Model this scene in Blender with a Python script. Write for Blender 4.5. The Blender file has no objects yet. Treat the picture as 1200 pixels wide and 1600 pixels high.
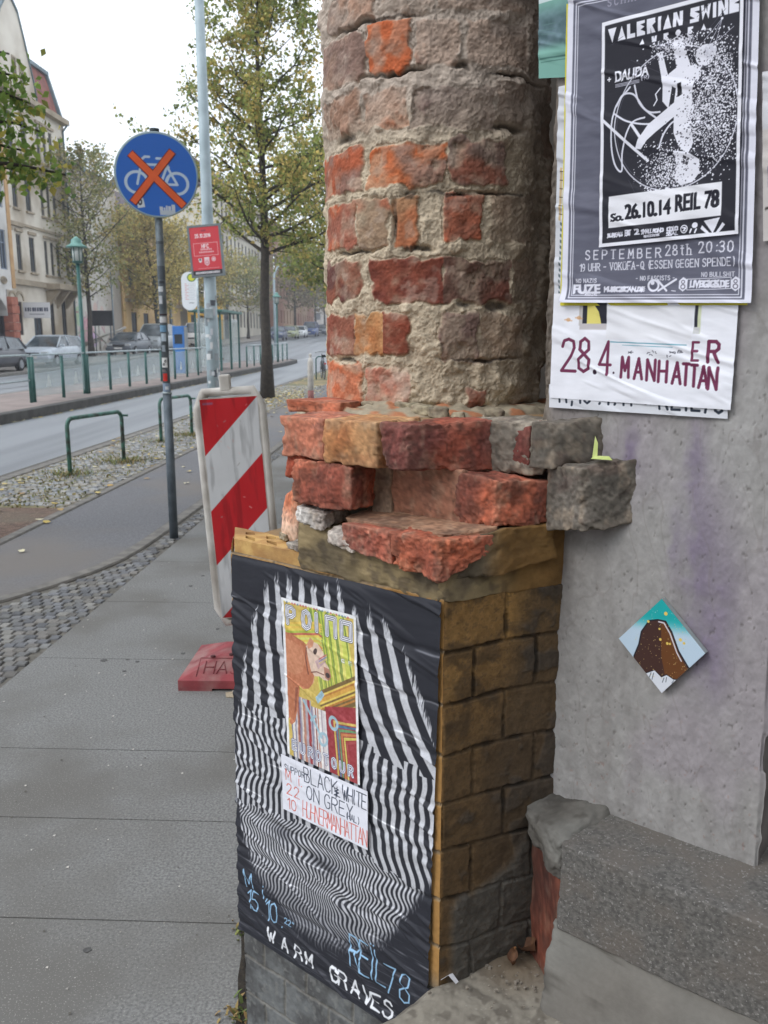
import bpy, bmesh, math, random
import numpy as np
from mathutils import Vector, Matrix
# ---------------------------------------------------------------- camera
scene = bpy.context.scene
COL = scene.collection
FPX, CPX, CPY = 1360.0, 600.0, 800.0            # focal length and centre of the 1200x1600 photograph
PITCH = math.atan(271.0 / FPX)
EYE = 1.58
cam_d = bpy.data.cameras.new("camera")
cam_d.sensor_fit = 'VERTICAL'
cam_d.sensor_height = 24.0
cam_d.lens = 24.0 * FPX / 1600.0
cam_d.dof.use_dof = True                           # small camera focused on the pillar, street a touch soft
cam_d.dof.focus_distance = 1.45
cam_d.dof.aperture_fstop = 9.0
cam_d.clip_start = 0.02
cam_d.clip_end = 3000
cam = bpy.data.objects.new("camera", cam_d)
COL.objects.link(cam)
cam.location = (0, 0, EYE)
cam.rotation_euler = (math.pi / 2 - PITCH, 0, 0)
scene.camera = cam
# ---------------------------------------------------------------- light: overcast autumn day
SUN_EL, SUN_AZ = math.radians(42), math.radians(-118)     # azimuth from +Y, towards +X
world = bpy.data.worlds.new("World")
scene.world = world
world.use_nodes = True
wn, wl_ = world.node_tree.nodes, world.node_tree.links
wn.clear()
w_out = wn.new('ShaderNodeOutputWorld')
w_bg = wn.new('ShaderNodeBackground')
w_sky = wn.new('ShaderNodeTexSky')
w_sky.sky_type = 'NISHITA'
w_sky.sun_disc = False
w_sky.sun_elevation = SUN_EL
w_sky.sun_rotation = SUN_AZ
w_tc = wn.new('ShaderNodeTexCoord')
w_no = wn.new('ShaderNodeTexNoise')
w_no.inputs['Scale'].default_value = 2.2
w_no.inputs['Detail'].default_value = 5
w_rm = wn.new('ShaderNodeMapRange')
w_rm.inputs['From Min'].default_value = 0.3
w_rm.inputs['From Max'].default_value = 0.7
w_rm.inputs['To Min'].default_value = 0.86
w_rm.inputs['To Max'].default_value = 0.96
w_mx = wn.new('ShaderNodeMix')
w_mx.data_type = 'RGBA'
w_mx.inputs['B'].default_value = (9.3, 9.9, 10.7, 1)       # closed cloud layer
wl_.new(w_tc.outputs['Generated'], w_no.inputs['Vector'])
wl_.new(w_no.outputs['Fac'], w_rm.inputs['Value'])
wl_.new(w_rm.outputs['Result'], w_mx.inputs['Factor'])
wl_.new(w_sky.outputs['Color'], w_mx.inputs['A'])
wl_.new(w_mx.outputs['Result'], w_bg.inputs['Color'])
w_bg.inputs['Strength'].default_value = 0.115
wl_.new(w_bg.outputs['Background'], w_out.inputs['Surface'])
sun_d = bpy.data.lights.new("sun", 'SUN')
sun_d.energy = 0.9
sun_d.angle = math.radians(25)
sun_d.color = (1.0, 0.975, 0.94)
sun = bpy.data.objects.new("sun", sun_d)
COL.objects.link(sun)
_to = Vector((math.sin(SUN_AZ) * math.cos(SUN_EL), math.cos(SUN_AZ) * math.cos(SUN_EL), math.sin(SUN_EL)))
sun.rotation_euler = _to.to_track_quat('Z', 'Y').to_euler()
scene.view_settings.view_transform = 'Standard'
scene.view_settings.look = 'None'
scene.view_settings.exposure = 0.58
scene.view_settings.gamma = 1.0
scene.view_settings.use_curve_mapping = False

# ---------------------------------------------------------------- helpers
rng = np.random.default_rng(7)
random.seed(11)


def lin(c):
    c = np.asarray(c, dtype=np.float64) / 255.0
    return np.where(c <= 0.04045, c / 12.92, ((c + 0.055) / 1.055) ** 2.4)


def tag(o, label=None, cat=None, group=None, kind=None):
    if label: o['label'] = label
    if cat: o['category'] = cat
    if group: o['group'] = group
    if kind: o['kind'] = kind
    return o


def thing(name, label, cat, loc=(0, 0, 0), rot=(0, 0, 0), group=None):
    o = bpy.data.objects.new(name, None)
    COL.objects.link(o)
    o.location = loc
    o.rotation_euler = rot
    o.empty_display_size = 0.1
    return tag(o, label, cat, group)


def link(name, me, mat=None, parent=None, smooth=None):
    if mat is not None and not me.materials:
        me.materials.append(mat)
    o = bpy.data.objects.new(name, me)
    COL.objects.link(o)
    if parent is not None:
        o.parent = parent
    if smooth is not None:
        me.polygons.foreach_set('use_smooth', [smooth] * len(me.polygons))
    return o


def np_mesh(name, v, q, cols=None, smooth=True):
    """mesh from numpy vertices, quads (or tris), sRGB vertex colours"""
    v = np.ascontiguousarray(v, dtype=np.float32)
    q = np.ascontiguousarray(q, dtype=np.int32)
    me = bpy.data.meshes.new(name)
    k = q.shape[1]
    me.vertices.add(len(v))
    me.vertices.foreach_set('co', v.ravel())
    me.loops.add(q.size)
    me.loops.foreach_set('vertex_index', q.ravel())
    me.polygons.add(len(q))
    me.polygons.foreach_set('loop_start', np.arange(0, q.size, k, dtype=np.int32))
    me.polygons.foreach_set('use_smooth', np.full(len(q), smooth))
    me.update(calc_edges=True)
    if cols is not None:
        a = me.color_attributes.new('Col', 'FLOAT_COLOR', 'POINT')
        c4 = np.ones((len(v), 4), dtype=np.float32)
        c4[:, :3] = lin(np.clip(cols, 0, 255))
        a.data.foreach_set('color', c4.ravel())
    return me


def grid_quads(nu, nv):
    i = np.arange(nu * nv).reshape(nv, nu)
    return np.stack([i[:-1, :-1], i[:-1, 1:], i[1:, 1:], i[1:, :-1]], -1).reshape(-1, 4)


def _hash(ix, iy, iz, seed):
    with np.errstate(over='ignore'):
        h = (ix.astype(np.uint32) * np.uint32(374761393) + iy.astype(np.uint32) * np.uint32(668265263)
             + iz.astype(np.uint32) * np.uint32(2246822519) + np.uint32(seed * 3266489917 % 4294967296))
        h = (h ^ (h >> np.uint32(13))) * np.uint32(1274126177)
        h = (h ^ (h >> np.uint32(16))) * np.uint32(2654435761)
        return ((h >> np.uint32(8)) & np.uint32(0xffff)).astype(np.float32) / 65535.0


def vnoise(x, y, z, seed=0):
    x, y, z = np.broadcast_arrays(np.asarray(x, np.float32), np.asarray(y, np.float32), np.asarray(z, np.float32))
    fx, fy, fz = np.floor(x), np.floor(y), np.floor(z)
    ix, iy, iz = fx.astype(np.int32), fy.astype(np.int32), fz.astype(np.int32)
    tx, ty, tz = x - fx, y - fy, z - fz
    tx, ty, tz = tx * tx * (3 - 2 * tx), ty * ty * (3 - 2 * ty), tz * tz * (3 - 2 * tz)
    r = 0
    for dz in (0, 1):
        for dy in (0, 1):
            for dx in (0, 1):
                w = (tx if dx else 1 - tx) * (ty if dy else 1 - ty) * (tz if dz else 1 - tz)
                r = r + w * _hash(ix + dx, iy + dy, iz + dz, seed)
    return r


def fbm(x, y, z, oct=4, seed=0, gain=0.5):
    r, a, s, f = 0, 1.0, 0.0, 1.0
    for k in range(oct):
        r = r + a * vnoise(np.asarray(x) * f, np.asarray(y) * f, np.asarray(z) * f, seed + k * 17)
        s += a
        a *= gain
        f *= 2.03
    return r / s


def sstep(a, b, x):
    t = np.clip((x - a) / (b - a), 0, 1)
    return t * t * (3 - 2 * t)


def mixc(a, b, t):
    t = np.asarray(t)[..., None]
    return np.asarray(a) * (1 - t) + np.asarray(b) * t


# ---------------------------------------------------------------- materials
MATS = {}


def mat_attr(name, rough=0.85, bump=0.0, bscale=200.0, var=0.0, vscale=60.0, spec=0.3, dist=0.002):
    """surface whose base colour is the mesh's painted colour attribute"""
    if name in MATS: return MATS[name]
    m = bpy.data.materials.new(name)
    m.use_nodes = True
    n, l = m.node_tree.nodes, m.node_tree.links
    b = n['Principled BSDF']
    b.inputs['Roughness'].default_value = rough
    b.inputs['Specular IOR Level'].default_value = spec
    a = n.new('ShaderNodeAttribute')
    a.attribute_name = 'Col'
    tc = n.new('ShaderNodeTexCoord')
    if var:
        no = n.new('ShaderNodeTexNoise')
        no.inputs['Scale'].default_value = vscale
        no.inputs['Detail'].default_value = 4
        mr = n.new('ShaderNodeMapRange')
        mr.inputs['From Min'].default_value = 0.25
        mr.inputs['From Max'].default_value = 0.75
        mr.inputs['To Min'].default_value = 1 - var
        mr.inputs['To Max'].default_value = 1 + var
        mm = n.new('ShaderNodeMix')
        mm.data_type = 'RGBA'
        mm.blend_type = 'MULTIPLY'
        mm.inputs['Factor'].default_value = 1
        l.new(tc.outputs['Object'], no.inputs['Vector'])
        l.new(no.outputs['Fac'], mr.inputs['Value'])
        l.new(a.outputs['Color'], mm.inputs['A'])
        l.new(mr.outputs['Result'], mm.inputs['B'])
        l.new(mm.outputs['Result'], b.inputs['Base Color'])
    else:
        l.new(a.outputs['Color'], b.inputs['Base Color'])
    if bump:
        nb = n.new('ShaderNodeTexNoise')
        nb.inputs['Scale'].default_value = bscale
        nb.inputs['Detail'].default_value = 5
        bp = n.new('ShaderNodeBump')
        bp.inputs['Strength'].default_value = bump
        bp.inputs['Distance'].default_value = dist
        l.new(tc.outputs['Object'], nb.inputs['Vector'])
        l.new(nb.outputs['Fac'], bp.inputs['Height'])
        l.new(bp.outputs['Normal'], b.inputs['Normal'])
    MATS[name] = m
    return m


def mat_noise(name, c1, c2, scale=8.0, rough=0.7, metal=0.0, bump=0.0, bscale=60.0, dist=0.003, spec=0.4,
              speck=None, speck_scale=300.0, speck_t=0.68, c3=None, scale3=1.2, detail=6, stretch=None):
    """two-tone noise surface, optional large-scale third tone, optional specks, optional bump; colours sRGB"""
    if name in MATS: return MATS[name]
    m = bpy.data.materials.new(name)
    m.use_nodes = True
    n, l = m.node_tree.nodes, m.node_tree.links
    b = n['Principled BSDF']
    b.inputs['Roughness'].default_value = rough
    b.inputs['Metallic'].default_value = metal
    b.inputs['Specular IOR Level'].default_value = spec
    tc = n.new('ShaderNodeTexCoord')

    def noise(sc, det=detail):
        q = n.new('ShaderNodeTexNoise')
        q.inputs['Scale'].default_value = sc
        q.inputs['Detail'].default_value = det
        l.new(tc.outputs['Object'], q.inputs['Vector'])
        return q.outputs['Fac']

    def mix(fac, a, bb):
        q = n.new('ShaderNodeMix')
        q.data_type = 'RGBA'
        l.new(fac, q.inputs['Factor'])
        for s, v in (('A', a), ('B', bb)):
            if isinstance(v, tuple):
                q.inputs[s].default_value = v
            else:
                l.new(v, q.inputs[s])
        return q.outputs['Result']

    def ramp(fac, lo, hi):
        q = n.new('ShaderNodeMapRange')
        q.interpolation_type = 'SMOOTHSTEP'
        q.inputs['From Min'].default_value = lo
        q.inputs['From Max'].default_value = hi
        l.new(fac, q.inputs['Value'])
        return q.outputs['Result']
    L = lambda c: tuple(lin(c)) + (1,)
    col = mix(ramp(noise(scale), 0.32, 0.68), L(c1), L(c2))
    if c3 is not None:
        f3 = noise(scale3, 4)
        if stretch:                                     # wear drawn out along the street
            mp = n.new('ShaderNodeMapping')
            mp.inputs['Rotation'].default_value = (0, 0, stretch[1])
            mp.inputs['Scale'].default_value = stretch[0]
            l.new(tc.outputs['Object'], mp.inputs['Vector'])
            l.new(mp.outputs['Vector'], f3.node.inputs['Vector'])
        col = mix(ramp(f3, 0.42, 0.66), col, L(c3))
    if speck is not None:
        col = mix(ramp(noise(speck_scale, 2), speck_t, speck_t + 0.05), col, L(speck))
    l.new(col, b.inputs['Base Color'])
    if bump:
        bp = n.new('ShaderNodeBump')
        bp.inputs['Strength'].default_value = bump
        bp.inputs['Distance'].default_value = dist
        l.new(noise(bscale, 5), bp.inputs['Height'])
        l.new(bp.outputs['Normal'], b.inputs['Normal'])
    MATS[name] = m
    return m


def mat_plain(name, c, rough=0.5, metal=0.0, spec=0.5):
    d = tuple(max(0, v * 0.9) for v in c)
    return mat_noise(name, d, c, scale=5, rough=rough, metal=metal, spec=spec, detail=3)


def mat_glass(name, tint=(205, 222, 220), rough=0.02, alpha=0.25):
    if name in MATS: return MATS[name]
    m = bpy.data.materials.new(name)
    m.use_nodes = True
    n, l = m.node_tree.nodes, m.node_tree.links
    b = n['Principled BSDF']
    tr = n.new('ShaderNodeBsdfTransparent')
    mx = n.new('ShaderNodeMixShader')
    no = n.new('ShaderNodeTexNoise')
    no.inputs['Scale'].default_value = 1.5
    mr = n.new('ShaderNodeMapRange')
    mr.inputs['To Min'].default_value = alpha * 0.6
    mr.inputs['To Max'].default_value = alpha * 1.4
    b.inputs['Base Color'].default_value = tuple(lin(tint)) + (1,)
    b.inputs['Roughness'].default_value = rough
    tc = n.new('ShaderNodeTexCoord')
    l.new(tc.outputs['Object'], no.inputs['Vector'])
    l.new(no.outputs['Fac'], mr.inputs['Value'])
    l.new(mr.outputs['Result'], mx.inputs['Fac'])
    l.new(tr.outputs['BSDF'], mx.inputs[1])
    l.new(b.outputs['BSDF'], mx.inputs[2])
    l.new(mx.outputs['Shader'], n['Material Output'].inputs['Surface'])
    MATS[name] = m
    return m


# ---------------------------------------------------------------- small mesh builder
class MB:
    def __init__(self):
        self.bm = bmesh.new()

    def box(self, c, s, rot=None, bev=0.0):
        r = bmesh.ops.create_cube(self.bm, size=1.0)
        M = Matrix.Translation(Vector(c)) @ (rot.to_4x4() if rot else Matrix()) @ Matrix.Diagonal((s[0], s[1], s[2], 1))
        bmesh.ops.transform(self.bm, matrix=M, verts=r['verts'])
        if bev:
            es = list({e for v in r['verts'] for e in v.link_edges})
            bmesh.ops.bevel(self.bm, geom=es, offset=bev, segments=2, profile=0.5, affect='EDGES')
        return self

    def tube(self, pts, rad, seg=10, caps=True):
        """round bar through points; rad is a number or one radius per point"""
        pts = [Vector(p) for p in pts]
        rads = rad if isinstance(rad, (list, tuple)) else [rad] * len(pts)
        rings = []
        ref = None
        for i, p in enumerate(pts):
            if i == 0: t = pts[1] - pts[0]
            elif i == len(pts) - 1: t = pts[-1] - pts[-2]
            else: t = (pts[i + 1] - p).normalized() + (p - pts[i - 1]).normalized()
            t = t.normalized()
            if ref is None:
                ref = Vector((1, 0, 0)) if abs(t.x) < 0.9 else Vector((0, 1, 0))
            a = (ref - t * ref.dot(t))
            if a.length < 1e-4: a = t.orthogonal()
            a.normalize()
            ref = a
            b = t.cross(a)
            rings.append([self.bm.verts.new(p + (a * math.cos(2 * math.pi * k / seg) + b * math.sin(2 * math.pi * k / seg)) * rads[i]) for k in range(seg)])
        for r0, r1 in zip(rings[:-1], rings[1:]):
            for k in range(seg):
                f = self.bm.faces.new((r0[k], r0[(k + 1) % seg], r1[(k + 1) % seg], r1[k]))
                f.smooth = True
        if caps:
            self.bm.faces.new(rings[0][::-1])
            self.bm.faces.new(rings[-1])
        return self

    def lathe(self, prof, c=(0, 0, 0), seg=20):
        """profile of (r, z) turned about z"""
        rings = []
        for r, z in prof:
            rings.append([self.bm.verts.new((c[0] + r * math.cos(2 * math.pi * k / seg), c[1] + r * math.sin(2 * math.pi * k / seg), c[2] + z)) for k in range(seg)])
        for r0, r1 in zip(rings[:-1], rings[1:]):
            for k in range(seg):
                f = self.bm.faces.new((r0[k], r0[(k + 1) % seg], r1[(k + 1) % seg], r1[k]))
                f.smooth = True
        if prof[0][0] > 1e-5: self.bm.faces.new(rings[0][::-1])
        if prof[-1][0] > 1e-5: self.bm.faces.new(rings[-1])
        return self

    def prism(self, pts, n, depth):
        """flat polygon (list of 3D points) pushed along n by depth"""
        n = Vector(n).normalized() * depth
        a = [self.bm.verts.new(Vector(p)) for p in pts]
        b = [self.bm.verts.new(Vector(p) + n) for p in pts]
        k = len(pts)
        self.bm.faces.new(a[::-1])
        self.bm.faces.new(b)
        for i in range(k):
            self.bm.faces.new((a[i], a[(i + 1) % k], b[(i + 1) % k], b[i]))
        return self

    def quad(self, *pts):
        self.bm.faces.new([self.bm.verts.new(Vector(p)) for p in pts])
        return self

    def mesh(self, name, mat=None, bevel=0.0):
        bmesh.ops.recalc_face_normals(self.bm, faces=self.bm.faces[:])
        if bevel:
            bmesh.ops.bevel(self.bm, geom=[e for e in self.bm.edges if e.is_manifold and e.calc_face_angle(0) > 0.6],
                            offset=bevel, segments=2, profile=0.5, affect='EDGES')
        me = bpy.data.meshes.new(name)
        self.bm.to_mesh(me)
        self.bm.free()
        if mat: me.materials.append(mat)
        return me

    def build(self, name, mat=None, parent=None, bevel=0.0):
        return link(name, self.mesh(name, mat, bevel), None, parent)


def copy_tree(o, parent=None):
    c = o.copy()
    COL.objects.link(c)
    c.parent = parent
    for ch in list(o.children):
        copy_tree(ch, c)
    return c


# ---------------------------------------------------------------- frames
# house frame: u runs right along the wall face, n runs into the wall, corner of the pillar base at C0
C0 = (0.0877, 1.22)
UU, NN = (0.7745, -0.6326), (0.6326, 0.7745)


def H(u, n, z):
    return (C0[0] + u * UU[0] + n * NN[0], C0[1] + u * UU[1] + n * NN[1], z)


def Hn(u, n, z):
    return np.stack([C0[0] + u * UU[0] + n * NN[0], C0[1] + u * UU[1] + n * NN[1], z + 0 * u], -1)


# street frame: s runs along the street, d to its left
TH = math.atan(58 / FPX * math.cos(PITCH))
ST, CT = math.sin(TH), math.cos(TH)


def zg(s, d=0.0):
    """height of the ground: the street climbs gently after some 45 m, its far side first"""
    s, d = np.asarray(s, float), np.asarray(d, float)
    near = 0.024 * 5 * np.log1p(np.exp((s - 54) / 5))
    far = 0.024 * 5 * np.log1p(np.exp((s - 37) / 5))
    t = sstep(9.5, 17.0, d)
    return near * (1 - t) + far * t


def SP(d, s, z=None, dz=0.0):
    if z is None: z = float(zg(s, d)) + dz
    return (s * ST - d * CT, s * CT + d * ST, z)


SROT = -TH            # rotation about z that carries +Y onto the street's direction
# ---------------------------------------------------------------- printed and hand-lettered sheets
# stroke letters on a 4 x 6 grid (y up); ';' parts strokes
SF = {
 'A': "0,0 2,6 4,0;0.8,2 3.2,2", 'B': "0,0 0,6 2.6,6 3.4,5.2 3.2,3.8 2.4,3.2 0,3.2;2.4,3.2 3.8,2.2 3.6,.7 2.6,0 0,0",
 'C': "3.8,5 2.9,6 1.2,6 .2,4.6 0,3 .2,1.4 1.2,0 2.9,0 3.8,1", 'D': "0,0 0,6 2,6 3.5,5 4,3 3.5,1 2,0 0,0",
 'E': "3.6,6 0,6 0,0 3.7,0;0,3.1 3,3.1", 'F': "3.6,6 0,6 0,0;0,3.1 3,3.1",
 'G': "3.8,5 2.9,6 1.2,6 .2,4.6 0,3 .2,1.4 1.2,0 2.9,0 3.9,1 3.9,2.8 2.4,2.8", 'H': "0,0 0,6;4,0 4,6;0,3.1 4,3.1",
 'I': "0.7,0 0.7,6", 'J': "3,6 3,1.4 2.2,0 1,0 .2,1", 'K': "0,0 0,6;3.8,6 0,2.6;1.2,3.6 4,0", 'L': "0,6 0,0 3.6,0",
 'M': "0,0 .3,6 2,2 3.7,6 4,0", 'N': "0,0 0,6 4,0 4,6", 'O': "2,6 .6,5.3 0,3 .6,.7 2,0 3.4,.7 4,3 3.4,5.3 2,6",
 'P': "0,0 0,6 2.7,6 3.8,5.2 3.8,3.7 2.7,2.8 0,2.8", 'Q': "2,6 .6,5.3 0,3 .6,.7 2,0 3.4,.7 4,3 3.4,5.3 2,6;2.4,1.6 4.2,-.4",
 'R': "0,0 0,6 2.7,6 3.8,5.2 3.8,3.9 2.7,3.1 0,3.1;1.9,3.1 4,0", 'S': "3.6,5.1 2.8,6 1.2,6 .3,5 .5,3.8 2,3.1 3.5,2.3 3.8,1.1 2.8,0 1,0 .1,1",
 'T': "0,6 4,6;2,6 2,0", 'U': "0,6 0,1.6 .8,.2 2,0 3.2,.2 4,1.6 4,6", 'Ü': "0,5 0,1.6 .8,.2 2,0 3.2,.2 4,1.6 4,5;1,6.2 1.2,6.3;2.8,6.2 3,6.3", 'V': "0,6 2,0 4,6", 'W': "-.2,6 1,0 2,4.2 3,0 4.2,6",
 'X': "0,0 4,6;0,6 4,0", 'Y': "0,6 2,3 4,6;2,3 2,0", 'Z': "0,6 4,6 0,0 4,0", '0': "2,6 .6,5.3 .1,3 .6,.7 2,0 3.4,.7 3.9,3 3.4,5.3 2,6",
 '1': ".7,4.6 2.2,6 2.2,0", '2': ".2,4.6 .8,5.7 2,6 3.3,5.6 3.6,4.4 2.8,3 .1,0 4,0", '3': ".3,5.2 1.4,6 2.9,5.8 3.5,4.7 2.9,3.5 1.6,3.2 3.1,2.9 3.8,1.6 3,.3 1.4,0 .1,.8",
 '4': "3,0 3,6 0,1.8 4.1,1.8", '5': "3.6,6 .6,6 .3,3.4 2,3.8 3.5,3 3.7,1.4 2.6,.1 1,0 .1,.8", '6': "3.4,5.4 2.4,6 1,5.2 .2,3 .4,1 1.8,0 3.4,.7 3.8,2.2 2.8,3.4 1.2,3.2 .3,2",
 '7': "0,6 3.9,6 1.6,0", '8': "2,6 .7,5.4 .6,4 2,3.2 3.4,4 3.3,5.4 2,6;2,3.2 .3,2.2 .4,.6 2,0 3.6,.6 3.7,2.2 2,3.2",
 '9': "3.7,3.2 2.6,2.6 1,2.9 .3,4.2 .8,5.5 2.2,6 3.5,5.2 3.7,3.2 3.2,1 1.8,0", '.': "1.4,0 1.7,.3", ',': "1.6,.4 1.1,-1", '-': ".6,2.8 3.2,2.8",
 ':': "1.6,.6 1.8,.8;1.6,3.6 1.8,3.8", '(': "2.8,6.6 1.8,5 1.5,3 1.8,1 2.8,-.6", ')': "1.2,6.6 2.2,5 2.5,3 2.2,1 1.2,-.6", '&': "4,0 .8,4.6 1.4,6 2.4,5.2 .4,1.6 1.2,0 2.6,.2 3.8,2.4",
 '+': "2,1.2 2,4.8;.2,3 3.8,3", 'i': "2,0 2,3.6;2,4.8 2,5.1", 't': "2,5.4 2,.6 2.8,0;.9,3.8 3.2,3.8", 'h': ".4,0 .4,6;.4,2.8 1.8,3.8 3.2,2.8 3.2,0",
 'o': "2,3.8 .6,3 .6,.8 2,0 3.4,.8 3.4,3 2,3.8", '=': ".4,2 3.6,2;.4,4 3.6,4", 'z': ".3,3.8 3.5,3.8 .5,2 3.3,2 .2,0 4,0;1.4,-1 2.6,5", '"': "1,6 1,4.6;2.6,6 2.6,4.6",
}
_TRI = {}


def font_tris(txt):
    """triangles of a line of print in the built-in face, cap height 1"""
    if txt in _TRI: return _TRI[txt]
    cu = bpy.data.curves.new('tmp', 'FONT')
    cu.body = txt
    ob = bpy.data.objects.new('tmp', cu)
    COL.objects.link(ob)
    dg = bpy.context.evaluated_depsgraph_get()
    ev = ob.evaluated_get(dg)
    me = ev.to_mesh()
    me.calc_loop_triangles()
    v = np.array([x.co[:2] for x in me.vertices])
    t = np.array([x.vertices[:] for x in me.loop_triangles])
    ev.to_mesh_clear()
    bpy.data.objects.remove(ob)
    bpy.data.curves.remove(cu)
    tri = v[t]
    tri = tri / 0.69
    tri[..., 0] -= tri[..., 0].min()
    _TRI[txt] = tri
    return tri


class Canvas:
    def __init__(self, w, h, bg):
        self.w, self.h = int(w), int(h)
        self.a = np.zeros((self.h, self.w, 3), np.float32) + np.asarray(bg, np.float32)
        self.Y, self.X = np.mgrid[0:self.h, 0:self.w].astype(np.float32)

    def _win(self, x0, y0, x1, y1):
        x0, y0 = max(0, int(math.floor(x0))), max(0, int(math.floor(y0)))
        x1, y1 = min(self.w, int(math.ceil(x1)) + 1), min(self.h, int(math.ceil(y1)) + 1)
        if x0 >= x1 or y0 >= y1: return None
        return slice(y0, y1), slice(x0, x1)

    def blend(self, s, m, col):
        m = m[..., None]
        self.a[s] = self.a[s] * (1 - m) + np.asarray(col, np.float32) * m

    def rect(self, x0, y0, x1, y1, col, al=1.0):
        return self.poly([(x0, y0), (x1, y0), (x1, y1), (x0, y1)], col, al)

    def poly(self, pts, col, al=1.0):
        p = np.asarray(pts, float)
        s = self._win(p[:, 0].min() - 1, p[:, 1].min() - 1, p[:, 0].max() + 1, p[:, 1].max() + 1)
        if s is None: return self
        acc = 0
        for oy in (-.25, .25):
            for ox in (-.25, .25):
                X, Y = self.X[s] + ox, self.Y[s] + oy
                ins = np.zeros(X.shape, bool)
                for (xa, ya), (xb, yb) in zip(p, np.roll(p, -1, 0)):
                    if ya == yb: continue
                    c = ((ya > Y) != (yb > Y)) & (X < (xb - xa) * (Y - ya) / (yb - ya) + xa)
                    ins ^= c
                acc = acc + ins
        self.blend(s, acc.astype(np.float32) / 4 * al, col)
        return self

    def line(self, pts, w, col, al=1.0, soft=0.7):
        for (xa, ya), (xb, yb) in zip(pts[:-1], pts[1:]):
            s = self._win(min(xa, xb) - w, min(ya, yb) - w, max(xa, xb) + w, max(ya, yb) + w)
            if s is None: continue
            X, Y = self.X[s], self.Y[s]
            dx, dy = xb - xa, yb - ya
            t = np.clip(((X - xa) * dx + (Y - ya) * dy) / (dx * dx + dy * dy + 1e-9), 0, 1)
            d = np.hypot(X - xa - t * dx, Y - ya - t * dy)
            self.blend(s, np.clip((w / 2 + soft / 2 - d) / soft, 0, 1) * al, col)
        return self

    def ell(self, cx, cy, rx, ry, col, al=1.0, ring=None, rot=0.0):
        r = max(rx, ry) + (ring or 0)
        s = self._win(cx - r - 1, cy - r - 1, cx + r + 1, cy + r + 1)
        if s is None: return self
        X, Y = self.X[s] - cx, self.Y[s] - cy
        if rot:
            c, q = math.cos(rot), math.sin(rot)
            X, Y = X * c + Y * q, -X * q + Y * c
        d = (np.hypot(X / rx, Y / ry) - 1) * min(rx, ry)
        m = np.clip(.5 - d, 0, 1) if ring is None else np.clip(.5 + ring / 2 - np.abs(d), 0, 1)
        self.blend(s, m * al, col)
        return self

    def hand(self, txt, x, y, size, col, w, adv=0.85, asp=0.62, slope=0.0, jit=0.0, serif=False, al=1.0, slant=0.0):
        """stroke lettering: baseline start x, y, cap height size"""
        k = size / 6.0
        r = random.Random(len(txt) * 7 + int(x))
        for ch in txt:
            if ch != ' ':
                jy = r.uniform(-jit, jit) * size
                for st in SF.get(ch, SF['-']).split(';'):
                    pts = []
                    for q in st.split(' '):
                        gx, gy = map(float, q.split(','))
                        px = x + (gx * asp * 1.5 + gy * slant) * k + r.uniform(-jit, jit) * k
                        py = y - gy * k + slope * (gx * asp * 1.5 * k) + jy
                        pts.append((px, py))
                    self.line(pts, w, col, al)
                    if serif and ch not in ':.,-()':
                        for e, f in ((pts[0], pts[1]), (pts[-1], pts[-2])):
                            if abs(e[0] - f[0]) < abs(e[1] - f[1]) and len(pts) < 7:
                                self.line([(e[0] - .8 * k, e[1]), (e[0] + .8 * k, e[1])], max(.8, w * .6), col, al)
            a = size * adv * (0.55 if ch in '.,:I1 i()' else 1.0)
            x += a
            y += slope * a
        return x

    def type(self, txt, x, y, size, col, width=None, fat=0.0, slope=0.0, slant=0.0):
        """set type: left end of baseline x, y; cap height size; width squeezes the line to fit"""
        tri = font_tris(txt).copy()
        wd = tri[..., 0].max()
        sx = (width / wd) if width else size
        P = np.stack([x + tri[..., 0] * sx + tri[..., 1] * slant * size, y - tri[..., 1] * size + slope * tri[..., 0] * sx], -1)
        offs = [(0, 0)] if not fat else [(0, 0), (fat, 0), (-fat, 0), (0, fat * .6), (0, -fat * .6)]
        for t in P:
            for ox, oy in offs:
                self._tri(t + np.array((ox, oy)), col)
        return self

    def _tri(self, t, col):
        s = self._win(t[:, 0].min() - 1, t[:, 1].min() - 1, t[:, 0].max() + 1, t[:, 1].max() + 1)
        if s is None: return
        X, Y = self.X[s], self.Y[s]
        (ax, ay), (bx, by), (cx, cy) = t
        A = (bx - ax) * (cy - ay) - (by - ay) * (cx - ax)
        if abs(A) < 1e-9: return
        sg = 1 if A > 0 else -1
        m = np.ones(X.shape, np.float32)
        for (x0, y0), (x1, y1) in (((ax, ay), (bx, by)), ((bx, by), (cx, cy)), ((cx, cy), (ax, ay))):
            L = math.hypot(x1 - x0, y1 - y0) + 1e-9
            d = sg * ((x1 - x0) * (Y - y0) - (y1 - y0) * (X - x0)) / L
            m = np.minimum(m, np.clip(d + .75, 0, 1))
        self.blend(s, m, col)


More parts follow.
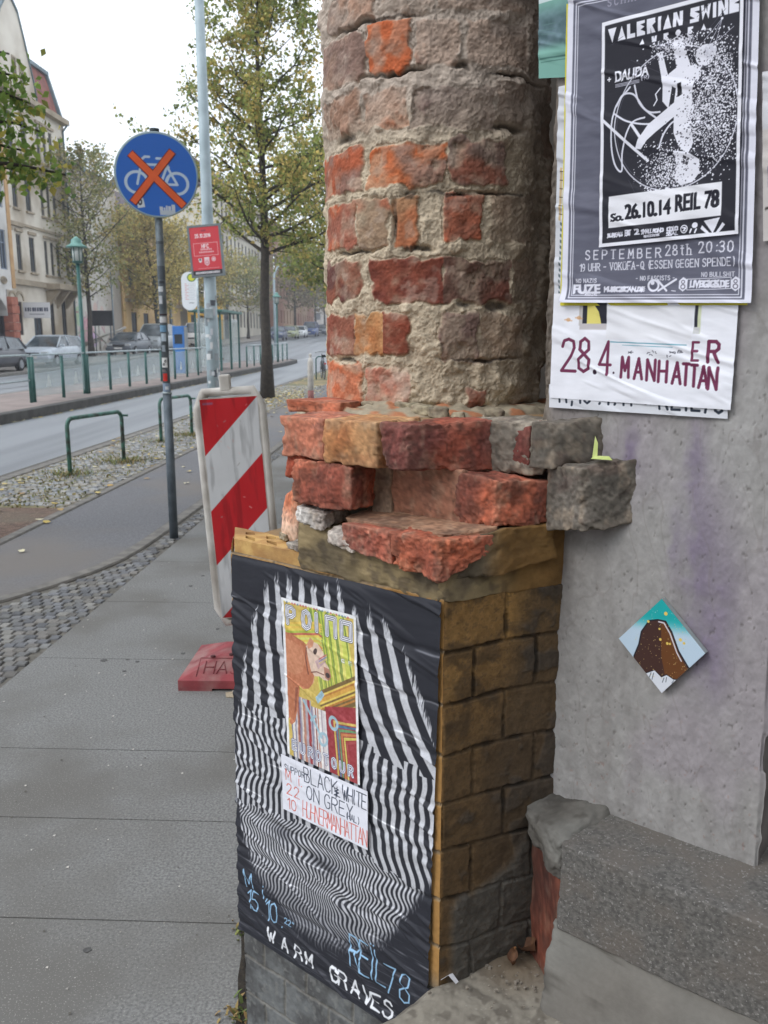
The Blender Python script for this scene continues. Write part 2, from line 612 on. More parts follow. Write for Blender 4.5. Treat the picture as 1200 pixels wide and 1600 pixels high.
def sheet(name, cv, quad, n0, mat, label, cat, wrinkle=0.0008, seed=1, group=None, extra=None, mask=None, to3d=Hn, curl=None, parent=None):
    """paper: the canvas laid on a plane of the house; quad = TL, TR, BR, BL as (u, z)"""
    h, w = cv.h, cv.w
    S, T = np.meshgrid(np.linspace(0, 1, w), np.linspace(0, 1, h))
    q = [np.asarray(p, float) for p in quad]
    P = ((1 - S) * (1 - T))[..., None] * q[0] + (S * (1 - T))[..., None] * q[1] + (S * T)[..., None] * q[2] + ((1 - S) * T)[..., None] * q[3]
    u, z = P[..., 0].ravel(), P[..., 1].ravel()
    r = fbm(u * 14, z * 55, 0.3, 4, seed)
    r2 = 1 - np.abs(2 * fbm(u * 5 + 3, z * 26 + u * 9, 2.1, 3, seed + 5) - 1)
    hgt = wrinkle * (0.9 * r + 2.2 * sstep(0.78, 1.0, r2))
    if extra is not None: hgt = hgt + extra(S.ravel(), T.ravel(), u, z)
    if curl is not None: hgt = hgt + curl(S.ravel(), T.ravel())
    v = to3d(u, n0 - hgt, z)
    quads = grid_quads(w, h)
    col = cv.a.reshape(-1, 3)
    if mask is not None:
        keep = mask.reshape(-1)[quads].all(1)
        quads = quads[keep]
        used = np.unique(quads)
        rm = np.full(len(v), -1)
        rm[used] = np.arange(len(used))
        v, col, quads = v[used], col[used], rm[quads]
    me = np_mesh(name, v, quads[:, ::-1], col)
    o = link(name, me, mat, parent)
    if label: tag(o, label, cat, group)
    return o


def rough_block(name, pts8, cuts=12, rnd=0.12, amp=0.004, freq=40, seed=0, colf=None, mat=None, parent=None, chip=0.0):
    """chipped brick or stone: 8 corners (4 bottom, 4 top, each ring in the same order) with worn edges"""
    bm = bmesh.new()
    bmesh.ops.create_cube(bm, size=2.0)
    bmesh.ops.subdivide_edges(bm, edges=bm.edges[:], cuts=cuts, use_grid_fill=True)
    p = np.array([v.co[:] for v in bm.verts])
    idx = {v: i for i, v in enumerate(bm.verts)}
    tris = np.array([[idx[v] for v in f.verts] for f in bm.faces])
    bm.free()
    k = 1 - rnd
    q = np.clip(p, -k, k)
    d = p - q
    L = np.linalg.norm(d, axis=1, keepdims=True)
    p = q + d / np.maximum(L, 1e-9) * rnd * (L > 1e-9)
    a, b, c = (p[:, 0] + 1) / 2, (p[:, 1] + 1) / 2, (p[:, 2] + 1) / 2
    C = np.asarray(pts8, float)
    w = lambda A, B, D: (A * B * D)[:, None]
    v = (w(1 - a, 1 - b, 1 - c) * C[0] + w(a, 1 - b, 1 - c) * C[1] + w(a, b, 1 - c) * C[2] + w(1 - a, b, 1 - c) * C[3]
         + w(1 - a, 1 - b, c) * C[4] + w(a, 1 - b, c) * C[5] + w(a, b, c) * C[6] + w(1 - a, b, c) * C[7])
    ctr = C.mean(0)
    r = v - ctr
    n1 = fbm(v[:, 0] * freq, v[:, 1] * freq, v[:, 2] * freq, 4, seed) - .5
    n2 = fbm(v[:, 0] * freq * .3, v[:, 1] * freq * .3, v[:, 2] * freq * .3, 2, seed + 3) - .5
    edge = sstep(1.55, 2.2, np.sort(np.abs(p), 1)[:, 1:].sum(1))
    n3 = fbm(v[:, 0] * freq * 4, v[:, 1] * freq * 4, v[:, 2] * freq * 4, 3, seed + 5) - .5
    n4 = fbm(v[:, 0] * freq * .6 + 7, v[:, 1] * freq * .6, v[:, 2] * freq * .6, 2, seed + 8) * 7
    n4 = (np.floor(n4) + sstep(.75, 1, n4 % 1.0)) / 7 - .5
    disp = amp * (1.3 * n1 + 1.6 * n2 + .5 * n3 + 1.3 * n4) - chip * edge * sstep(.45, .7, fbm(v[:, 0] * 55, v[:, 1] * 55, v[:, 2] * 55, 3, seed + 9))
    v = v + r / (np.linalg.norm(r, axis=1, keepdims=True) + 1e-9) * disp[:, None]
    cols = colf(v, n1 + .5, n2 + .5, edge) if colf else None
    me = np_mesh(name, v, tris, cols)
    return link(name, me, mat, parent)


PAPER = mat_attr('printed_paper', rough=0.62, var=0.05, vscale=25, spec=0.25)
WHITE = (234, 235, 242)


# ---- large striped tour poster on the pillar base
def art_stripes():
    c = Canvas(540, 900, (46, 47, 54))
    a, b = c.X / c.w, c.Y / c.h
    top = np.interp(a, [0, .03, .1, .15, .2, .27, .35, .45, .55, .65, .77, .88, .97, 1], [.5, .37, .17, .12, .05, .035, .03, .035, .02, .065, .065, .15, .26, .33])
    bot = np.interp(a, [0, .04, .11, .24, .36, .48, .6, .7, .8, .9, 1], [.62, .73, .82, .865, .905, .91, .875, .85, .80, .70, .6])
    g = lambda x, y, sx, sy: np.exp(-((a - x) / sx) ** 2 - ((b - y) / sy) ** 2)
    st1 = .012 * np.sin(np.floor(a * 15) * 2.3) + .010 * np.sin(a * 9)
    st2 = .006 * np.sin(np.floor(a * 27) * 1.9) + .014 * np.sin(a * 7 + 1)
    lo = b > .615 + st2
    mid = (b > .355 + st1) & ~lo
    # stripes lean right on their way down, then swing back
    ph1 = (a - 1.0 * np.maximum(0, a - .10) * (b - .07) * (.55 + .9 * b)) * 15.5
    left = sstep(.62, .38, a)
    ph2 = (a - (.10 + .10 * (1 - left)) * (b - .36) + left * .020 * np.sin((b - .36) * 30 + 3 * a) + (1 - left) * .034 * np.sin((b - .36) * 11) + .004 * np.sin(b * 90 + a * 7)) * (24 + 6 * left)
    w3 = (.018 * np.sin(b * 38 + a * 5) + .032 * g(.28, .68, .1, .05) - .045 * g(.52, .67, .13, .035) + .05 * g(.55, .76, .08, .05)
          - .03 * g(.33, .78, .1, .03) + .03 * g(.75, .70, .1, .05) + .012 * np.sin(b * 95 + a * 9))
    ph3 = (a - .12 * (b - .6) + w3) * 54
    ph = np.where(lo, ph3, np.where(mid, ph2, ph1))
    wv = np.cos(2 * np.pi * ph)
    thr = np.where(lo, .05, np.where(mid, 0.05 - .1 * (b - .45), .12 + .5 * np.clip(.22 - b, 0, 1)))
    sharp = np.where(lo, 1.0, np.where(mid, 2.2, 4.0))
    m = np.clip(.5 + (wv - thr) * sharp, 0, 1)
    fuzz = (fbm(c.X * .6, c.Y * .06, 1, 2, 4) - .5) * .07
    m = m * sstep(-.012, .012, b - top + fuzz) * (1 - sstep(-.03, .012, b - bot + fuzz * .6))
    m = m * (1 - .55 * g(.5, .685, .07, .02)) * (1 - .4 * g(.27, .66, .06, .02))
    m = m * (.86 + .14 * fbm(c.X * .3, c.Y * .25, 0, 3, 8))
    m = m * (1 - .45 * sstep(.72, .9, b)) * (.9 + .1 * fbm(c.X * .8, c.Y * .8, 2, 2, 19))
    c.a += (np.array((216, 217, 222), np.float32) - c.a) * m[..., None]
    # pale creases where the sheet was folded over the joints
    for k, y in enumerate((.105, .2, .29, .40, .505, .60, .7, .79)):
        yy = y + .018 * a - .02 * fbm(a * 5, k, 0, 3, k)
        c.a += np.exp(-((b - yy) / .0022) ** 2)[..., None] * sstep(.5, .68, fbm(a * 9, k * 3.1, 0, 2, k + 30))[..., None] * 70
    c.a += (sstep(.63, .75, fbm(c.X * .02, c.Y * .35, 5, 3, 12)) * sstep(.62, .9, b))[..., None] * 26
    X = lambda f: f * c.w
    Yf = lambda f: f * c.h
    ink, wh = (150, 190, 222), (226, 228, 232)
    c.hand('M', X(.05), Yf(.865), 44, ink, 3, slope=.1, slant=-.15)
    c.hand('i', X(.135), Yf(.868), 36, ink, 3)
    c.hand(',', X(.16), Yf(.868), 30, ink, 3)
    c.hand('15.10.', X(.055), Yf(.918), 46, ink, 3, adv=.62, asp=.5)
    c.hand('22"', X(.28), Yf(.9), 14, ink, 2, adv=.8)
    xs = (.185, .265, .34, .40, .53, .575, .64, .70, .745, .80)
    for ch, x in zip('WARMGRAVES', xs):
        c.hand(ch, X(x), Yf(.975), 34 if x > .5 else 30, wh, 5.0, asp=.66)
    c.hand('REIL', X(.635), Yf(.905), 72, ink, 3.4, adv=.38, asp=.36, slant=-.05)
    c.hand('78', X(.80), Yf(.915), 62, ink, 3.4, adv=.6, asp=.45)
    for d in (-4, 4): c.ell(X(.745) + d, Yf(.815), 2, 2, ink)
    return c


# ---- dog poster
def art_dog():
    c = Canvas(270, 440, (236, 236, 236))
    W_, H_ = c.w, c.h
    m = 9
    c.rect(m, m, W_ - m, H_, (214, 180, 70))
    pal = [(226, 196, 60), (170, 190, 50), (214, 214, 90), (222, 130, 50), (198, 86, 60), (90, 140, 140), (240, 226, 150), (120, 150, 60), (200, 170, 60)]
    r = random.Random(3)
    # bands of flat colour running to a vanishing corner
    for i in range(26):
        x0 = W_ * .36 + i * 5.2
        c.poly([(x0, m), (x0 + 5.6, m), (x0 + 44, 250), (x0 + 40, 250)], r.choice([(186, 204, 50), (206, 216, 70), (150, 176, 40), (226, 220, 90), (120, 150, 50)]))
    for i in range(16):
        y0 = 66 + i * 6
        c.poly([(m, y0), (W_ * .5, y0 - 26), (W_ * .56, y0 - 18), (m, y0 + 6)], r.choice(pal[:5] + [(238, 190, 60)]))
    for i in range(14):
        y0 = 214 + i * 5.5
        c.poly([(W_ * .5, y0 + 10), (W_ - m, y0 - 60), (W_ - m, y0 - 53), (W_ * .5, y0 + 16)], r.choice([(226, 160, 50), (240, 200, 70), (200, 120, 40), (120, 90, 40)]))
    for i in range(30):
        x0 = m + 10 + i * 4.6
        c.poly([(x0, 262 + (i > 16) * 14), (x0 + 4.8, 262 + (i > 16) * 14), (x0 + 12, H_), (x0 + 6, H_)],
               r.choice([(214, 206, 206), (176, 160, 170), (150, 70, 60), (226, 216, 200), (190, 120, 96), (120, 120, 150), (232, 226, 222), (170, 44, 48)]))
    c.poly([(W_ * .56, 262), (W_ - m, 236), (W_ - m, H_), (W_ * .6, H_)], (164, 40, 46))
    for k, cc in enumerate([(214, 180, 70), (60, 110, 150), (90, 150, 90), (214, 120, 60), (220, 206, 80), (180, 60, 60)]):
        e = 12 + k * 9
        c.poly([(W_ * .62 + e, 280 + e), (W_ - m, 268 + e), (W_ - m, 274 + e), (W_ * .62 + e + 6, 287 + e), (W_ * .66 + e + 6, H_), (W_ * .66 + e, H_)], cc)
    # the dog
    bod, dk, lt = (196, 104, 62), (150, 70, 44), (222, 150, 110)
    c.poly([(m, 92), (40, 96), (80, 104), (100, 116), (112, 150), (116, 186), (110, 210), (92, 230), (72, 236), (48, 226), (34, 222), (26, 300), (18, 330), (m, 336)], bod)
    c.poly([(m, 110), (36, 112), (70, 124), (84, 150), (70, 190), (40, 205), (m, 200)], (208, 122, 78))
    c.poly([(30, 200), (60, 222), (48, 290), (34, 338), (22, 350), (14, 346), (22, 300), (24, 250)], bod)
    c.poly([(40, 240), (52, 236), (40, 300), (32, 322)], dk)
    c.poly([(94, 232), (112, 206), (118, 176), (106, 214)], lt)
    c.poly([(88, 116), (106, 96), (132, 100), (152, 120), (158, 142), (170, 156), (176, 176), (166, 190), (150, 192), (134, 186), (116, 190), (104, 180), (94, 150)], (226, 190, 164))
    c.poly([(92, 108), (104, 88), (118, 96), (112, 112), (98, 120)], (208, 130, 90))
    c.ell(122, 122, 6, 9, (60, 40, 36), rot=.4)
    c.poly([(150, 156), (170, 158), (178, 176), (168, 190), (154, 184)], (178, 110, 84))
    c.ell(164, 176, 8, 7, (60, 44, 44))
    c.line([(104, 182), (124, 176), (150, 178)], 3, (120, 60, 50))
    c.line([(88, 120), (84, 150), (92, 190)], 4, (120, 60, 44))
    c.poly([(118, 150), (160, 120), (164, 136), (130, 168)], (176, 130, 150), .55)
    for k, cc in enumerate([(200, 60, 60), (90, 120, 170), (220, 200, 90)]):
        c.line([(134, 140 + k * 6), (162, 122 + k * 6)], 2, cc)
    # blue tools
    tl = (150, 190, 206)
    c.line([(70, 268), (104, 312), (134, 352)], 8, tl)
    c.ell(140, 356, 14, 17, tl, ring=7, rot=.5)
    c.line([(96, 316), (112, 300)], 8, tl)
    c.poly([(118, 246), (140, 222), (150, 232), (136, 252), (126, 262)], tl)
    c.ell(180, 300, 14, 16, tl, ring=8)
    for q in range(7):
        c.line([(122 + q * 3, 246 - q * 3), (128 + q * 3, 250 - q * 3)], 1.2, (90, 130, 160))
    # lettering
    def outline(txt, xs, y, sz, asp):
        for ch, x in zip(txt, xs):
            for wd, cc in ((15, (30, 30, 56)), (12, (240, 240, 244)), (6.4, (34, 34, 66)), (2.8, (236, 236, 244))):
                c.hand(ch, x, y, sz, cc, wd, asp=asp)
    outline('POI', (20, 78, 124), 66, 44, .62)
    for wd, cc in ((15, (30, 30, 56)), (12, (240, 240, 244)), (6.4, (34, 34, 66)), (2.8, (236, 236, 244))):
        c.line([(166, 68), (166, 22), (196, 22), (196, 68)], wd, cc)
        c.line([(218, 24), (250, 24), (250, 66), (218, 66), (218, 24)], wd, cc)
    for ch, x in zip('EUROTOUR', (22, 52, 82, 112, 141, 170, 200, 230)):
        for wd, cc in ((10, (60, 60, 100)), (7, (244, 244, 248)), (2.4, (80, 90, 140))):
            c.hand(ch, x, 418 + x * .03, 26, cc, wd, asp=.55)
    for xc in (214, 240):
        y = 118
        for k in range(21):
            ch = 'BAOEUTHRNLSECAUTMEHIA'[(k * 5 + xc) % 21]
            t = Canvas(14, 14, (0, 0, 0))
            t.hand(ch, 3, 11.5, 9, (255, 255, 255), 2, asp=.72)
            g = np.rot90(t.a[..., 0] / 255, -1)
            s = c._win(xc, y, xc + 13, y + 13)
            if s and g.shape == c.X[s].shape:
                c.blend(s, np.clip(g * 0 + .35, 0, 1), (120, 150, 170))
                c.blend(s, g, (240, 240, 246))
            y += 13.6
    for x0, x1, y0, y1 in ((0, m, 0, H_), (W_ - m, W_, 0, H_), (0, W_, 0, m)):
        c.rect(x0, y0, x1, y1, (236, 236, 238))
    for k in range(24):
        c.rect(m + k * 10, m - 2, m + k * 10 + 6, m + 3, r.choice([(200, 50, 70), (60, 110, 160), (230, 200, 70)]), .7)
    c.a = c.a * .74 + .14 * c.a.mean(2, keepdims=True) + 28
    c.a += ((fbm(c.X * .15, c.Y * .15, 1, 3, 33) - .5) * 34)[..., None]
    return c


def art_flyer():
    c = Canvas(330, 180, (232, 233, 242))
    bl, rd = (52, 60, 78), (214, 118, 108)
    c.hand('SUPPORT', 14, 46, 19, bl, 2.4, adv=.72, asp=.5, slope=.03)
    c.hand('BLACK', 92, 56, 46, bl, 3.2, adv=.58, asp=.46)
    c.hand('z', 206, 56, 36, bl, 3)
    c.hand('WHITE', 240, 58, 44, bl, 3.2, adv=.44, asp=.38)
    c.hand('ON GREY', 100, 108, 42, bl, 3.2, adv=.66, asp=.5)
    c.hand('(HAL)', 250, 112, 19, bl, 2.2, adv=.62, asp=.5)
    c.hand('M', 16, 78, 36, rd, 3, adv=.8)
    c.hand('i.', 60, 78, 36, rd, 3, adv=.6)
    c.hand('22', 18, 122, 34, rd, 3.4, adv=.9)
    c.hand('10', 18, 168, 34, rd, 3.4, adv=.95)
    c.hand('HUHNERMANHATTAN', 84, 170, 50, rd, 3, adv=.325, asp=.3)
    c.line([(60, 0), (64, 180)], 1.5, (208, 208, 220))
    return c


# ---- grey gig poster and the black one pasted over it
def art_grey():
    c = Canvas(380, 590, (97, 98, 113))
    W_, H_ = c.w, c.h
    c.a += ((fbm(c.X * .02, c.Y * .1, 0, 4, 3) - .5) * 26)[..., None]
    wht = (222, 222, 234)
    for x0, y0, x1, y1 in ((0, 0, 13, H_), (W_ - 13, 0, W_, H_), (0, 0, W_, 10), (0, H_ - 7, W_, H_)):
        c.rect(x0, y0, x1, y1, wht)
    for e, w in ((19, 2.2), (24, 1.6)):
        c.line([(e, e - 2), (W_ - e, e - 2), (W_ - e, H_ - e + 8), (e, H_ - e + 8), (e, e - 2)], w, wht)
    t = (214, 214, 226)
    c.hand('SCHAF', 88, 34, 12, (150, 148, 164), 2, adv=1.2, serif=True)
    c.hand('SEPTEMBER', 52, 503, 17, t, 2.3, adv=1.08, asp=.58, serif=True)
    c.hand('28th', 218, 500, 19, t, 2.3, adv=.72, asp=.5, serif=True)
    c.hand('20:30', 282, 497, 19, t, 2.3, adv=.78, asp=.52, serif=True)
    c.hand('19 UHR - VOKÜFA-Q (ESSEN GEGEN SPENDE)', 40, 526, 14, t, 1.8, adv=.65, asp=.46, serif=True, slope=-.015)
    c.line([(142, 509), (150, 509)], 1.4, t)
    c.hand('NO NAZIS', 33, 549, 7.5, t, 1.4, adv=.9, asp=.6)
    c.hand('- NO FASCISTS -', 160, 546, 8, t, 1.4, adv=.75, asp=.52)
    c.hand('NO BULLSHIT', 288, 541, 8, t, 1.4, adv=.76, asp=.52)
    c.type('FUZE', 28, 570, 17, wht, width=58, fat=1.3)
    c.hand('MAGAZINE', 54, 575, 4, wht, 1, adv=.9)
    c.type('MUSIC-SCAN.DE', 96, 567, 8.5, wht, width=82, fat=.5)
    c.ell(196, 556, 10, 10, wht, ring=4)
    c.ell(194, 551, 4, 4, wht)
    c.line([(204, 546), (222, 566)], 4, wht)
    c.line([(240, 545), (206, 566)], 4, wht)
    c.line([(232, 566), (240, 567)], 1.5, wht)
    c.type('LIVEGIGS.DE', 268, 560, 12, wht, width=70, fat=.6)
    c.line([(262, 545), (342, 543), (342, 563), (262, 565), (262, 545)], 1.2, wht)
    for x in (254, 350):
        c.poly([(x - 8, 548), (x, 541), (x + 8, 546), (x + 8, 562), (x, 568), (x - 8, 562)], wht)
        c.ell(x, 550, 3, 3, (84, 80, 94), ring=1.4)
        c.ell(x, 559, 4, 4, (84, 80, 94), ring=1.6)
    return c


def art_black():
    c = Canvas(360, 560, (36, 36, 46))
    W_, H_ = c.w, c.h
    wht = (228, 228, 238)
    r = random.Random(5)
    F = lambda x, y: (x, y)
    # headline in solid geometric capitals
    X0, Y0 = 14, 26
    hl = 34
    glyph = {'V': [[(0, 0), (1, 0), (.5, 1)]], 'A': [[(.05, 1), (.5, 0), (.95, 1)]], 'L': [[(0, 0), (.35, 0), (.35, .7), (.9, .7), (.9, 1), (0, 1)]],
             'E': [[(0, 0), (.9, 0), (.9, .2), (.4, .24), (.85, .45), (.4, .6), (.9, .78), (.9, 1), (0, 1)]],
             'R': [[(0, 0), (.9, 0), (.95, .35), (.6, .5), (.95, 1), (.5, 1), (.4, .6), (.4, 1), (0, 1)]], 'I': [[(.2, 0), (.75, 0), (.75, 1), (.2, 1)]],
             'N': [[(0, 1), (0, 0), (.35, 0), (.65, .6), (.65, 0), (1, 0), (1, 1), (.65, 1), (.35, .5), (.35, 1)]],
             'S': [[(.95, 0), (.95, .28), (.45, .28), (.95, .5), (.9, 1), (0, 1), (0, .74), (.5, .74), (0, .5), (.05, 0)]],
             'W': [[(0, 0), (.3, 0), (.36, .5), (.5, .1), (.64, .5), (.7, 0), (1, 0), (.8, 1), (.55, .55), (.45, .55), (.2, 1)]],
             'G': [[(0, 0), (.95, 0), (.95, .3), (.5, .4), (.95, .5), (.95, 1), (0, 1)]],
             'O': [[(.3, 0), (.7, 0), (1, .4), (1, .6), (.7, 1), (.3, 1), (0, .6), (0, .4)]], 'U': [[(0, 0), (.4, 0), (.5, .5), (.6, 0), (1, 0), (.9, 1), (.1, 1)]]}
    def head(txt, x, y, hh, wd, gap):
        for ch in txt:
            if ch != ' ':
                for p in glyph[ch]:
                    c.poly([(x + px * wd * (0.6 if ch == 'I' else 1), y + py * hh) for px, py in p], wht)
            x += (wd * (0.55 if ch in ' I' else 1)) + gap
    head('VALERIAN SWING', 18, 20, 34, 24, 2.2)
    head('AURORA', 104, 62, 14, 14, 17)
    c.hand('postrock(IT)'.upper().replace('T)', 'T)'), 150, 98, 12, (170, 170, 184), 2, adv=.72)
    c.hand('+', 18, 148, 14, wht, 3)
    c.type('DALIDA', 40, 150, 24, wht, width=88, fat=.6)
    for k in range(3): c.line([(40, 157 + k * 3), (104, 157 + k * 3)], 1.6, (190, 190, 204))
    c.hand('(FR)', 108, 160, 9, (190, 190, 204), 1.4, adv=.8)
    # faint construction lines
    for _ in range(16):
        x, y = r.uniform(10, 350), r.uniform(20, 420)
        c.line([(x, y), (x + r.uniform(-80, 80), y + r.uniform(-60, 60))], 1, (70, 68, 80))
    for p in (((310, 60), (220, 150)), ((310, 60), (290, 140)), ((338, 84), (250, 140)), ((310, 60), (262, 150))):
        c.line(p, 1.4, (170, 170, 184))
    c.ell(310, 60, 3, 3, wht)
    # big thin ring and looping cables
    c.ell(196, 268, 156, 168, (200, 200, 212), ring=3)
    c.ell(196, 268, 150, 162, (90, 88, 100), ring=1)
    cab = lambda pts: c.line(pts, 4.2, (214, 214, 226))
    def spl(P, n=14):
        out = []
        for i in range(len(P) - 1):
            p0, p1, p2, p3 = P[max(i - 1, 0)], P[i], P[i + 1], P[min(i + 2, len(P) - 1)]
            for k in range(n):
                t = k / n
                out.append(tuple(.5 * ((2 * p1[q]) + (-p0[q] + p2[q]) * t + (2 * p0[q] - 5 * p1[q] + 4 * p2[q] - p3[q]) * t * t + (-p0[q] + 3 * p1[q] - 3 * p2[q] + p3[q]) * t ** 3) for q in (0, 1)))
        return out + [P[-1]]
    cab(spl([(80, 170), (40, 214), (30, 290), (40, 350), (60, 372), (62, 320), (84, 260), (120, 250)]))
    cab(spl([(44, 210), (60, 186), (90, 190), (120, 230), (150, 256)]))
    cab(spl([(36, 226), (70, 250), (110, 264), (150, 270)]))
    cab(spl([(92, 168), (104, 210), (130, 238), (160, 244)]))
    cab(spl([(160, 330), (170, 300), (190, 276), (214, 268)]))
    c.line([(4, 236), (70, 300), (130, 356)], 7, wht)
    c.line([(86, 262), (120, 312)], 7, wht)
    # pale reclining figure breaking into grains
    c.poly([(150, 104), (164, 104), (176, 150), (190, 190), (182, 240), (166, 220), (166, 180)], wht)
    c.poly([(190, 86), (216, 80), (226, 120), (236, 150), (250, 150), (262, 170), (246, 190), (240, 214), (246, 250), (240, 290), (246, 330), (236, 352), (222, 346), (208, 330), (196, 300), (196, 262),
            (150, 290), (128, 306), (112, 326), (96, 322), (104, 300), (130, 268), (170, 244), (196, 228), (200, 196), (186, 186), (170, 176), (182, 158), (200, 148), (196, 118)], wht)
    c.ell(272, 134, 24, 24, wht)
    c.ell(284, 128, 16, 17, (206, 206, 218))
    c.poly([(250, 154), (262, 158), (262, 178), (254, 190), (248, 176)], wht)
    c.poly([(204, 186), (214, 184), (216, 212), (204, 218)], (24, 23, 31))
    c.poly([(196, 342), (232, 350), (262, 372), (262, 404), (246, 424), (216, 428), (200, 410), (206, 380)], wht)
    c.poly([(222, 356), (238, 366), (232, 382), (220, 374)], (60, 58, 66))
    c.line([(160, 188), (148, 200), (152, 214), (144, 226)], 3, wht)
    for cx, cy, sx, sy, n in ((290, 250, 40, 60, 1700), (300, 170, 26, 40, 900), (180, 400, 34, 36, 1500), (306, 320, 26, 40, 600), (206, 96, 30, 18, 500), (250, 270, 18, 36, 700), (190, 90, 30, 20, 300)):
        for _ in range(n):
            x, y = r.gauss(cx, sx), r.gauss(cy, sy)
            if 10 < x < 350 and 76 < y < 440:
                q = r.random()
                c.ell(x, y, .7 + q * q * 1.6, .7 + q * 1.2, wht if r.random() < .75 else (60, 58, 70), rot=r.random())
    # white ticket and small print
    c.rect(26, 432, 318, 512, (230, 230, 236))
    dk = (28, 28, 40)
    c.type('So.', 34, 496, 19, dk, width=32, fat=.7)
    c.type('26.10.14', 72, 494, 36, dk, width=120, fat=1.6)
    c.type('REIL 78', 206, 490, 40, dk, width=104, fat=1.6)
    for x, w, t in ((24, 40, 'BUREAU'), (72, 16, 'EBT'), (98, 12, '2'), (118, 56, 'SMALL POND'), (184, 28, 'COLO')):
        c.type(t, x, 536, 10 if len(t) > 3 else 14, (214, 214, 226), width=w, fat=.3)
    c.type('RECORDS', 124, 545, 5, (200, 200, 212), width=40)
    c.type('SSAL', 184, 547, 9, (214, 214, 226), width=28)
    c.ell(228, 535, 8, 9, wht, ring=2.4)
    c.type('2', 225, 540, 9, wht, width=7)
    c.ell(254, 528, 7, 7, wht)
    for x, y in ((246, 540), (258, 541)): c.line([(x, y - 3), (x - 3, y + 5)], 4, wht)
    c.poly([(276, 520), (316, 516), (298, 552)], wht)
    c.poly([(272, 530), (292, 552), (284, 552), (268, 538)], wht)
    c.poly([(322, 528), (304, 552), (312, 552), (328, 534)], wht)
    for e in (0,):
        for x0, y0, x1, y1 in ((0, 0, 9, H_), (W_ - 9, 0, W_, H_), (0, 0, W_, 10), (0, H_ - 10, W_, H_)):
            c.rect(x0, y0, x1, y1, (230, 230, 238))
    return c


def art_lower():
    c = Canvas(380, 220, (232, 233, 240))
    c.a += ((fbm(c.X * .02, c.Y * .07, 0, 4, 8) - .5) * 22)[..., None]
    pu = (112, 46, 78)
    def brush(txt, x, y, sz, w, **k):
        c.hand(txt, x, y, sz, pu, w, **k)
    c.rect(60, 0, 70, 66, (198, 194, 192))
    c.rect(68, 0, 122, 62, (42, 42, 54))
    c.poly([(78, 14), (92, 22), (104, 38), (110, 63), (78, 63)], (226, 214, 120))
    c.rect(62, 62, 122, 74, (196, 190, 192))
    c.rect(300, 0, 308, 68, (46, 46, 58))
    c.rect(306, 0, 312, 80, (206, 212, 178))
    c.rect(299, 68, 311, 80, (196, 196, 196))
    c.rect(122, 0, 297, 92, (230, 230, 234), .6)
    brush('2', 24, 160, 66, 6.5, asp=.5)
    brush('8', 62, 160, 68, 6.5, asp=.40)
    c.ell(101, 160, 4.5, 5, (50, 30, 50))
    brush('4', 110, 164, 66, 6, asp=.36)
    c.ell(142, 160, 2, 2.4, (50, 30, 50))
    brush('E', 300, 130, 34, 5, asp=.36)
    brush('R', 330, 132, 38, 6.5, asp=.52)
    xs = (158, 186, 212, 236, 264, 284, 300, 316, 334)
    for k, (ch, x) in enumerate(zip('MANHATTAN', xs)):
        brush(ch, x, 168 + k * 1.8, 40, 6, asp=.40 if ch != 'T' else .3)
    for k in range(60):
        x = 132 + k * 2.6
        c.line([(x, 98 + k * .06), (x + 1.8, 98 + k * .06)], 2, (60, 140, 160), .8)
        if k < 40: c.line([(x + 26, 104 + k * .06), (x + 27.6, 104 + k * .06)], 1.4, (60, 140, 160), .7)
    for x, y in ((176, 118), (216, 120), (224, 116), (262, 116), (256, 124), (276, 114), (146, 12)):
        for _ in range(4): c.line([(x + random.uniform(-6, 6), y + random.uniform(-3, 3)), (x + random.uniform(-6, 6), y + random.uniform(-3, 3))], 1.6, (70, 70, 80), .8)
    for x, y in ((36, 54), (60, 50)): c.ell(x, y, 5, 4, (206, 150, 96), .6); c.line([(x - 8, y), (x + 8, y + 2)], 3, (206, 150, 96), .5)
    return c


def art_strip():
    c = Canvas(380, 60, (214, 216, 222))
    dk = (44, 52, 66)
    c.hand('11,10.1.11', 16, 44, 40, dk, 5, adv=.75, asp=.4)
    c.hand('STA', 214, 40, 12, (110, 110, 120), 2)
    c.hand('REIL', 246, 48, 42, dk, 5, adv=.6, asp=.4)
    c.hand('78', 330, 50, 40, dk, 5, adv=.6, asp=.4)
    return c


def art_teal():
    c = Canvas(70, 170, (120, 168, 156))
    c.a[:18] = (200, 214, 214)
    f = fbm(c.X * .05, c.Y * .05, 0, 3, 2)
    t = sstep(10, 60, c.Y) * (1 - sstep(96, 118, c.Y))
    c.a = mixc(c.a, mixc((120, 140, 156), (40, 66, 66), f), t * .9).astype(np.float32)
    for y in (62, 72, 82): c.line([(8, y), (40, y + 1)], 2, (90, 120, 120), .8)
    c.line([(4, 130), (68, 128)], 3, (60, 100, 96), .7)
    c.line([(6, 137), (68, 134)], 2, (60, 100, 96), .6)
    return c


def art_scraps():
    c = Canvas(40, 420, (206, 208, 214))
    for y, h in ((30, 24), (60, 12)): c.rect(24, y, 40, y + h, (70, 150, 170))
    for k in range(26):
        c.rect(22 if k < 12 else 12, 120 + k * 11, 27 if k < 12 else 17, 126 + k * 11, (66, 84, 88), .8)
    c.rect(8, 150, 14, 250, (190, 160, 110), .8)
    for k in range(6): c.line([(8, 158 + k * 16), (20, 156 + k * 16)], 1.5, (60, 54, 50))
    return c


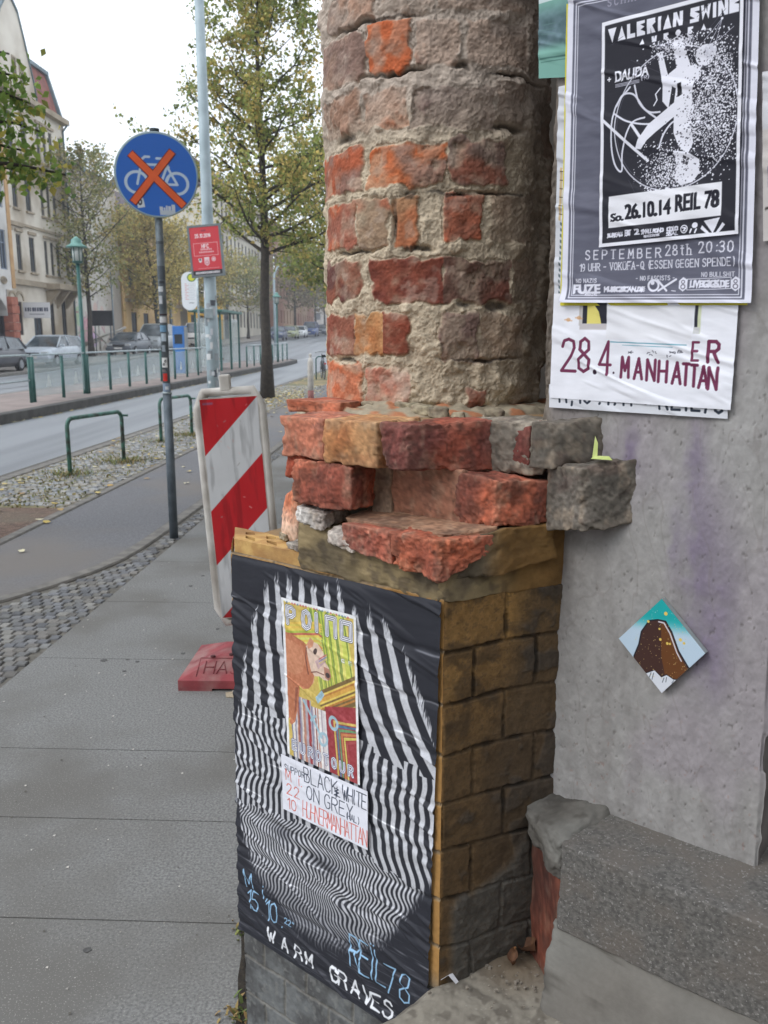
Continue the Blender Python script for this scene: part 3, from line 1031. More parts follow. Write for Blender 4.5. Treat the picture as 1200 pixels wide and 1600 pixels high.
def art_tile():
    c = Canvas(240, 240, (150, 190, 206))
    # painted square; its own axes stand on a corner on the wall
    tl, br = (c.X / c.w), (c.Y / c.h)
    up = 1 - (tl + br) / 2 * 1.0            # 1 at the top corner, 0 at the foot
    c.a = mixc((186, 206, 222), (22, 164, 164), sstep(.62, .82, up)).astype(np.float32)
    # corner frame: top corner = canvas (0,0); right corner = (1,0); left corner = (0,1)
    def Q(x, y):                            # x right, y down in the wall's upright frame, both 0..1 over the diagonal
        a_, b_ = y + (x - .5), y - (x - .5)
        return (a_ * c.w, b_ * c.h)
    hill = [(.18, .66), (.24, .52), (.27, .38), (.36, .25), (.46, .225), (.55, .23), (.62, .33), (.70, .52), (.80, .66), (.9, .80), (.5, 1.02), (.1, .8)]
    c.poly([Q(x, y) for x, y in hill], (66, 40, 34))
    c.poly([Q(x, y) for x, y in [(.5, .25), (.55, .26), (.62, .36), (.7, .55), (.79, .68), (.8, .8), (.55, .85), (.5, .6)]], (112, 66, 26), .8)
    c.line([Q(x, y) for x, y in hill[:10]], 5, (24, 22, 34))
    c.line([Q(x, y) for x, y in [(.47, .245), (.53, .25), (.60, .35), (.68, .54), (.73, .62)]], 5, (206, 200, 206))
    c.poly([Q(x, y) for x, y in [(.3, .82), (.34, .81), (.42, .765), (.50, .825), (.56, .79), (.64, .825), (.72, .82), (.5, 1.04)]], (214, 218, 226))
    c.line([Q(x, y) for x, y in [(.32, .815), (.42, .765), (.50, .825), (.56, .79), (.64, .825), (.7, .82)]], 3, (24, 22, 34))
    for p in ([(.38, .80), (.36, .85)], [(.41, .80), (.39, .87)], [(.53, .83), (.51, .88)], [(.56, .82), (.55, .87)], [(.64, .84), (.62, .87)]):
        c.line([Q(*q) for q in p], 3, (90, 100, 110))
    r = random.Random(2)
    for x, y, s in ((.55, .15, 7), (.35, .26, 5), (.48, .32, 4), (.49, .43, 5), (.57, .46, 5), (.60, .46, 4), (.72, .40, 6), (.76, .43, 5), (.66, .9, 3)):
        c.ell(*Q(x, y), s, s, (226, 196, 96), rot=.7)
    for _ in range(150):
        x, y = r.uniform(.2, .8), r.uniform(.12, .85)
        s = r.uniform(.5, 1.7)
        c.ell(*Q(x, y), s, s, (214, 190, 130) if y > .2 else (190, 220, 214), .9)
    return c
# ---------------------------------------------------------------- the house corner in front
NW = 0.19                                   # the grey wall stands this far behind the pillar's front face
RA = math.radians(65)
RD = (math.cos(RA), math.sin(RA))           # direction of the pillar's right face in (u, n)
M_BRICK = mat_attr('old_brick', rough=0.9, bump=0.35, bscale=260, var=0.14, vscale=90, spec=0.2, dist=0.0015)
M_PLASTER = mat_attr('stained_plaster', rough=0.9, bump=0.35, bscale=220, var=0.07, vscale=120, spec=0.2, dist=0.001)
ORANGE, DARKRED, OCHRE, MORTAR, GREYB = (186, 114, 86), (138, 84, 70), (184, 138, 96), (146, 137, 122), (172, 138, 124)

pillar = thing('brick_pillar', 'weathered brick pillar with a round shaft on an angular yellow brick base plastered with posters', 'pillar', H(-.28, .3, 0))
POFF = Vector(pillar.location)


def pin(o, root):
    """parent without moving"""
    o.parent = root
    o.matrix_parent_inverse = Matrix.Translation(-Vector(root.location))
    return o


# ---- round shaft
def build_shaft():
    cu, cn, R = -.298, .376, .2023
    fwd = math.degrees(math.atan2(C0[1] + cu * UU[1] + cn * NN[1], C0[0] + cu * UU[0] + cn * NN[0])) + 180   # towards the viewer's side
    th = np.concatenate([np.linspace(-95, 100, 640), np.linspace(102, 263, 60)])
    zz = np.concatenate([np.linspace(1.44, 2.17, 560), np.linspace(2.18, 3.0, 60)])
    T, Z = np.meshgrid(th, zz)
    bricks = [  # angle from, to, height from, to, main colour, second colour, mortar cover 0..1
        (-76, -38, 1.459, 1.535, ORANGE, (196, 110, 78), .05), (-35, -11, 1.456, 1.533, (170, 110, 96), (206, 186, 176), .35), (17, 28, 1.465, 1.496, (136, 80, 66), DARKRED, .4),
        (-74, -43, 1.551, 1.62, DARKRED, (140, 76, 64), .05), (-43.4, -25, 1.552, 1.621, (176, 116, 74), OCHRE, .0), (-25.4, -12, 1.555, 1.623, (130, 66, 52), DARKRED, .05), (4, 22, 1.542, 1.621, (126, 104, 102), (120, 84, 78), .55), (23, 51, 1.541, 1.622, (112, 98, 92), GREYB, .75),
        (-76, -39, 1.647, 1.714, (128, 74, 60), (104, 66, 64), .05), (-32, 4, 1.64, 1.71, (136, 72, 58), (118, 62, 54), .06), (4.6, 40, 1.64, 1.711, (122, 76, 68), (104, 78, 72), .3), (42, 63, 1.641, 1.713, (112, 96, 86), GREYB, .6),
        (-76, -40, 1.736, 1.81, (180, 92, 62), (150, 90, 76), .16), (-40, -22, 1.731, 1.809, (150, 128, 110), (176, 110, 88), .2), (-20, -8, 1.727, 1.808, (170, 128, 98), (178, 110, 78), .15), (5, 24, 1.737, 1.812, (176, 94, 68), (150, 90, 74), .22), (28, 56, 1.741, 1.818, (126, 108, 98), GREYB, .8),
        (-83, -37, 1.826, 1.896, (170, 88, 62), (140, 104, 96), .25), (-34, 5, 1.825, 1.89, (190, 100, 60), (150, 116, 106), .4), (6, 37, 1.831, 1.899, (150, 92, 78), (130, 110, 106), .45),
        (-74, -38, 1.921, 1.983, GREYB, (150, 118, 104), .6), (-37, -13, 1.922, 1.978, (186, 104, 72), GREYB, .66), (-11, 28, 1.916, 1.975, (134, 116, 112), (124, 104, 104), .72), (29, 45, 1.929, 1.987, (120, 104, 98), GREYB, .7),
        (-72, -35, 2.002, 2.072, (150, 124, 114), (134, 110, 106), .35), (-34, -11, 2.004, 2.08, (196, 100, 62), (160, 124, 110), .3), (-10, 11, 2.006, 2.071, (150, 122, 114), GREYB, .6), (13, 45, 2.013, 2.076, (130, 112, 108), GREYB, .66),
        (-66, -29, 2.086, 2.132, (140, 124, 120), GREYB, .5), (-27, -1, 2.089, 2.125, GREYB, (136, 124, 118), .6), (0, 45, 2.092, 2.13, GREYB, (130, 116, 112), .6)]
    r0 = random.Random(4)
    for k in range(-1, 18):                                    # the courses nobody sees: sides, back and top
        z0 = 1.459 + .0875 * k
        lo = 64 if z0 < 2.08 else -95
        a = lo + r0.uniform(0, 20)
        while a < 262:
            w = r0.choice((34, 38, 62))
            bricks.append((a, a + w - 3, z0, z0 + .07, r0.choice((ORANGE, DARKRED, GREYB)), GREYB, .85))
            a += w
    sx, sz = T * math.pi / 180 * R, Z
    wob = (fbm(sx * 48, sz * 48, 0, 4, 21) - .5) * .030
    n0 = fbm(sx * 8, sz * 10, 5, 3, 22)
    n3 = fbm(sx * 260, sz * 300, 1, 3, 23)
    dist = np.full(T.shape, -1.0)
    colr = np.zeros(T.shape + (3,))
    cov = np.full(T.shape, 1.0)
    n1 = fbm(sx * 22, sz * 22, 1.7, 4, 5)
    n2 = fbm(sx * 60, sz * 60, 4.2, 4, 6)
    for i, (a0, a1, z0, z1, c1, c2, cv_) in enumerate(bricks):
        d = np.minimum(np.minimum(T - a0, a1 - T) * math.pi / 180 * R, np.minimum(Z - z0, z1 - Z)) + wob * .75
        m = d > np.maximum(dist, -.004)
        dist = np.where(d > dist, d, dist)
        t = sstep(.38, .62, fbm(sx * 18 + i * 3, sz * 26, i, 3, 9))
        cc = mixc(c1, c2, t)
        colr = np.where(m[..., None], (cc * .86 + .14 * np.mean(cc, -1, keepdims=True)) * np.array((1.02, .985, .92)), colr)
        cov = np.where(m, cv_ * (.74 if a1 < 40 else .92), cov)
    ins = sstep(-.002, .003, dist)
    cover = sstep(-.06, .06, cov - n1 * .75 - .25 * n2 + .08) * (cov > .01)
    cover = np.minimum(cover, 1.0)
    brick = ins * (1 - .62 * cover)
    mort = mixc((176, 160, 138), (210, 195, 170), n2) * (.86 + .28 * n1)[..., None]
    up = sstep(1.86, 1.98, Z)[..., None]
    mort = mixc(mort, (120, 110, 96), sstep(.6, .74, n3) * .5)
    mort = mort * (1 - up) + up * mixc((164, 150, 138), (196, 182, 168), n2)
    side = sstep(34, 62, T)[..., None]                         # darker towards the wall
    col = mixc(mort, colr * (.86 + .3 * n2)[..., None], brick)
    col = mixc(col, mort * .95, sstep(.52, .74, fbm(sx * 30, sz * 30, 6, 3, 29)) * .5 * brick)
    col = col * (.9 + .2 * n3)[..., None]
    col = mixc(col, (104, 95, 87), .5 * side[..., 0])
    dust = sstep(.56, .7, fbm(sx * 45, sz * 45, 8, 3, 31)) * .4
    col = mixc(col, (178, 160, 146), dust * brick)
    hole = np.zeros(T.shape)
    for a, z, wa, wz in ((-52, 1.914, 9, .007), (37, 1.921, 11, .006), (33, 1.634, 7, .007), (14, 1.634, 4, .005), (-12, 1.814, 3, .01), (6, 1.814, 12, .004), (35, 1.818, 16, .003), (12, 2.005, 4, .006), (-19, 1.77, 1.2, .04), (-46, 1.727, 14, .004), (-8, 1.727, 8, .005), (24, 1.545, 20, .003), (-20, 2.0, 18, .003), (-30, 2.082, 28, .004), (40, 2.0, 20, .0025), (-50, 1.543, 10, .005)):
        hole = np.maximum(hole, np.exp(-((T - a) / wa) ** 4 - ((Z - z + wob * .5) / wz) ** 2))
    rag = sstep(48, 80, T) * (fbm(sx * 14, sz * 16, 0, 4, 77) - .42) * .05
    joint = ins * .0026 + (1 - ins) * (-.0022)
    disp = joint * (1 - cover * .85) + (n0 - .5) * .016 + (n1 - .5) * .014 * (1 - .45 * brick) + (n2 - .5) * .010 * (1 - .5 * brick) + (n3 - .5) * (.0030 - .0012 * brick) - hole * .014 * sstep(.3, .6, n1 + .3 * (n2 - .5)) + rag * (T < 110)
    disp = disp + .006 * sstep(.5, .75, fbm(sx * 30, sz * 30, 3, 3, 44)) * (1 - ins)
    col = mixc(col, (72, 66, 60), sstep(.3, .9, hole) * .6)
    # foot of the shaft is chewed away on the left
    disp = disp - .02 * sstep(1.475, 1.455, Z) * sstep(.4, .7, n1)
    rad = R + disp
    ang = np.radians(fwd + T)
    X = C0[0] + cu * UU[0] + cn * NN[0] + rad * np.cos(ang)
    Yv = C0[1] + cu * UU[1] + cn * NN[1] + rad * np.sin(ang)
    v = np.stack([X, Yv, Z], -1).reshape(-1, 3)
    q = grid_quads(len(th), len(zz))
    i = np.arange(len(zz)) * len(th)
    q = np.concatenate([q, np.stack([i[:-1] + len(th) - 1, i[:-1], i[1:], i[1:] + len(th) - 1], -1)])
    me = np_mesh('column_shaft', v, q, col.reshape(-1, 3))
    return pin(link('column_shaft', me, M_BRICK), pillar)


build_shaft()


# ---- angular base with yellow bricks
def brick_face(name, org, du, length, z0, z1, seed, paint, res=0.0013, zj=None, inset=0.0):
    """one face of the base; org, du in (u, n); paint(x, z, brick id, joint distance) -> colour, extra displacement"""
    nx, nz = int(length / res), int((z1 - z0) / res)
    X, Z = np.meshgrid(np.linspace(0, length, nx), np.linspace(z0, z1, nz))
    wz = (fbm(X * 9, Z * 5, seed, 2, seed) - .5) * .012
    k = np.floor((1.2065 - (Z + wz)) / .0822)
    fz = (1.2065 - (Z + wz)) / .0822 - k
    bl = np.where(k % 2 == 0, .113, .113)
    off = np.where(k % 2 == 0, 0.0, .056) + .004 * _hash(k.astype(np.int32), k.astype(np.int32) * 3, k.astype(np.int32), 5)
    xb = (X + off + (fbm(X * 30, Z * 30, 2, 2, seed + 2) - .5) * .006) / bl
    ix = np.floor(xb)
    fx = xb - ix
    dj = np.minimum(np.minimum(fz, 1 - fz) * .0822, np.minimum(fx, 1 - fx) * bl)
    bid = _hash(ix.astype(np.int32), k.astype(np.int32), ix.astype(np.int32) * 0 + seed, 3)
    n1 = fbm(X * 25, Z * 25, seed + .5, 4, seed + 11)
    n2 = fbm(X * 90, Z * 90, seed + 1.5, 3, seed + 12)
    col, ex = paint(X, Z, bid, dj, n1, n2, k)
    h = sstep(.0008, .0045, dj + (n2 - .5) * .005)
    disp = (h - 1) * .0022 + (n1 - .5) * .0035 + (n2 - .5) * .0022 + ex - inset
    nrm = (du[1], -du[0])
    u = org[0] + du[0] * X + nrm[0] * disp
    n = org[1] + du[1] * X + nrm[1] * disp
    v = Hn(u.ravel(), n.ravel(), Z.ravel())
    me = np_mesh(name, v, grid_quads(nx, nz), col.reshape(-1, 3))
    return pin(link(name, me, M_BRICK), pillar)


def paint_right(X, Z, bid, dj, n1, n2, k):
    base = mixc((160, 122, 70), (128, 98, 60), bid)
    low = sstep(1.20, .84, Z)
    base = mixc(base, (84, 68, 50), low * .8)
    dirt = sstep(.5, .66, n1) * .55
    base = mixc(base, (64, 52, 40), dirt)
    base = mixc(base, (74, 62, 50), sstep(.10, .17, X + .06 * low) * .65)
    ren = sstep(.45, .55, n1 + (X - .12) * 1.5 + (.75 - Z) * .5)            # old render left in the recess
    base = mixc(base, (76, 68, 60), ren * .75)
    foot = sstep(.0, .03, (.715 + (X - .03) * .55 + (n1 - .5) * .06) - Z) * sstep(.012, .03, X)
    base = mixc(base, (82, 78, 72), foot)
    joint = 1 - sstep(.001, .0055, dj + (n2 - .5) * .003)
    c = mixc(base, base * .62, joint * (.35 + .6 * sstep(.35, .6, n1)) * (1 - foot))
    edge = sstep(.008, .0, X)
    c = mixc(c, (146, 112, 70), edge * .8 * (Z > .66))
    grit = fbm(X * 240, Z * 240, 3, 2, 66)
    c = mixc(c, (58, 48, 38), sstep(.62, .72, grit) * .4)
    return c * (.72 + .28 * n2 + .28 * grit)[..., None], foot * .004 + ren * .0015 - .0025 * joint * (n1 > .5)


def paint_front(X, Z, bid, dj, n1, n2, k):
    y = mixc((176, 134, 80), (150, 112, 66), bid)
    g = mixc((112, 114, 114), (84, 84, 84), sstep(.35, .65, n1))
    g = mixc(g, (130, 130, 126), sstep(.55, .7, n2) * .5)
    t = sstep(.60, .52, Z)
    c = mixc(y, g, t)
    joint = 1 - sstep(.001, .0055, dj)
    return mixc(c, (124, 120, 112), joint * .6), 0 * X


brick_face('base_face', (-.468, 0.0), (1, 0), .468, -.02, 1.2065, 2, paint_front)
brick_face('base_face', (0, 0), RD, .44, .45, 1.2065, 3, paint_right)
PL2 = (-.565, .09)
_d = (-.468 - PL2[0], 0 - PL2[1])
_L = math.hypot(*_d)
brick_face('base_face', PL2, (_d[0] / _L, _d[1] / _L), _L, -.02, 1.2065, 4, paint_front, res=.002)
mb = MB()
PLAN = [(-.460, .014), (-.012, .016), (RD[0] * .43 - .014, RD[1] * .43), (.08, .62), (-.45, .62), (-.58, .4), (PL2[0] + .014, PL2[1] + .006)]
mb.prism([H(u, n, -.02) for u, n in PLAN], (0, 0, 1), 1.2195 + .0)
pin(mb.build('base_core', mat_noise('sandy_mortar', (142, 128, 104), (116, 104, 88), 30, .95, bump=.6, bscale=120, dist=.003, c3=(150, 120, 84), scale3=9)), pillar)

# perforated yellow brick closing the top at the left
bm = bmesh.new()
gx, gy = [0, .03, .055, .085, .11, .14, .165, .2], [0, .02, .042, .06, .082, .1]
holes = {(i, j) for i in (1, 3, 5) for j in (1, 3)}
V = {}


def hv(i, j, lv):
    key = (i, j, lv)
    if key not in V:
        o = (-.462, .004)
        e1 = (1, 0.0)
        e2 = (-.74, .67)
        V[key] = bm.verts.new(H(o[0] + gx[i] * e1[0] + gy[j] * e2[0], o[1] + gx[i] * e1[1] + gy[j] * e2[1], (1.2295, 1.185, 1.1995)[lv] + (.0015 * math.sin(i * 3 + j * 5) if lv == 0 else 0)))
    return V[key]


for i in range(len(gx) - 1):
    for j in range(len(gy) - 1):
        if (i, j) in holes:
            bm.faces.new([hv(a, b, 1) for a, b in ((i, j), (i + 1, j), (i + 1, j + 1), (i, j + 1))])
            for (a, b), (c_, d_) in (((i, j), (i + 1, j)), ((i + 1, j), (i + 1, j + 1)), ((i + 1, j + 1), (i, j + 1)), ((i, j + 1), (i, j))):
                bm.faces.new((hv(a, b, 1), hv(c_, d_, 1), hv(c_, d_, 0), hv(a, b, 0)))
        else:
            bm.faces.new([hv(a, b, 0) for a, b in ((i, j), (i + 1, j), (i + 1, j + 1), (i, j + 1))])
nx_, ny_ = len(gx) - 1, len(gy) - 1
ring = [(i, 0) for i in range(nx_)] + [(nx_, j) for j in range(ny_)] + [(i, ny_) for i in range(nx_, 0, -1)] + [(0, j) for j in range(ny_, 0, -1)]
for p, q in zip(ring, ring[1:] + ring[:1]):
    bm.faces.new((hv(*p, 0), hv(*q, 0), hv(*q, 2), hv(*p, 2)))
bmesh.ops.recalc_face_normals(bm, faces=bm.faces[:])
me = bpy.data.meshes.new('perforated_brick')
bm.to_mesh(me)
bm.free()
pin(link('perforated_brick', me, mat_noise('yellow_brick', (206, 168, 104), (178, 136, 82), 40, .85, bump=.4, bscale=180, dist=.002, c3=(160, 120, 76), scale3=14)), pillar)


# ---- broken stepped courses between base and shaft
def dustcol(c1, c2, dust=(168, 148, 126), dirt=(70, 52, 48), dk=.35, ds=.5, seed=0):
    def f(v, n1, n2, edge):
        t = sstep(.35, .65, n2)
        c = mixc(c1, c2, t)
        d = sstep(.52, .72, fbm(v[:, 0] * 30, v[:, 1] * 30, v[:, 2] * 30, 3, seed + 40))
        c = mixc(c, dirt, d * dk)
        w = sstep(.55, .75, fbm(v[:, 0] * 70, v[:, 1] * 70, v[:, 2] * 40, 3, seed + 60))
        c = mixc(c, dust, w * ds * .7)
        c = mixc(c, dust, edge * .45 * ds)
        pit = sstep(.66, .78, fbm(v[:, 0] * 150, v[:, 1] * 150, v[:, 2] * 150, 2, seed + 80))
        c = mixc(c, np.asarray(dirt) * .8, pit * .28)
        return c * (.8 + .4 * n1)[:, None] * (.74 + .52 * fbm(v[:, 0] * 210, v[:, 1] * 210, v[:, 2] * 210, 2, seed + 70))[:, None]
    return f


def block(name, plan, z0, z1, colf, seed, cuts=30, rnd=.055, amp=.0055, chip=.008, root=None, freq=40):
    z0 = z0 if isinstance(z0, (list, tuple)) else [z0] * 4
    z1 = z1 if isinstance(z1, (list, tuple)) else [z1] * 4
    pts = [H(u, n, z) for (u, n), z in zip(plan, z0)] + [H(u, n, z) for (u, n), z in zip(plan, z1)]
    return pin(rough_block(name, pts, cuts, rnd, amp, freq, seed, colf, M_BRICK, chip=chip), root or pillar)


RED1, RED2 = (176, 100, 76), (136, 76, 62)
# top course
o = block('cornice_brick', [(-.338, .0), (-.236, .0), (-.238, .11), (-.345, .12)], 1.388, 1.457, dustcol((184, 116, 92), (160, 96, 80), dirt=(58, 58, 72), dk=.25, seed=1), 1, rnd=.06)
o['label'] = 'orange brick end with a blue black smear'
o = block('cornice_brick', [(-.232, -.004), (-.124, -.004), (-.126, .11), (-.232, .11)], 1.387, 1.458, dustcol((190, 146, 104), (170, 118, 78), dirt=(150, 90, 60), dk=.3, seed=2), 2, rnd=.05)
o['label'] = 'pale ochre brick'
block('cornice_brick', [(-.113, -.004), (-.066, .0), (-.003, .132), (-.075, .17)], [1.389, 1.389, 1.381, 1.385], 1.4585, dustcol((156, 86, 68), (114, 68, 62), dk=.5, ds=.5, seed=3), 3, cuts=48, rnd=.05, amp=.007, chip=.009)
block('cornice_brick', [(.008, .135), (.055, .139), (.03, .24), (-.03, .22)], 1.388, 1.453, dustcol((128, 70, 60), (112, 66, 60), ds=.2, seed=4), 4, rnd=.08)
block('cornice_mortar', [(-.03, .122), (.076, .1465), (.05, .26), (-.08, .22)], 1.378, 1.457, dustcol((146, 138, 126), (120, 112, 102), seed=5), 5, cuts=40, amp=.008)
block('cornice_brick', [(.056, .133), (.089, .141), (.15, .192), (.08, .27)], [1.39, 1.39, 1.4, 1.4], [1.4605, 1.4605, 1.471, 1.46], dustcol((104, 98, 90), (84, 78, 72), seed=6), 6, cuts=20, amp=.004)
# brick lying flat behind, and its stub under the end brick
block('cornice_brick', [(-.43, .11), (-.30, .11), (-.30, .22), (-.43, .22)], 1.45, 1.4725, dustcol((190, 116, 88), (170, 96, 72), seed=7), 7)
block('cornice_brick', [(-.336, .012), (-.29, .012), (-.29, .1), (-.34, .1)], 1.352, 1.395, dustcol((178, 92, 66), (160, 80, 60), seed=8), 8, rnd=.25)
# middle course
block('cornice_brick', [(-.307, -.002), (-.178, -.002), (-.176, .10), (-.307, .10)], 1.3145, [1.388, 1.388, 1.386, 1.386], dustcol(RED1, RED2, seed=9), 9, cuts=46, rnd=.05, amp=.007, chip=.009)
o = block('cornice_brick', [(-.165, .069), (-.02, .069), (-.02, .16), (-.165, .16)], [1.306, 1.303, 1.303, 1.303], 1.387, dustcol((156, 132, 116), (150, 104, 84), dk=.2, seed=10), 10, rnd=.06, amp=.003)
o['label'] = 'recessed brick greyed with mortar'
block('cornice_brick', [(-.03, .066), (.0415, .067), (.0865, .163), (-.03, .17)], [1.304, 1.3045, 1.302, 1.3], [1.383, 1.3795, 1.371, 1.38], dustcol((174, 98, 74), (128, 76, 64), dk=.45, seed=11), 11, cuts=48, rnd=.055, amp=.007, chip=.010)
block('cornice_mortar', [(.078, .150), (.142, .1405), (.2025, .192), (.1, .26)], [1.297, 1.3026, 1.316, 1.30], [1.398, 1.394, 1.4115, 1.40], dustcol((116, 110, 102), (92, 87, 80), seed=12), 12, cuts=46, rnd=.05, amp=.007, chip=.009)
# lowest course: two broken reds bedded in a mortar bevel
block('cornice_brick', [(-.187, -.012), (-.086, -.016), (-.086, .1), (-.187, .1)], [1.262, 1.246, 1.27, 1.27], 1.2975, dustcol((170, 96, 76), (126, 74, 64), ds=.8, seed=13), 13, cuts=40, rnd=.07, amp=.008, chip=.006)
block('cornice_brick', [(-.089, -.02), (.0085, -.02), (.045, .062), (-.089, .1)], [1.246, 1.237, 1.275, 1.26], [1.299, 1.2995, 1.300, 1.3], dustcol((186, 104, 74), (150, 84, 66), dk=.4, seed=14), 14, cuts=52, rnd=.08, amp=.011, chip=.008)


def bevelcol(v, n1, n2, edge):
    c = mixc((136, 120, 90), (98, 88, 72), sstep(.4, .65, n2))
    c = mixc(c, (84, 74, 62), sstep(.5, .66, fbm(v[:, 0] * 60, v[:, 1] * 60, v[:, 2] * 60, 3, 88)) * .6)
    x = (v[:, 0] - C0[0]) * UU[0] + (v[:, 1] - C0[1]) * UU[1]
    t = sstep(.03, .06, x)
    c = mixc(c, (118, 86, 46), t * .8)
    return c * (.8 + .4 * n1)[:, None]


block('mortar_bevel', [(-.302, -.001), (-.004, -.001), (-.004, .2), (-.302, .2)], 1.2, [1.286, 1.245, 1.3, 1.3], bevelcol, 15, cuts=60, rnd=.06, amp=.006, chip=.006)
block('mortar_bevel', [(-.012, -.002), (.006, .002), (RD[0] * .225, RD[1] * .222), (-.06, .2)], 1.2015, [1.245, 1.245, 1.305, 1.3], bevelcol, 16, cuts=44, rnd=.06, amp=.004, chip=.003)
o = block('plaster_chunk', [(-.303, -.004), (-.235, -.006), (-.238, .06), (-.303, .06)], [1.281, 1.276, 1.28, 1.28], [1.312, 1.302, 1.31, 1.31], dustcol((212, 206, 200), (186, 178, 170), dk=.2, seed=17), 17, rnd=.2, amp=.010, chip=.008)
block('plaster_chunk', [(-.225, -.008), (-.165, -.012), (-.17, .02), (-.225, .02)], [1.262, 1.248, 1.25, 1.26], [1.281, 1.264, 1.28, 1.285], dustcol((206, 198, 190), (176, 166, 156), dk=.3, seed=18), 18, rnd=.3, amp=.008)
o = block('broken_brick', [(-.40, .06), (-.345, .045), (-.34, .11), (-.40, .13)], 1.225, [1.305, 1.345, 1.345, 1.31], dustcol((196, 116, 84), (212, 180, 158), dk=.2, seed=19), 19, rnd=.35, amp=.008)
block('plaster_chunk', [(-.335, .006), (-.302, .004), (-.302, .04), (-.34, .04)], 1.229, 1.2415, dustcol((180, 174, 164), (160, 152, 142), seed=20), 20, rnd=.2)
block('plaster_chunk', [(-.40, .05), (-.37, .04), (-.37, .07), (-.40, .08)], 1.229, 1.243, dustcol((150, 140, 120), (126, 116, 98), seed=21), 21, rnd=.3, amp=.006)
block('cornice_mortar', [(-.205, .012), (-.004, .010), (.040, .075), (-.2, .10)], 1.285, [1.3005, 1.301, 1.309, 1.312], dustcol((184, 150, 120), (158, 122, 98), ds=.4, seed=22), 22, cuts=50, rnd=.04, amp=.006)
block('cornice_mortar', [(-.185, .055), (-.150, .062), (-.14, .12), (-.18, .12)], 1.30, 1.387, dustcol((140, 120, 102), (112, 92, 78), seed=23), 23, cuts=24, amp=.005)
block('mortar_bevel', [(-.002, .0), (.047, .062), (.092, .168), (-.04, .16)], [1.235, 1.24, 1.25, 1.24], [1.287, 1.305, 1.306, 1.31], bevelcol, 25, cuts=36, rnd=.10, amp=.006)
# rubble core of the stepped courses and the mortar the shaft stands in
CORE = [(-.30, .085), (-.08, .10), (-.045, .2), (.05, .42), (-.1, .6), (-.42, .6), (-.5, .38), (-.40, .18)]
mb = MB()
mb.prism([H(u, n, 1.2005) for u, n in CORE], (0, 0, 1), .2515)
pin(mb.build('rubble_core', MATS['sandy_mortar']), pillar)
th = np.linspace(0, 2 * np.pi, 300)
rr = np.linspace(.14, .275, 60)
Tm, Rm = np.meshgrid(th, rr)
um = -.298 + Rm * np.cos(Tm) * .96
nm = .376 + Rm * np.sin(Tm)
zm = 1.456 + .020 * sstep(.27, .19, Rm) * (fbm(um * 20, nm * 20, 1, 3, 2)) + .016 * (fbm(um * 40, nm * 40, 0, 4, 3) - .42) - .02 * sstep(.25, .275, Rm)
cm = mixc((138, 128, 110), (172, 160, 138), fbm(um * 60, nm * 60, 0, 3, 5))
cm = mixc(cm, (176, 120, 88), sstep(.6, .72, fbm(um * 35, nm * 35, 3, 2, 6)))
pin(link('mortar_bed', np_mesh('mortar_bed', Hn(um.ravel(), nm.ravel(), zm.ravel()), grid_quads(300, 60), cm.reshape(-1, 3)), M_BRICK), pillar)
for k, (u, n, sz) in enumerate(((-.19, .16, .026), (-.15, .155, .022), (-.235, .17, .03), (-.30, .165, .024), (-.33, .18, .028), (-.06, .19, .02), (-.26, .168, .018), (-.11, .165, .016))):
    block('mortar_crumb', [(u, n), (u + sz * 1.6, n), (u + sz * 1.5, n + sz), (u, n + sz)], 1.452, 1.452 + sz * .8, dustcol((160, 150, 126), (134, 124, 106), seed=30 + k), 30 + k, cuts=10, rnd=.4, amp=.008)


# ---- grey rendered wall beside the pillar
wall = thing('rendered_wall', 'grey rendered house wall with purple paint smears and a sharp right edge, behind the posters', 'wall', H(.22, NW, 0))
W_U0, W_U1, W_Z0, W_Z1 = .036, .398, .835, 3.0
nx, nz = 420, 620
zz = np.concatenate([np.linspace(W_Z0, 2.12, 560), np.linspace(2.14, W_Z1, 60)])
Uw, Zw = np.meshgrid(np.linspace(W_U0, W_U1, nx), zz)
n1 = fbm(Uw * 9, Zw * 4, 0, 4, 51)
n2 = fbm(Uw * 70, Zw * 50, 0, 4, 52)
c = mixc((144, 141, 138), (162, 160, 158), n1)
c = mixc(c, (120, 116, 113), sstep(.52, .7, fbm(Uw * 40, Zw * 7 + Uw * 6, 2, 4, 53)) * .28)
c = mixc(c, (152, 143, 150), sstep(.45, .65, fbm(Uw * 7, Zw * 5, 8, 3, 63)) * .5)       # brushed render
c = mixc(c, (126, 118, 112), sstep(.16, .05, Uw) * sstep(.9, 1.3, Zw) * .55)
for u, z, su, sz_, a in ((.30, 1.24, .025, .12, .55), (.325, 1.12, .012, .05, .35), (.19, 1.42, .010, .035, .8), (.285, 1.41, .013, .06, .7), (.30, 1.30, .022, .08, .4), (.262, 1.30, .01, .05, .45), (.335, 1.22, .018, .10, .5), (.31, 1.15, .02, .05, .5)):
    m = np.exp(-((Uw - u + (n2 - .5) * .02) / su) ** 2 - ((Zw - z) / sz_) ** 2) * (.4 + .9 * n2) * a
    c = mixc(c, (108, 94, 122), np.clip(m * .8, 0, .7))
sp = sstep(.80, .86, fbm(Uw * 190, Zw * 170, 4, 2, 54)) * sstep(.5, .35, np.abs(Zw - 1.15))
c = mixc(c, (100, 95, 92), sp * .35)
pk = sstep(.80, .85, fbm(Uw * 170, Zw * 150, 9, 2, 58)) * sstep(1.12, .9, Zw)
c = mixc(c, (140, 96, 84), pk * .3)
scr = .6 * sstep(.972, .99, 1 - np.abs(2 * fbm(Uw * 26 + Zw * 9, Zw * 7 - Uw * 5, 2, 2, 59) - 1)) * .35
c = mixc(c, (116, 108, 104), scr)
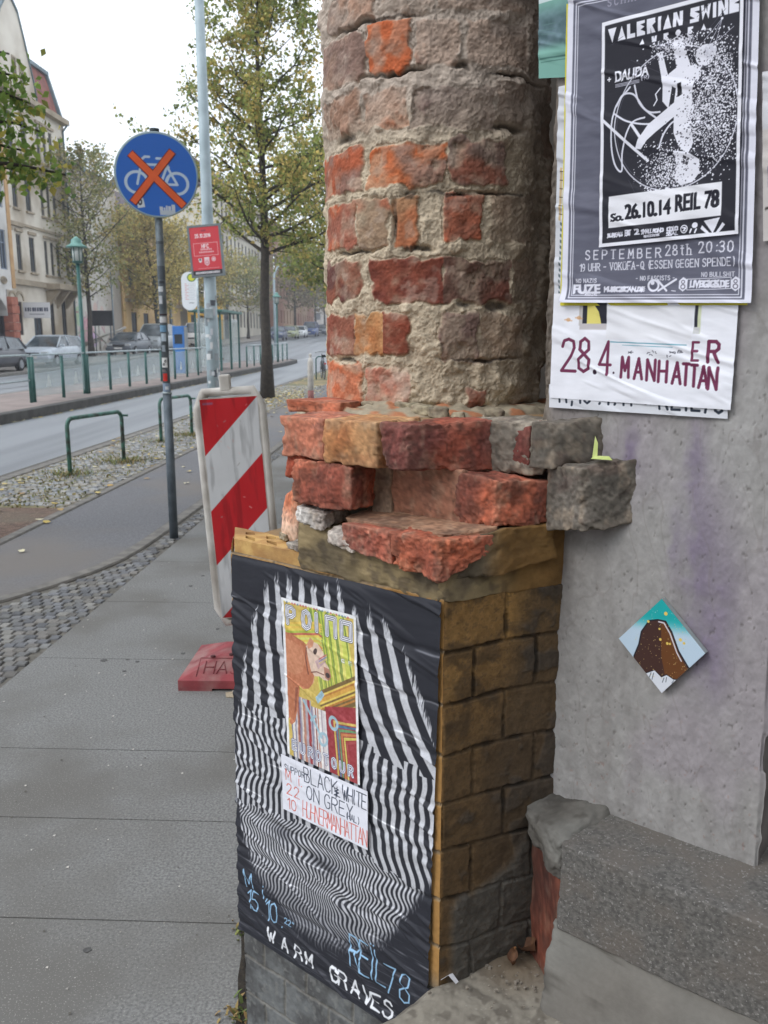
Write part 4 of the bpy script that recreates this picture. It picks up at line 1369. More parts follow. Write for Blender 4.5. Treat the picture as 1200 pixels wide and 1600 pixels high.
lf = sstep(.078, .045, Uw + (fbm(Uw * 20, Zw * 16, 2, 4, 61) - .5) * .05) * sstep(1.2, 1.5, Zw)
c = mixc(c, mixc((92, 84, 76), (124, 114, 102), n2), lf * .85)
c = c * (.93 + .14 * n2)[..., None]
n5 = fbm(Uw * 240, Zw * 150, 3, 3, 60)
disp = (n1 - .5) * .004 + (n2 - .5) * .0024 + (n5 - .5) * .0012 - sp * .0012 - lf * (.012 + .02 * n2)
rag = .004 * (fbm(0 * Zw, Zw * 30, 7, 4, 55) - .5) * sstep(W_U1 - .006, W_U1, Uw) * 2 - .004 * sstep(.62, .72, fbm(0 * Zw + 1, Zw * 22, 3, 3, 57)) * sstep(W_U1 - .008, W_U1, Uw)
lean = (1.45 - Zw) * .024
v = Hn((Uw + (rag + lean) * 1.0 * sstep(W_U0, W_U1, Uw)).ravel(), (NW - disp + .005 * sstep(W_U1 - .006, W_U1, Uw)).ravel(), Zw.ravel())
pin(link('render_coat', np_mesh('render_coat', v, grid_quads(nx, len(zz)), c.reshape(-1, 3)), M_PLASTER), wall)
M_REVEAL = mat_noise('reveal_plaster', (128, 122, 118), (104, 98, 95), 18, .9, bump=.5, bscale=90, dist=.003)
mb = MB()
# body behind the coat: left flank, right reveal, top
zb, zt = W_Z0 + .002, W_Z1
lean_b, lean_t = (1.45 - zb) * .024, (1.45 - zt) * .024
A = [(W_U0 + .0015, NW + .045), (W_U1 - .004, NW + .006), (W_U1 - .004, .62), (W_U0 - .09, .62)]
lo = [H(u + (lean_b if k in (1, 2) else 0), n, zb) for k, (u, n) in enumerate(A)]
hi = [H(u + (lean_t if k in (1, 2) else 0), n, zt) for k, (u, n) in enumerate(A)]
for i in range(4):
    j = (i + 1) % 4
    mb.quad(lo[i], lo[j], hi[j], hi[i])
mb.quad(*hi)
pin(mb.build('wall_reveal', M_REVEAL), wall)

# ---- doorway right of the wall, outside the picture
door = thing('house_door', 'dark timber house door set back in its recess right of the rendered wall', 'door', H(.95, .5, .85))
mb = MB()
mb.box((0, 0, 1.05), (1.1, .06, 2.15), bev=.004)
dl = mb.build('door_leaf', mat_noise('door_wood', (70, 56, 46), (52, 42, 36), 6, .6), door)
mb = MB()
for x in (-.26, .26):
    for z, h in ((.45, .6), (1.35, .9)):
        mb.box((x, -.036, z), (.36, .02, h), bev=.006)
mb.build('door_panel', MATS['door_wood'], door)
door.rotation_euler = (0, 0, math.atan2(UU[1], UU[0]))

# ---- the rest of the house
M_HOUSE = mat_noise('house_render', (160, 152, 142), (140, 132, 122), 2.0, .9, bump=.3, bscale=50, dist=.004, c3=(118, 110, 104), scale3=.7)
house = thing('corner_house', 'old rendered corner house over and behind the brick pillar', 'house', (0.6, 3.2, 0))
mb = MB()
# street front, from the pillar along the pavement; the chamfered entrance; the floors above
fr = [(.16, 2.15), (.16 + 14 * ST / CT + .0, 16.0), (9, 16.0), (9, -2.4), H(1.55, .5, 0)[:2], H(1.55, .62, 0)[:2], H(-.05, .62, 0)[:2]]
mb.prism([(x, y, 0) for x, y in fr], (0, 0, 1), 3.35)
pin(mb.build('ground_storey', M_HOUSE), house)
mb = MB()
up = [H(-.52, .24, 0)[:2], H(1.9, .12, 0)[:2], (9, -2.6), (9, 16.0), (.16 + 14 * ST / CT, 16.0), (.05, 2.2)]
mb.prism([(x, y, 3.35) for x, y in up], (0, 0, 1), 8.5)  # unseen floors; their overhang is set to shade ledge and pillar
pin(mb.build('upper_storeys', M_HOUSE), house)
M_PANE = mat_noise('dark_glass', (44, 50, 56), (66, 74, 82), .8, .45, spec=.12)
M_FRAMEW = mat_plain('white_frame', (208, 206, 200), .5)
for k, s in enumerate((4.2, 6.4, 8.6, 10.8, 13.0)):
    for z in (1.75, 4.9, 8.0):
        mb = MB()
        x = .16 + (s - 2.15) * ST / CT
        mb.box((x - .012, s, z), (.06, 1.1, 1.7), bev=.006)
        w = pin(mb.build('window', M_FRAMEW), house)
        mb = MB()
        for dy in (-.25, .25):
            mb.box((x - .04, s + dy, z - .2), (.012, .42, 1.1))
            mb.box((x - .04, s + dy, z + .58), (.012, .42, .36))
        g = mb.build('pane', M_PANE)
        g.parent = w

sd_ = thing('unseen_sky_blocker', 'plain unseen house block added behind the camera to cut off sky light', 'house', (8, -15, 0))  # added out of view: blocks low sky, darkens wall, step and pillar side
mb = MB()
mb.prism([(-26, -3, -.2), (34, -3, -.2), (34, -3, 13.0), (-26, -3, 13.0)], (0, -1, 0), 11)
mb.build('wall', M_HOUSE, sd_)
MB().prism([(-26.3, -2.6, 13.0), (-26.3, -8.5, 17), (-26.3, -14.4, 13.0)], (1, 0, 0), 60.6).build('roof', mat_noise('brown_roof', (110, 78, 70), (92, 66, 60), 2, .85), sd_)

# ---- steps at the foot of the wall
gr = thing('granite_step', 'speckled grey granite doorstep under the rendered wall', 'step', H(.5, .12, .7))


def gran(v, n1, n2, edge):
    f = fbm(v[:, 0] * 180, v[:, 1] * 180, v[:, 2] * 180, 2, 71)
    c = mixc((126, 120, 114), (88, 83, 79), sstep(.4, .62, f))
    c = mixc(c, (150, 128, 108), sstep(.6, .7, fbm(v[:, 0] * 120, v[:, 1] * 120, v[:, 2] * 120, 2, 72)) * .6)
    c = mixc(c, (178, 176, 176), sstep(.5, .66, fbm(v[:, 0] * 28, v[:, 1] * 28, v[:, 2] * 60, 4, 73)) * edge * .9)
    c = mixc(c, (112, 105, 98), sstep(.45, .7, n2) * .4)
    return c * (.86 + .28 * n1)[:, None]


M_GRAN = mat_attr('granite', rough=0.75, bump=.5, bscale=420, var=.18, vscale=240, spec=.35, dist=.0012)
pts = [(.1625, .074), (1.5, .074), (1.5, .5), (.1625, .5)]
p8 = [H(u, n, .70) for u, n in pts] + [H(u, n, z) for (u, n), z in zip(pts, (.843, .836, .856, .862))]
pin(rough_block('step_block', p8, 90, .018, .006, 22, 70, None, mat_noise('granite_block', (110, 107, 103), (84, 82, 79), 150, .9, bump=.6, bscale=200, dist=.003, speck=(134, 131, 127), speck_scale=230, speck_t=.62, c3=(104, 98, 92), scale3=14), chip=.004), gr)


def remcol(v, n1, n2, edge):
    c = mixc((134, 132, 126), (112, 108, 102), sstep(.35, .6, n2))
    c = mixc(c, (84, 80, 75), sstep(.6, .7, fbm(v[:, 0] * 16, v[:, 1] * 16, v[:, 2] * 50, 4, 75)) * .6)
    return c * (.85 + .3 * n1)[:, None]


pts = [(.150, .06), (1.5, .045), (1.5, .3), (.150, .3)]
p8 = [H(u, n - .012, .55) for u, n in pts] + [H(u, n + .02, .703) for u, n in pts]
pin(rough_block('mortar_skirt', p8, 60, .03, .006, 18, 76, remcol, M_PLASTER, chip=.005), gr)
pts = [(.060, .134), (.170, .072), (.20, .30), (.07, .30)]
p8 = [H(u, n, z) for (u, n), z in zip(pts, (.79, .775, .78, .79))] + [H(u, n, z) for (u, n), z in zip(pts, (.838, .848, .868, .868))]
pin(rough_block('mortar_lump', p8, 44, .30, .016, 30, 77, lambda v, a_, b_, e_: remcol(v, a_, b_, e_) * .86, M_PLASTER, chip=.006), gr)
pts = [(.076, .152), (.161, .088), (.168, .22), (.09, .24)]
p8 = [H(u, n, .55) for u, n in pts] + [H(u, n, .81) for u, n in pts]
o = pin(rough_block('brick_stub', p8, 24, .05, .006, 40, 78, dustcol((116, 66, 52), (88, 54, 46), dk=.6, ds=.3, seed=78), M_BRICK, chip=.004), gr)
o['label'] = 'bare red brick left of the granite'

low = thing('lower_step', 'worn concrete step with a rounded broken end at the foot of the pillar', 'step', H(.5, -.1, .5))
# a worn slab: height over a grid, its left end rounded off
nx, ny = 420, 330
Uq, Nq = np.meshgrid(np.concatenate([np.linspace(-.13, .35, 300), np.linspace(.36, 1.5, 120)]), np.linspace(-.62, .22, ny))
wv = (fbm(Uq * 12, Nq * 12, 0, 3, 81) - .5)
edge_u = np.interp(Nq, [-.7, -.15, -.06, .0, .02, .3], [-.075, -.055, -.038, -.02, -.012, -.012])
dd = Uq - edge_u + wv * .02
top = .5655 + .010 * wv + .006 * (fbm(Uq * 60, Nq * 60, 0, 3, 82) - .5) + .012 * sstep(.06, .0, np.abs(Nq - .11)) * sstep(.2, .05, Uq)
drop = np.clip((.05 - dd) / .05, 0, 1.6)
zq = top - .040 * drop ** 2.2
zq = np.where(dd < -.02, np.maximum(zq - (-.02 - dd) * 14, -.02), zq)
zq = np.where(Nq < -.58, -.02, zq)
cq = mixc((120, 114, 104), (146, 140, 128), fbm(Uq * 14, Nq * 14, 0, 4, 83))
cq = mixc(cq, (92, 86, 78), sstep(.55, .68, fbm(Uq * 45, Nq * 45, 0, 3, 84)) * .6)
cq = mixc(cq, (98, 82, 64), sstep(.1, .0, np.hypot(Uq - .07, Nq - .12)) * .7)
cq = mixc(cq, (172, 168, 160), sstep(.80, .86, fbm(Uq * 200, Nq * 200, 0, 2, 85)) * .4)
pin(link('step_slab', np_mesh('step_slab', Hn(Uq.ravel(), Nq.ravel(), zq.ravel()), grid_quads(nx, ny), cq.reshape(-1, 3)), M_PLASTER), low)

# ---------------------------------------------------------------- paper on the pillar and the wall
def press(S, T, u, z):
    """sheet pressed over the brick joints"""
    f = ((1.2065 - z + .01 * u) / .0822) % 1.0
    j = np.minimum(f, 1 - f)
    return -.0030 * np.exp(-(j / .07) ** 2) * (.4 + fbm(u * 9, z * 30, 0, 2, 91)) + .0012 * fbm(u * 30, z * 30, 2, 3, 92)


sheet('striped_poster', art_stripes(), [(-.4603, 1.2031), (-.0010, 1.2034), (-.0195, .434), (-.4765, .4443)], -.0045, PAPER,
      'tall black tour poster with wavy white stripes and hand lettering, pasted on the pillar base', 'poster', wrinkle=.0016, seed=3, extra=press)
sheet('dog_poster', art_dog(), [(-.3289, 1.1501), (-.1617, 1.1509), (-.1554, .8628), (-.3217, .8664)], -.0105, PAPER,
      'colourful tour poster with a brown dog on striped ground, pasted over the striped poster', 'poster', wrinkle=.0006, seed=4)
sheet('handwritten_flyer', art_flyer(), [(-.3371, .8615), (-.1376, .8587), (-.1379, .7529), (-.3363, .7555)], -.0120, PAPER,
      'white paper slip with blue and red handwriting, just below the dog poster', 'flyer', wrinkle=.0006, seed=5)
WP = NW - .0045
sheet('torn_poster', art_teal(), [(.0192, 2.056), (.068, 2.058), (.0675, 1.9405), (.0234, 1.9464)], WP - .001, PAPER,
      'faded green poster remnant, cut off at the left of the big grey poster', 'poster', wrinkle=.001, seed=6)
sheet('torn_poster', art_scraps(), [(.056, 1.93), (.083, 1.93), (.083, 1.61), (.061, 1.63)], WP - .0005, PAPER,
      'narrow strip of torn white papers along the left edge of the grey poster', 'poster', wrinkle=.0012, seed=7)
sheet('paper_strip', art_strip(), [(.0581, 1.5125), (.3224, 1.521), (.325, 1.4755), (.0596, 1.4779)], WP - .001, PAPER,
      'lowest white paper strip on the wall with half covered dark lettering', 'poster', wrinkle=.0006, seed=8)
sheet('handpainted_poster', art_lower(), [(.0617, 1.6450), (.3283, 1.6420), (.3291, 1.4876), (.0610, 1.4925)], WP - .003, PAPER,
      'white poster with a painted purple date and place name, below the grey poster', 'poster', wrinkle=.0009, seed=9)
cy = Canvas(60, 90, (214, 204, 60))
sheet('backing_poster', cy, [(.0655, 2.034), (.318, 1.985), (.340, 1.622), (.0735, 1.6275)], WP - .0045, PAPER,
      'yellow paper showing as a thin rim behind the grey poster', 'poster', wrinkle=.0003, seed=10)
sheet('gig_poster', art_grey(), [(.0686, 2.042), (.3238, 2.035), (.3455, 1.6245), (.0763, 1.6315)], WP - .0065, PAPER,
      'large grey gig poster with a double white border line and serif print', 'poster', wrinkle=.0011, seed=11,
      curl=lambda S, T: .004 * sstep(.94, 1, T) * sstep(.25, .0, S) + .002 * sstep(.96, 1, T))
sheet('gig_poster', art_black(), [(.1235, 1.9962), (.3082, 2.0), (.324, 1.7102), (.1343, 1.7054)], WP - .0115, PAPER,
      'black and white gig poster with a pale figure, pasted inside the grey poster', 'poster', wrinkle=.0007, seed=12)
ct = Canvas(40, 120, (206, 206, 210))
ct.rect(0, 40, 40, 120, (196, 190, 186))
ct.rect(8, 66, 40, 80, (70, 80, 120))
ct.line([(4, 96), (38, 92)], 2, (70, 64, 60))
sheet('torn_poster', ct, [(.335, 1.90), (.372, 1.90), (.378, 1.70), (.352, 1.70)], WP - .001, PAPER,
      'pale torn poster edge right of the big grey poster', 'poster', wrinkle=.001, seed=13)

# painted tile
tile = thing('painted_tile', 'small square tile standing on its corner, painted with a brown peak under a teal sky', 'tile', H(.263, NW - .008, 1.145))
TQ = [(.2546, 1.215), (.3214, 1.1487), (.2636, 1.0741), (.1935, 1.1417)]
pin(sheet('painting', art_tile(), TQ, NW - .0126, mat_attr('tile_glaze', rough=.4, spec=.4), None, None, wrinkle=0.0), tile)
mb = MB()
mb.prism([H(u, NW - .002, z) for u, z in TQ], (-NN[0], -NN[1], 0), .010)
pin(mb.build('tile_body', mat_plain('tile_edge', (150, 158, 158), .6)), tile)

# ---- litter in the corner of the step
cg = thing('cigarette_end', 'orange cigarette end lying in the corner of the lower step', 'cigarette', H(.064, .118, .585))
mb = MB().tube([(0, 0, 0), (.006, .012, .002), (.012, .024, .003)], .0042, 10)
mb.build('filter', mat_noise('filter_paper', (206, 150, 96), (186, 128, 78), 200, .8), cg)
mb = MB().tube([(.012, .024, .003), (.0135, .027, .003)], .0041, 10)
mb.build('ash_end', mat_plain('ash', (70, 62, 56), .95), cg)
M_LEAF = mat_noise('dry_leaf', (112, 78, 54), (84, 58, 42), 90, .8)


def dry_leaf(u, n, z, size, rz, seed, label):
    r = random.Random(seed)
    bm = bmesh.new()
    nn, mm = 9, 5
    g = [[None] * mm for _ in range(nn)]
    for i in range(nn):
        t = i / (nn - 1)
        wd = math.sin(math.pi * t ** .8) * .34 + .02
        for j in range(mm):
            s = (j / (mm - 1) - .5) * 2
            g[i][j] = bm.verts.new(((t - .5) * size, s * wd * size, size * (.34 * s * s + .28 * math.sin(3 * t + seed) * .5 + r.uniform(-.03, .03))))
    for i in range(nn - 1):
        for j in range(mm - 1):
            f = bm.faces.new((g[i][j], g[i + 1][j], g[i + 1][j + 1], g[i][j + 1]))
            f.smooth = True
    me = bpy.data.meshes.new('dry_leaf')
    bm.to_mesh(me)
    bm.free()
    o = link('dry_leaf', me, M_LEAF)
    o.location = H(u, n, z)
    o.rotation_euler = (r.uniform(-.3, .3), r.uniform(-.3, .3), rz)
    return tag(o, label, 'leaf')


dry_leaf(.083, .135, .589, .044, 2.2, 2, 'long curled dry brown leaf in the corner beside the red brick stub')
dry_leaf(.046, .128, .585, .034, .5, 3, 'crumpled dark brown dry leaf left of the cigarette end')
dry_leaf(.076, .105, .585, .026, 1.2, 5, 'small broken dry leaf on the lower step, right of the cigarette end')
mb = MB()
mb.quad((-.012, 0, 0), (0, .004, .010), (.004, .014, .008), (-.010, .010, 0))
mb.quad((0, .004, .010), (.014, 0, .002), (.016, .009, 0), (.004, .014, .008))
pw = mb.build('paper_scrap', mat_plain('scrap_white', (236, 236, 240), .6))
pw.location = H(.014, .004, .573)
pw.rotation_euler = (0, 0, -.4)
tag(pw, 'folded white paper scrap at the foot of the striped poster', 'paper scrap')
dry = MB()
dry.quad((0, 0, 0), (.006, .001, 0), (.005, .003, .018), (.001, .003, .026))
dry.quad((0, -.004, 0), (.028, -.006, .001), (.020, .002, .004), (.002, .004, .003))
gl = dry.build('leaf_scrap', mat_noise('pale_leaf', (206, 214, 140), (176, 190, 110), 60, .7))
gl.location = H(.143, .165, 1.409)
gl.rotation_euler = (0, 0, math.atan2(UU[1], UU[0]))
gl.scale = (1.25, 1.25, 1.25)
tag(gl, 'pale green leaf scrap standing on the cornice ledge below the white posters', 'leaf')
gb = MB()
for k in range(90):
    r = random.Random(k + 100)
    u, n = r.gauss(.07, .05), r.gauss(.09, .04)
    s = r.uniform(.0012, .004)
    gb.box(H(u, n, .571 + s * .3), (s * 1.4, s, s), Matrix.Rotation(r.uniform(0, 3), 3, 'Z'))
o = gb.build('grit', mat_noise('grit_stone', (150, 142, 130), (110, 102, 92), 200, .9))
tag(o, 'loose grit and crumbs on the lower step', 'grit', kind='stuff')
# ---------------------------------------------------------------- ground, pavements, carriageway
M_SLAB = mat_noise('pavement_slab', (138, 138, 136), (104, 104, 103), 120.0, .92, bump=.25, bscale=300, dist=.002, speck=(150, 147, 142), speck_scale=210, speck_t=.62, c3=(106, 104, 100), scale3=1.3)
M_CYCLE = mat_noise('path_asphalt', (118, 118, 121), (98, 98, 101), 60.0, .9, bump=.4, bscale=300, dist=.003, speck=(132, 130, 128), speck_scale=240, speck_t=.62, c3=(116, 111, 107), scale3=.6)
M_ROAD = mat_noise('road_asphalt', (140, 143, 147), (120, 123, 127), 60, .55, bump=.3, bscale=160, dist=.003, speck=(156, 158, 160), speck_scale=130, speck_t=.64, c3=(112, 115, 119), scale3=1.0, stretch=((1.6, .06, 1), TH))
M_KERB = mat_noise('kerb_stone', (128, 124, 118), (104, 101, 97), 9, .88, bump=.4, bscale=140, dist=.002)
M_DARKKERB = mat_noise('dark_kerb', (84, 82, 79), (66, 64, 62), 4, .9, bump=.4, bscale=80, dist=.003)
M_PINK = mat_noise('pink_paving', (148, 134, 128), (128, 116, 112), 2.5, .9, bump=.2, bscale=60, c3=(120, 112, 108), scale3=.5)
M_EARTH = mat_noise('earth', (118, 96, 84), (90, 74, 66), 14, .97, bump=.9, bscale=60, dist=.012, speck=(150, 128, 108), speck_scale=70, speck_t=.62, c3=(104, 96, 84), scale3=1.5)
M_JOINT = mat_noise('joint_dirt', (100, 97, 91), (80, 77, 72), 30, .97)
M_FAR = mat_noise('far_ground', (112, 110, 106), (96, 94, 92), .4, .95)


def strip(name, d0, d1, s0, s1, off, mat, nd=2, ns=None, kind='structure'):
    """sheet between two lateral lines; d0, d1 are numbers or functions of s"""
    ns = ns or max(2, int((s1 - s0) / 1.5))
    s = np.linspace(s0, s1, ns)
    a = np.array([d0(x) if callable(d0) else d0 for x in s], float)
    b = np.array([d1(x) if callable(d1) else d1 for x in s], float)
    t = np.linspace(0, 1, nd)
    D = a[:, None] * (1 - t) + b[:, None] * t
    Sg = np.repeat(s[:, None], nd, 1)
    Z = zg(Sg, D) + off
    v = np.stack([Sg * ST - D * CT, Sg * CT + D * ST, Z], -1).reshape(-1, 3)
    me = np_mesh(name, v, grid_quads(nd, ns)[:, ::-1], None)
    o = link(name, me, mat)
    return tag(o, kind=kind)


def curb(name, d0, d1, s0, s1, z0, z1, mat, ns=None):
    """raised edge: top and both faces"""
    ns = ns or max(2, int((s1 - s0) / 1.0))
    s = np.linspace(s0, s1, ns)
    f = lambda d: np.array([d(x) if callable(d) else d for x in s], float)
    a, b = f(d0), f(d1)
    rows = [(a, z0), (a, z1 - .012), (a + .012 * np.sign(b - a), z1), (b - .012 * np.sign(b - a), z1), (b, z1 - .012), (b, z0)]
    V = []
    for d, z in rows:
        V.append(np.stack([s * ST - d * CT, s * CT + d * ST, zg(s, d) + z], -1))
    v = np.stack(V, 1).reshape(-1, 3)
    me = np_mesh(name, v, grid_quads(len(rows), ns), None, smooth=False)
    o = link(name, me, mat)
    return tag(o, kind='structure')


strip('ground', -160, 160, -40, 520, -.22, M_FAR, nd=60, ns=160)
bend = lambda s: float(np.interp(s, [1, 2.5, 3.6, 4.4, 5.005, 5.5, 5.965, 6.54, 8.2, 12.7, 40], [7.0, 4.9, 3.7, 3.0, 2.558, 2.31, 2.16, 2.11, 2.085, 2.08, 2.08]))
# pavement slabs with open joints over dark dirt
strip('joint_bed', -3.2, 5.0, -4, 56, -.022, M_JOINT)
js = [-3, -1.8, -.6, .3, 1.1, 1.6, 2.11, 2.62, 3.115, 4.09, 5.05, 6.02] + [6.02 + 1.5 * k for k in range(1, 34)]
mb = MB()
for a, b in zip(js[:-1], js[1:]):
    g = .0025
    p = [SP(-3.0, a + g), SP(-3.0, b - g), SP(1.925, b - g), SP(1.925, a + g)]
    mb.prism([(x, y, z - .018) for x, y, z in p], (0, 0, 1), .018)
o = mb.build('sidewalk', M_SLAB)
tag(o, kind='structure')
strip('cycle_path', lambda s: bend(s) + .12, lambda s: max(3.265, bend(s) + .125), 2, 56, -.004, M_CYCLE, nd=2, ns=200)
curb('path_kerb', lambda s: bend(s), lambda s: bend(s) + .115, 2, 56, -.02, .006, M_KERB, ns=160)
curb('verge_kerb', 3.27, 3.37, 3, 56, -.02, .008, M_KERB)
curb('road_kerb', 4.72, 4.86, -4, 56, -.2, .004, M_KERB)
strip('gutter', 4.86, 5.02, -4, 56, -.085, mat_noise('gutter_setts', (150, 148, 150), (118, 116, 118), 14, .9, bump=.5, bscale=26, dist=.01))
strip('road', 5.02, 8.3, -10, 58, -.10, M_ROAD, nd=6)
strip('verge_earth', 3.37, 4.72, -4, 8.02, -.006, M_EARTH, nd=12, ns=60)
strip('verge_bed', 3.37, 4.72, 8.0, 56, -.012, mat_noise('mossy_sand', (128, 122, 98), (100, 100, 72), 6, .97, bump=.6, bscale=90, dist=.006, c3=(146, 130, 96), scale3=.6), nd=4)


def cobbles(name, inside, s0, s1, d0, d1, size, mat, seed, pal, jit=.12, gap=.07, zoff=0.0, rowshift=True):
    """small hand-laid stones, each with worn edges, in one paving"""
    r = np.random.default_rng(seed)
    V, Q, Cc = [], [], []
    ns, nd = int((s1 - s0) / size), int((d1 - d0) / size)
    base = 0
    for i in range(ns):
        for j in range(nd):
            s = s0 + (i + .5) * size
            d = d0 + (j + .5 + (.5 if rowshift and i % 2 else 0)) * size
            s += r.normal(0, jit * .35) * size
            d += r.normal(0, jit * .5) * size
            if not inside(s, d): continue
            hs = size * (.5 - gap / 2) * r.uniform(.86, 1.08)
            hd = size * (.5 - gap / 2) * r.uniform(.82, 1.1)
            rot = r.normal(0, .09)
            c, q = math.cos(rot), math.sin(rot)
            z = float(zg(s, d)) + zoff + r.normal(0, .0015)
            tilt = r.normal(0, .03, 2)
            col = pal[r.integers(len(pal))] * r.uniform(.85, 1.12)
            for k, (m, zz) in enumerate(((1.0, -.02), (1.0, -.003), (.84, .003))):
                for a, b in ((-1, -1), (1, -1), (1, 1), (-1, 1)):
                    ls, ld = a * hs * m, b * hd * m
                    S_, D_ = s + ls * c - ld * q, d + ls * q + ld * c
                    zz_ = z + zz + (tilt[0] * ls + tilt[1] * ld) * (k > 0)
                    V.append((S_ * ST - D_ * CT, S_ * CT + D_ * ST, zz_))
                    Cc.append(col)
            for k in (0, 4):
                for a in range(4):
                    Q.append((base + k + a, base + k + (a + 1) % 4, base + k + 4 + (a + 1) % 4, base + k + 4 + a))
            Q.append((base + 8, base + 9, base + 10, base + 11))
            base += 12
    me = np_mesh(name, np.array(V), np.array(Q)[:, ::-1], np.array(Cc), smooth=False)
    o = link(name, me, mat)
    return tag(o, kind='structure')


M_COB = mat_attr('cobble', rough=.85, bump=.4, bscale=160, var=.14, vscale=70, dist=.002)
PALG = [np.array(c, float) for c in ((122, 122, 121), (114, 114, 115), (128, 126, 122), (110, 111, 114), (118, 115, 111))]
PALV = [np.array(c, float) for c in ((150, 150, 148), (140, 142, 143), (156, 153, 147), (134, 136, 139), (144, 138, 128), (136, 132, 114))]
cobbles('cobble_strip', lambda s, d: 1.96 < d < bend(s) - .04, 1.6, 26, 1.93, 5.2, .066, M_COB, 3, PALG, zoff=-.004)
cobbles('verge_paving', lambda s, d: 3.41 < d < 4.69 and s > 8.02 + (d - 3.4) * .28 + .04 * math.sin(d * 9), 8, 30, 3.38, 4.72, .068, M_COB, 4, PALV, jit=.3, zoff=-.004)

strip('cobble_bed', 1.93, lambda s: max(1.94, bend(s)), 1.6, 26, -.0105, mat_noise('paving_sand', (112, 108, 100), (92, 89, 83), 40, .97), ns=120)
# tram platform, far carriageway, far pavement
plat_d = lambda s: float(np.interp(s, [-20, 46, 52, 57.5, 58.5], [8.3, 8.3, 8.05, 8.0, 8.6]))
curb('platform_kerb', plat_d, lambda s: plat_d(s) + .26, -10, 58.5, -.25, .10, M_DARKKERB, ns=90)
strip('platform', lambda s: plat_d(s) + .26, lambda s: float(np.interp(s, [-10, 54, 58.5], [11.4, 11.2, 8.9])), -10, 58.5, .098, M_PINK, nd=6)
curb('platform_kerb', lambda s: float(np.interp(s, [-10, 54, 58.5], [11.4, 11.2, 8.9])), lambda s: float(np.interp(s, [-10, 54, 58.5], [11.6, 11.4, 9.1])), -10, 58.5, -.2, .10, M_KERB, ns=60)
strip('carriageway', 11.2, 17.4, -10, 56.5, -.06, M_ROAD, nd=6)
strip('carriageway', 4.9, 17.4, 56.5, 330, -.10, M_ROAD, nd=10, ns=120)
curb('far_kerb', 17.4, 17.6, -10, 330, -.2, .06, M_KERB)
strip('far_pavement', 17.6, 22.6, -10, 330, .05, mat_noise('far_paving', (146, 140, 134), (124, 119, 114), 1.2, .9), nd=5, ns=120)
strip('near_pavement', -6, 4.86, 56, 330, -.004, MATS['far_paving'], nd=5, ns=100)
M_RAIL = mat_plain('tram_rail', (96, 96, 98), .35, metal=.8)
for d in (12.2, 13.65, 15.0, 16.45):
    strip('tram_track', d, d + .07, -10, 200, -.052, M_RAIL, ns=150)
M_LINE = mat_noise('road_paint', (206, 206, 204), (176, 176, 176), 6, .8)
for k in range(4):
    strip('lane_marking', 11.75, 11.87, 8 + k * 9, 13 + k * 9, -.055, M_LINE)
strip('lane_marking', lambda s: 8.6 - (s - 60) * .13 - .012 * (s - 66) ** 2 * (s > 66) * .2, lambda s: 8.75 - (s - 60) * .13 - .012 * (s - 66) ** 2 * (s > 66) * .2, 60, 82, -.095, M_LINE, ns=24)

# tufts of weed in the gap beside the pillar
M_WEED = mat_attr('weed_leaf', rough=.8)


def weed(name, x, y, n, hgt, seed, label, z=0, spread=.03):
    r = random.Random(seed)
    V, Q, Cc = [], [], []
    for k in range(n):
        a = r.uniform(0, 6.28)
        ox, oy = x + r.gauss(0, spread), y + r.gauss(0, spread)
        L = hgt * r.uniform(.4, 1)
        w = .0035 * r.uniform(.6, 1.4)
        px, py = -math.sin(a) * w, math.cos(a) * w
        b = len(V)
        for t, q in ((0, .8), (.5, 1), (1, .1)):
            cx, cy, cz = ox + math.cos(a) * L * t * .8, oy + math.sin(a) * L * t * .8, z + L * (t - .45 * t * t) * 1.2
            V += [(cx - px * q, cy - py * q, cz), (cx + px * q, cy + py * q, cz)]
        col = r.choice([(96, 112, 58), (120, 126, 70), (84, 98, 52), (140, 116, 76), (150, 130, 84)])
        Cc += [col] * 6
        Q += [(b, b + 1, b + 3, b + 2), (b + 2, b + 3, b + 5, b + 4)]
    o = link(name, np_mesh(name, np.array(V), np.array(Q), np.array(Cc)), M_WEED)
    return tag(o, label, 'weed')


weed('weed', -.350, 1.80, 45, .03, 1, 'small tuft of weed in the pavement crack at the foot of the pillar', spread=.022)
weed('weed', -.388, 2.10, 30, .025, 2, 'reddish brown scrap of weed further along the pavement crack behind the pillar', spread=.018)
for k, (d, s, n, lab) in enumerate(((4.10, 10.0, 260, 'dry grass tuft at the front leg of the nearer bicycle rack'), (3.86, 11.1, 320, 'greener grass tuft at the rear leg of the nearer bicycle rack'),
                                    (4.04, 13.4, 160, 'thin grass tuft at the front leg of the farther bicycle rack'), (3.8, 14.33, 360, 'wide grass tuft at the rear leg of the farther bicycle rack'))):
    x, y, z = SP(d, s)
    weed('grass', x, y, n, .12, 10 + k, lab, z - .004, spread=.15)['kind'] = 'stuff'
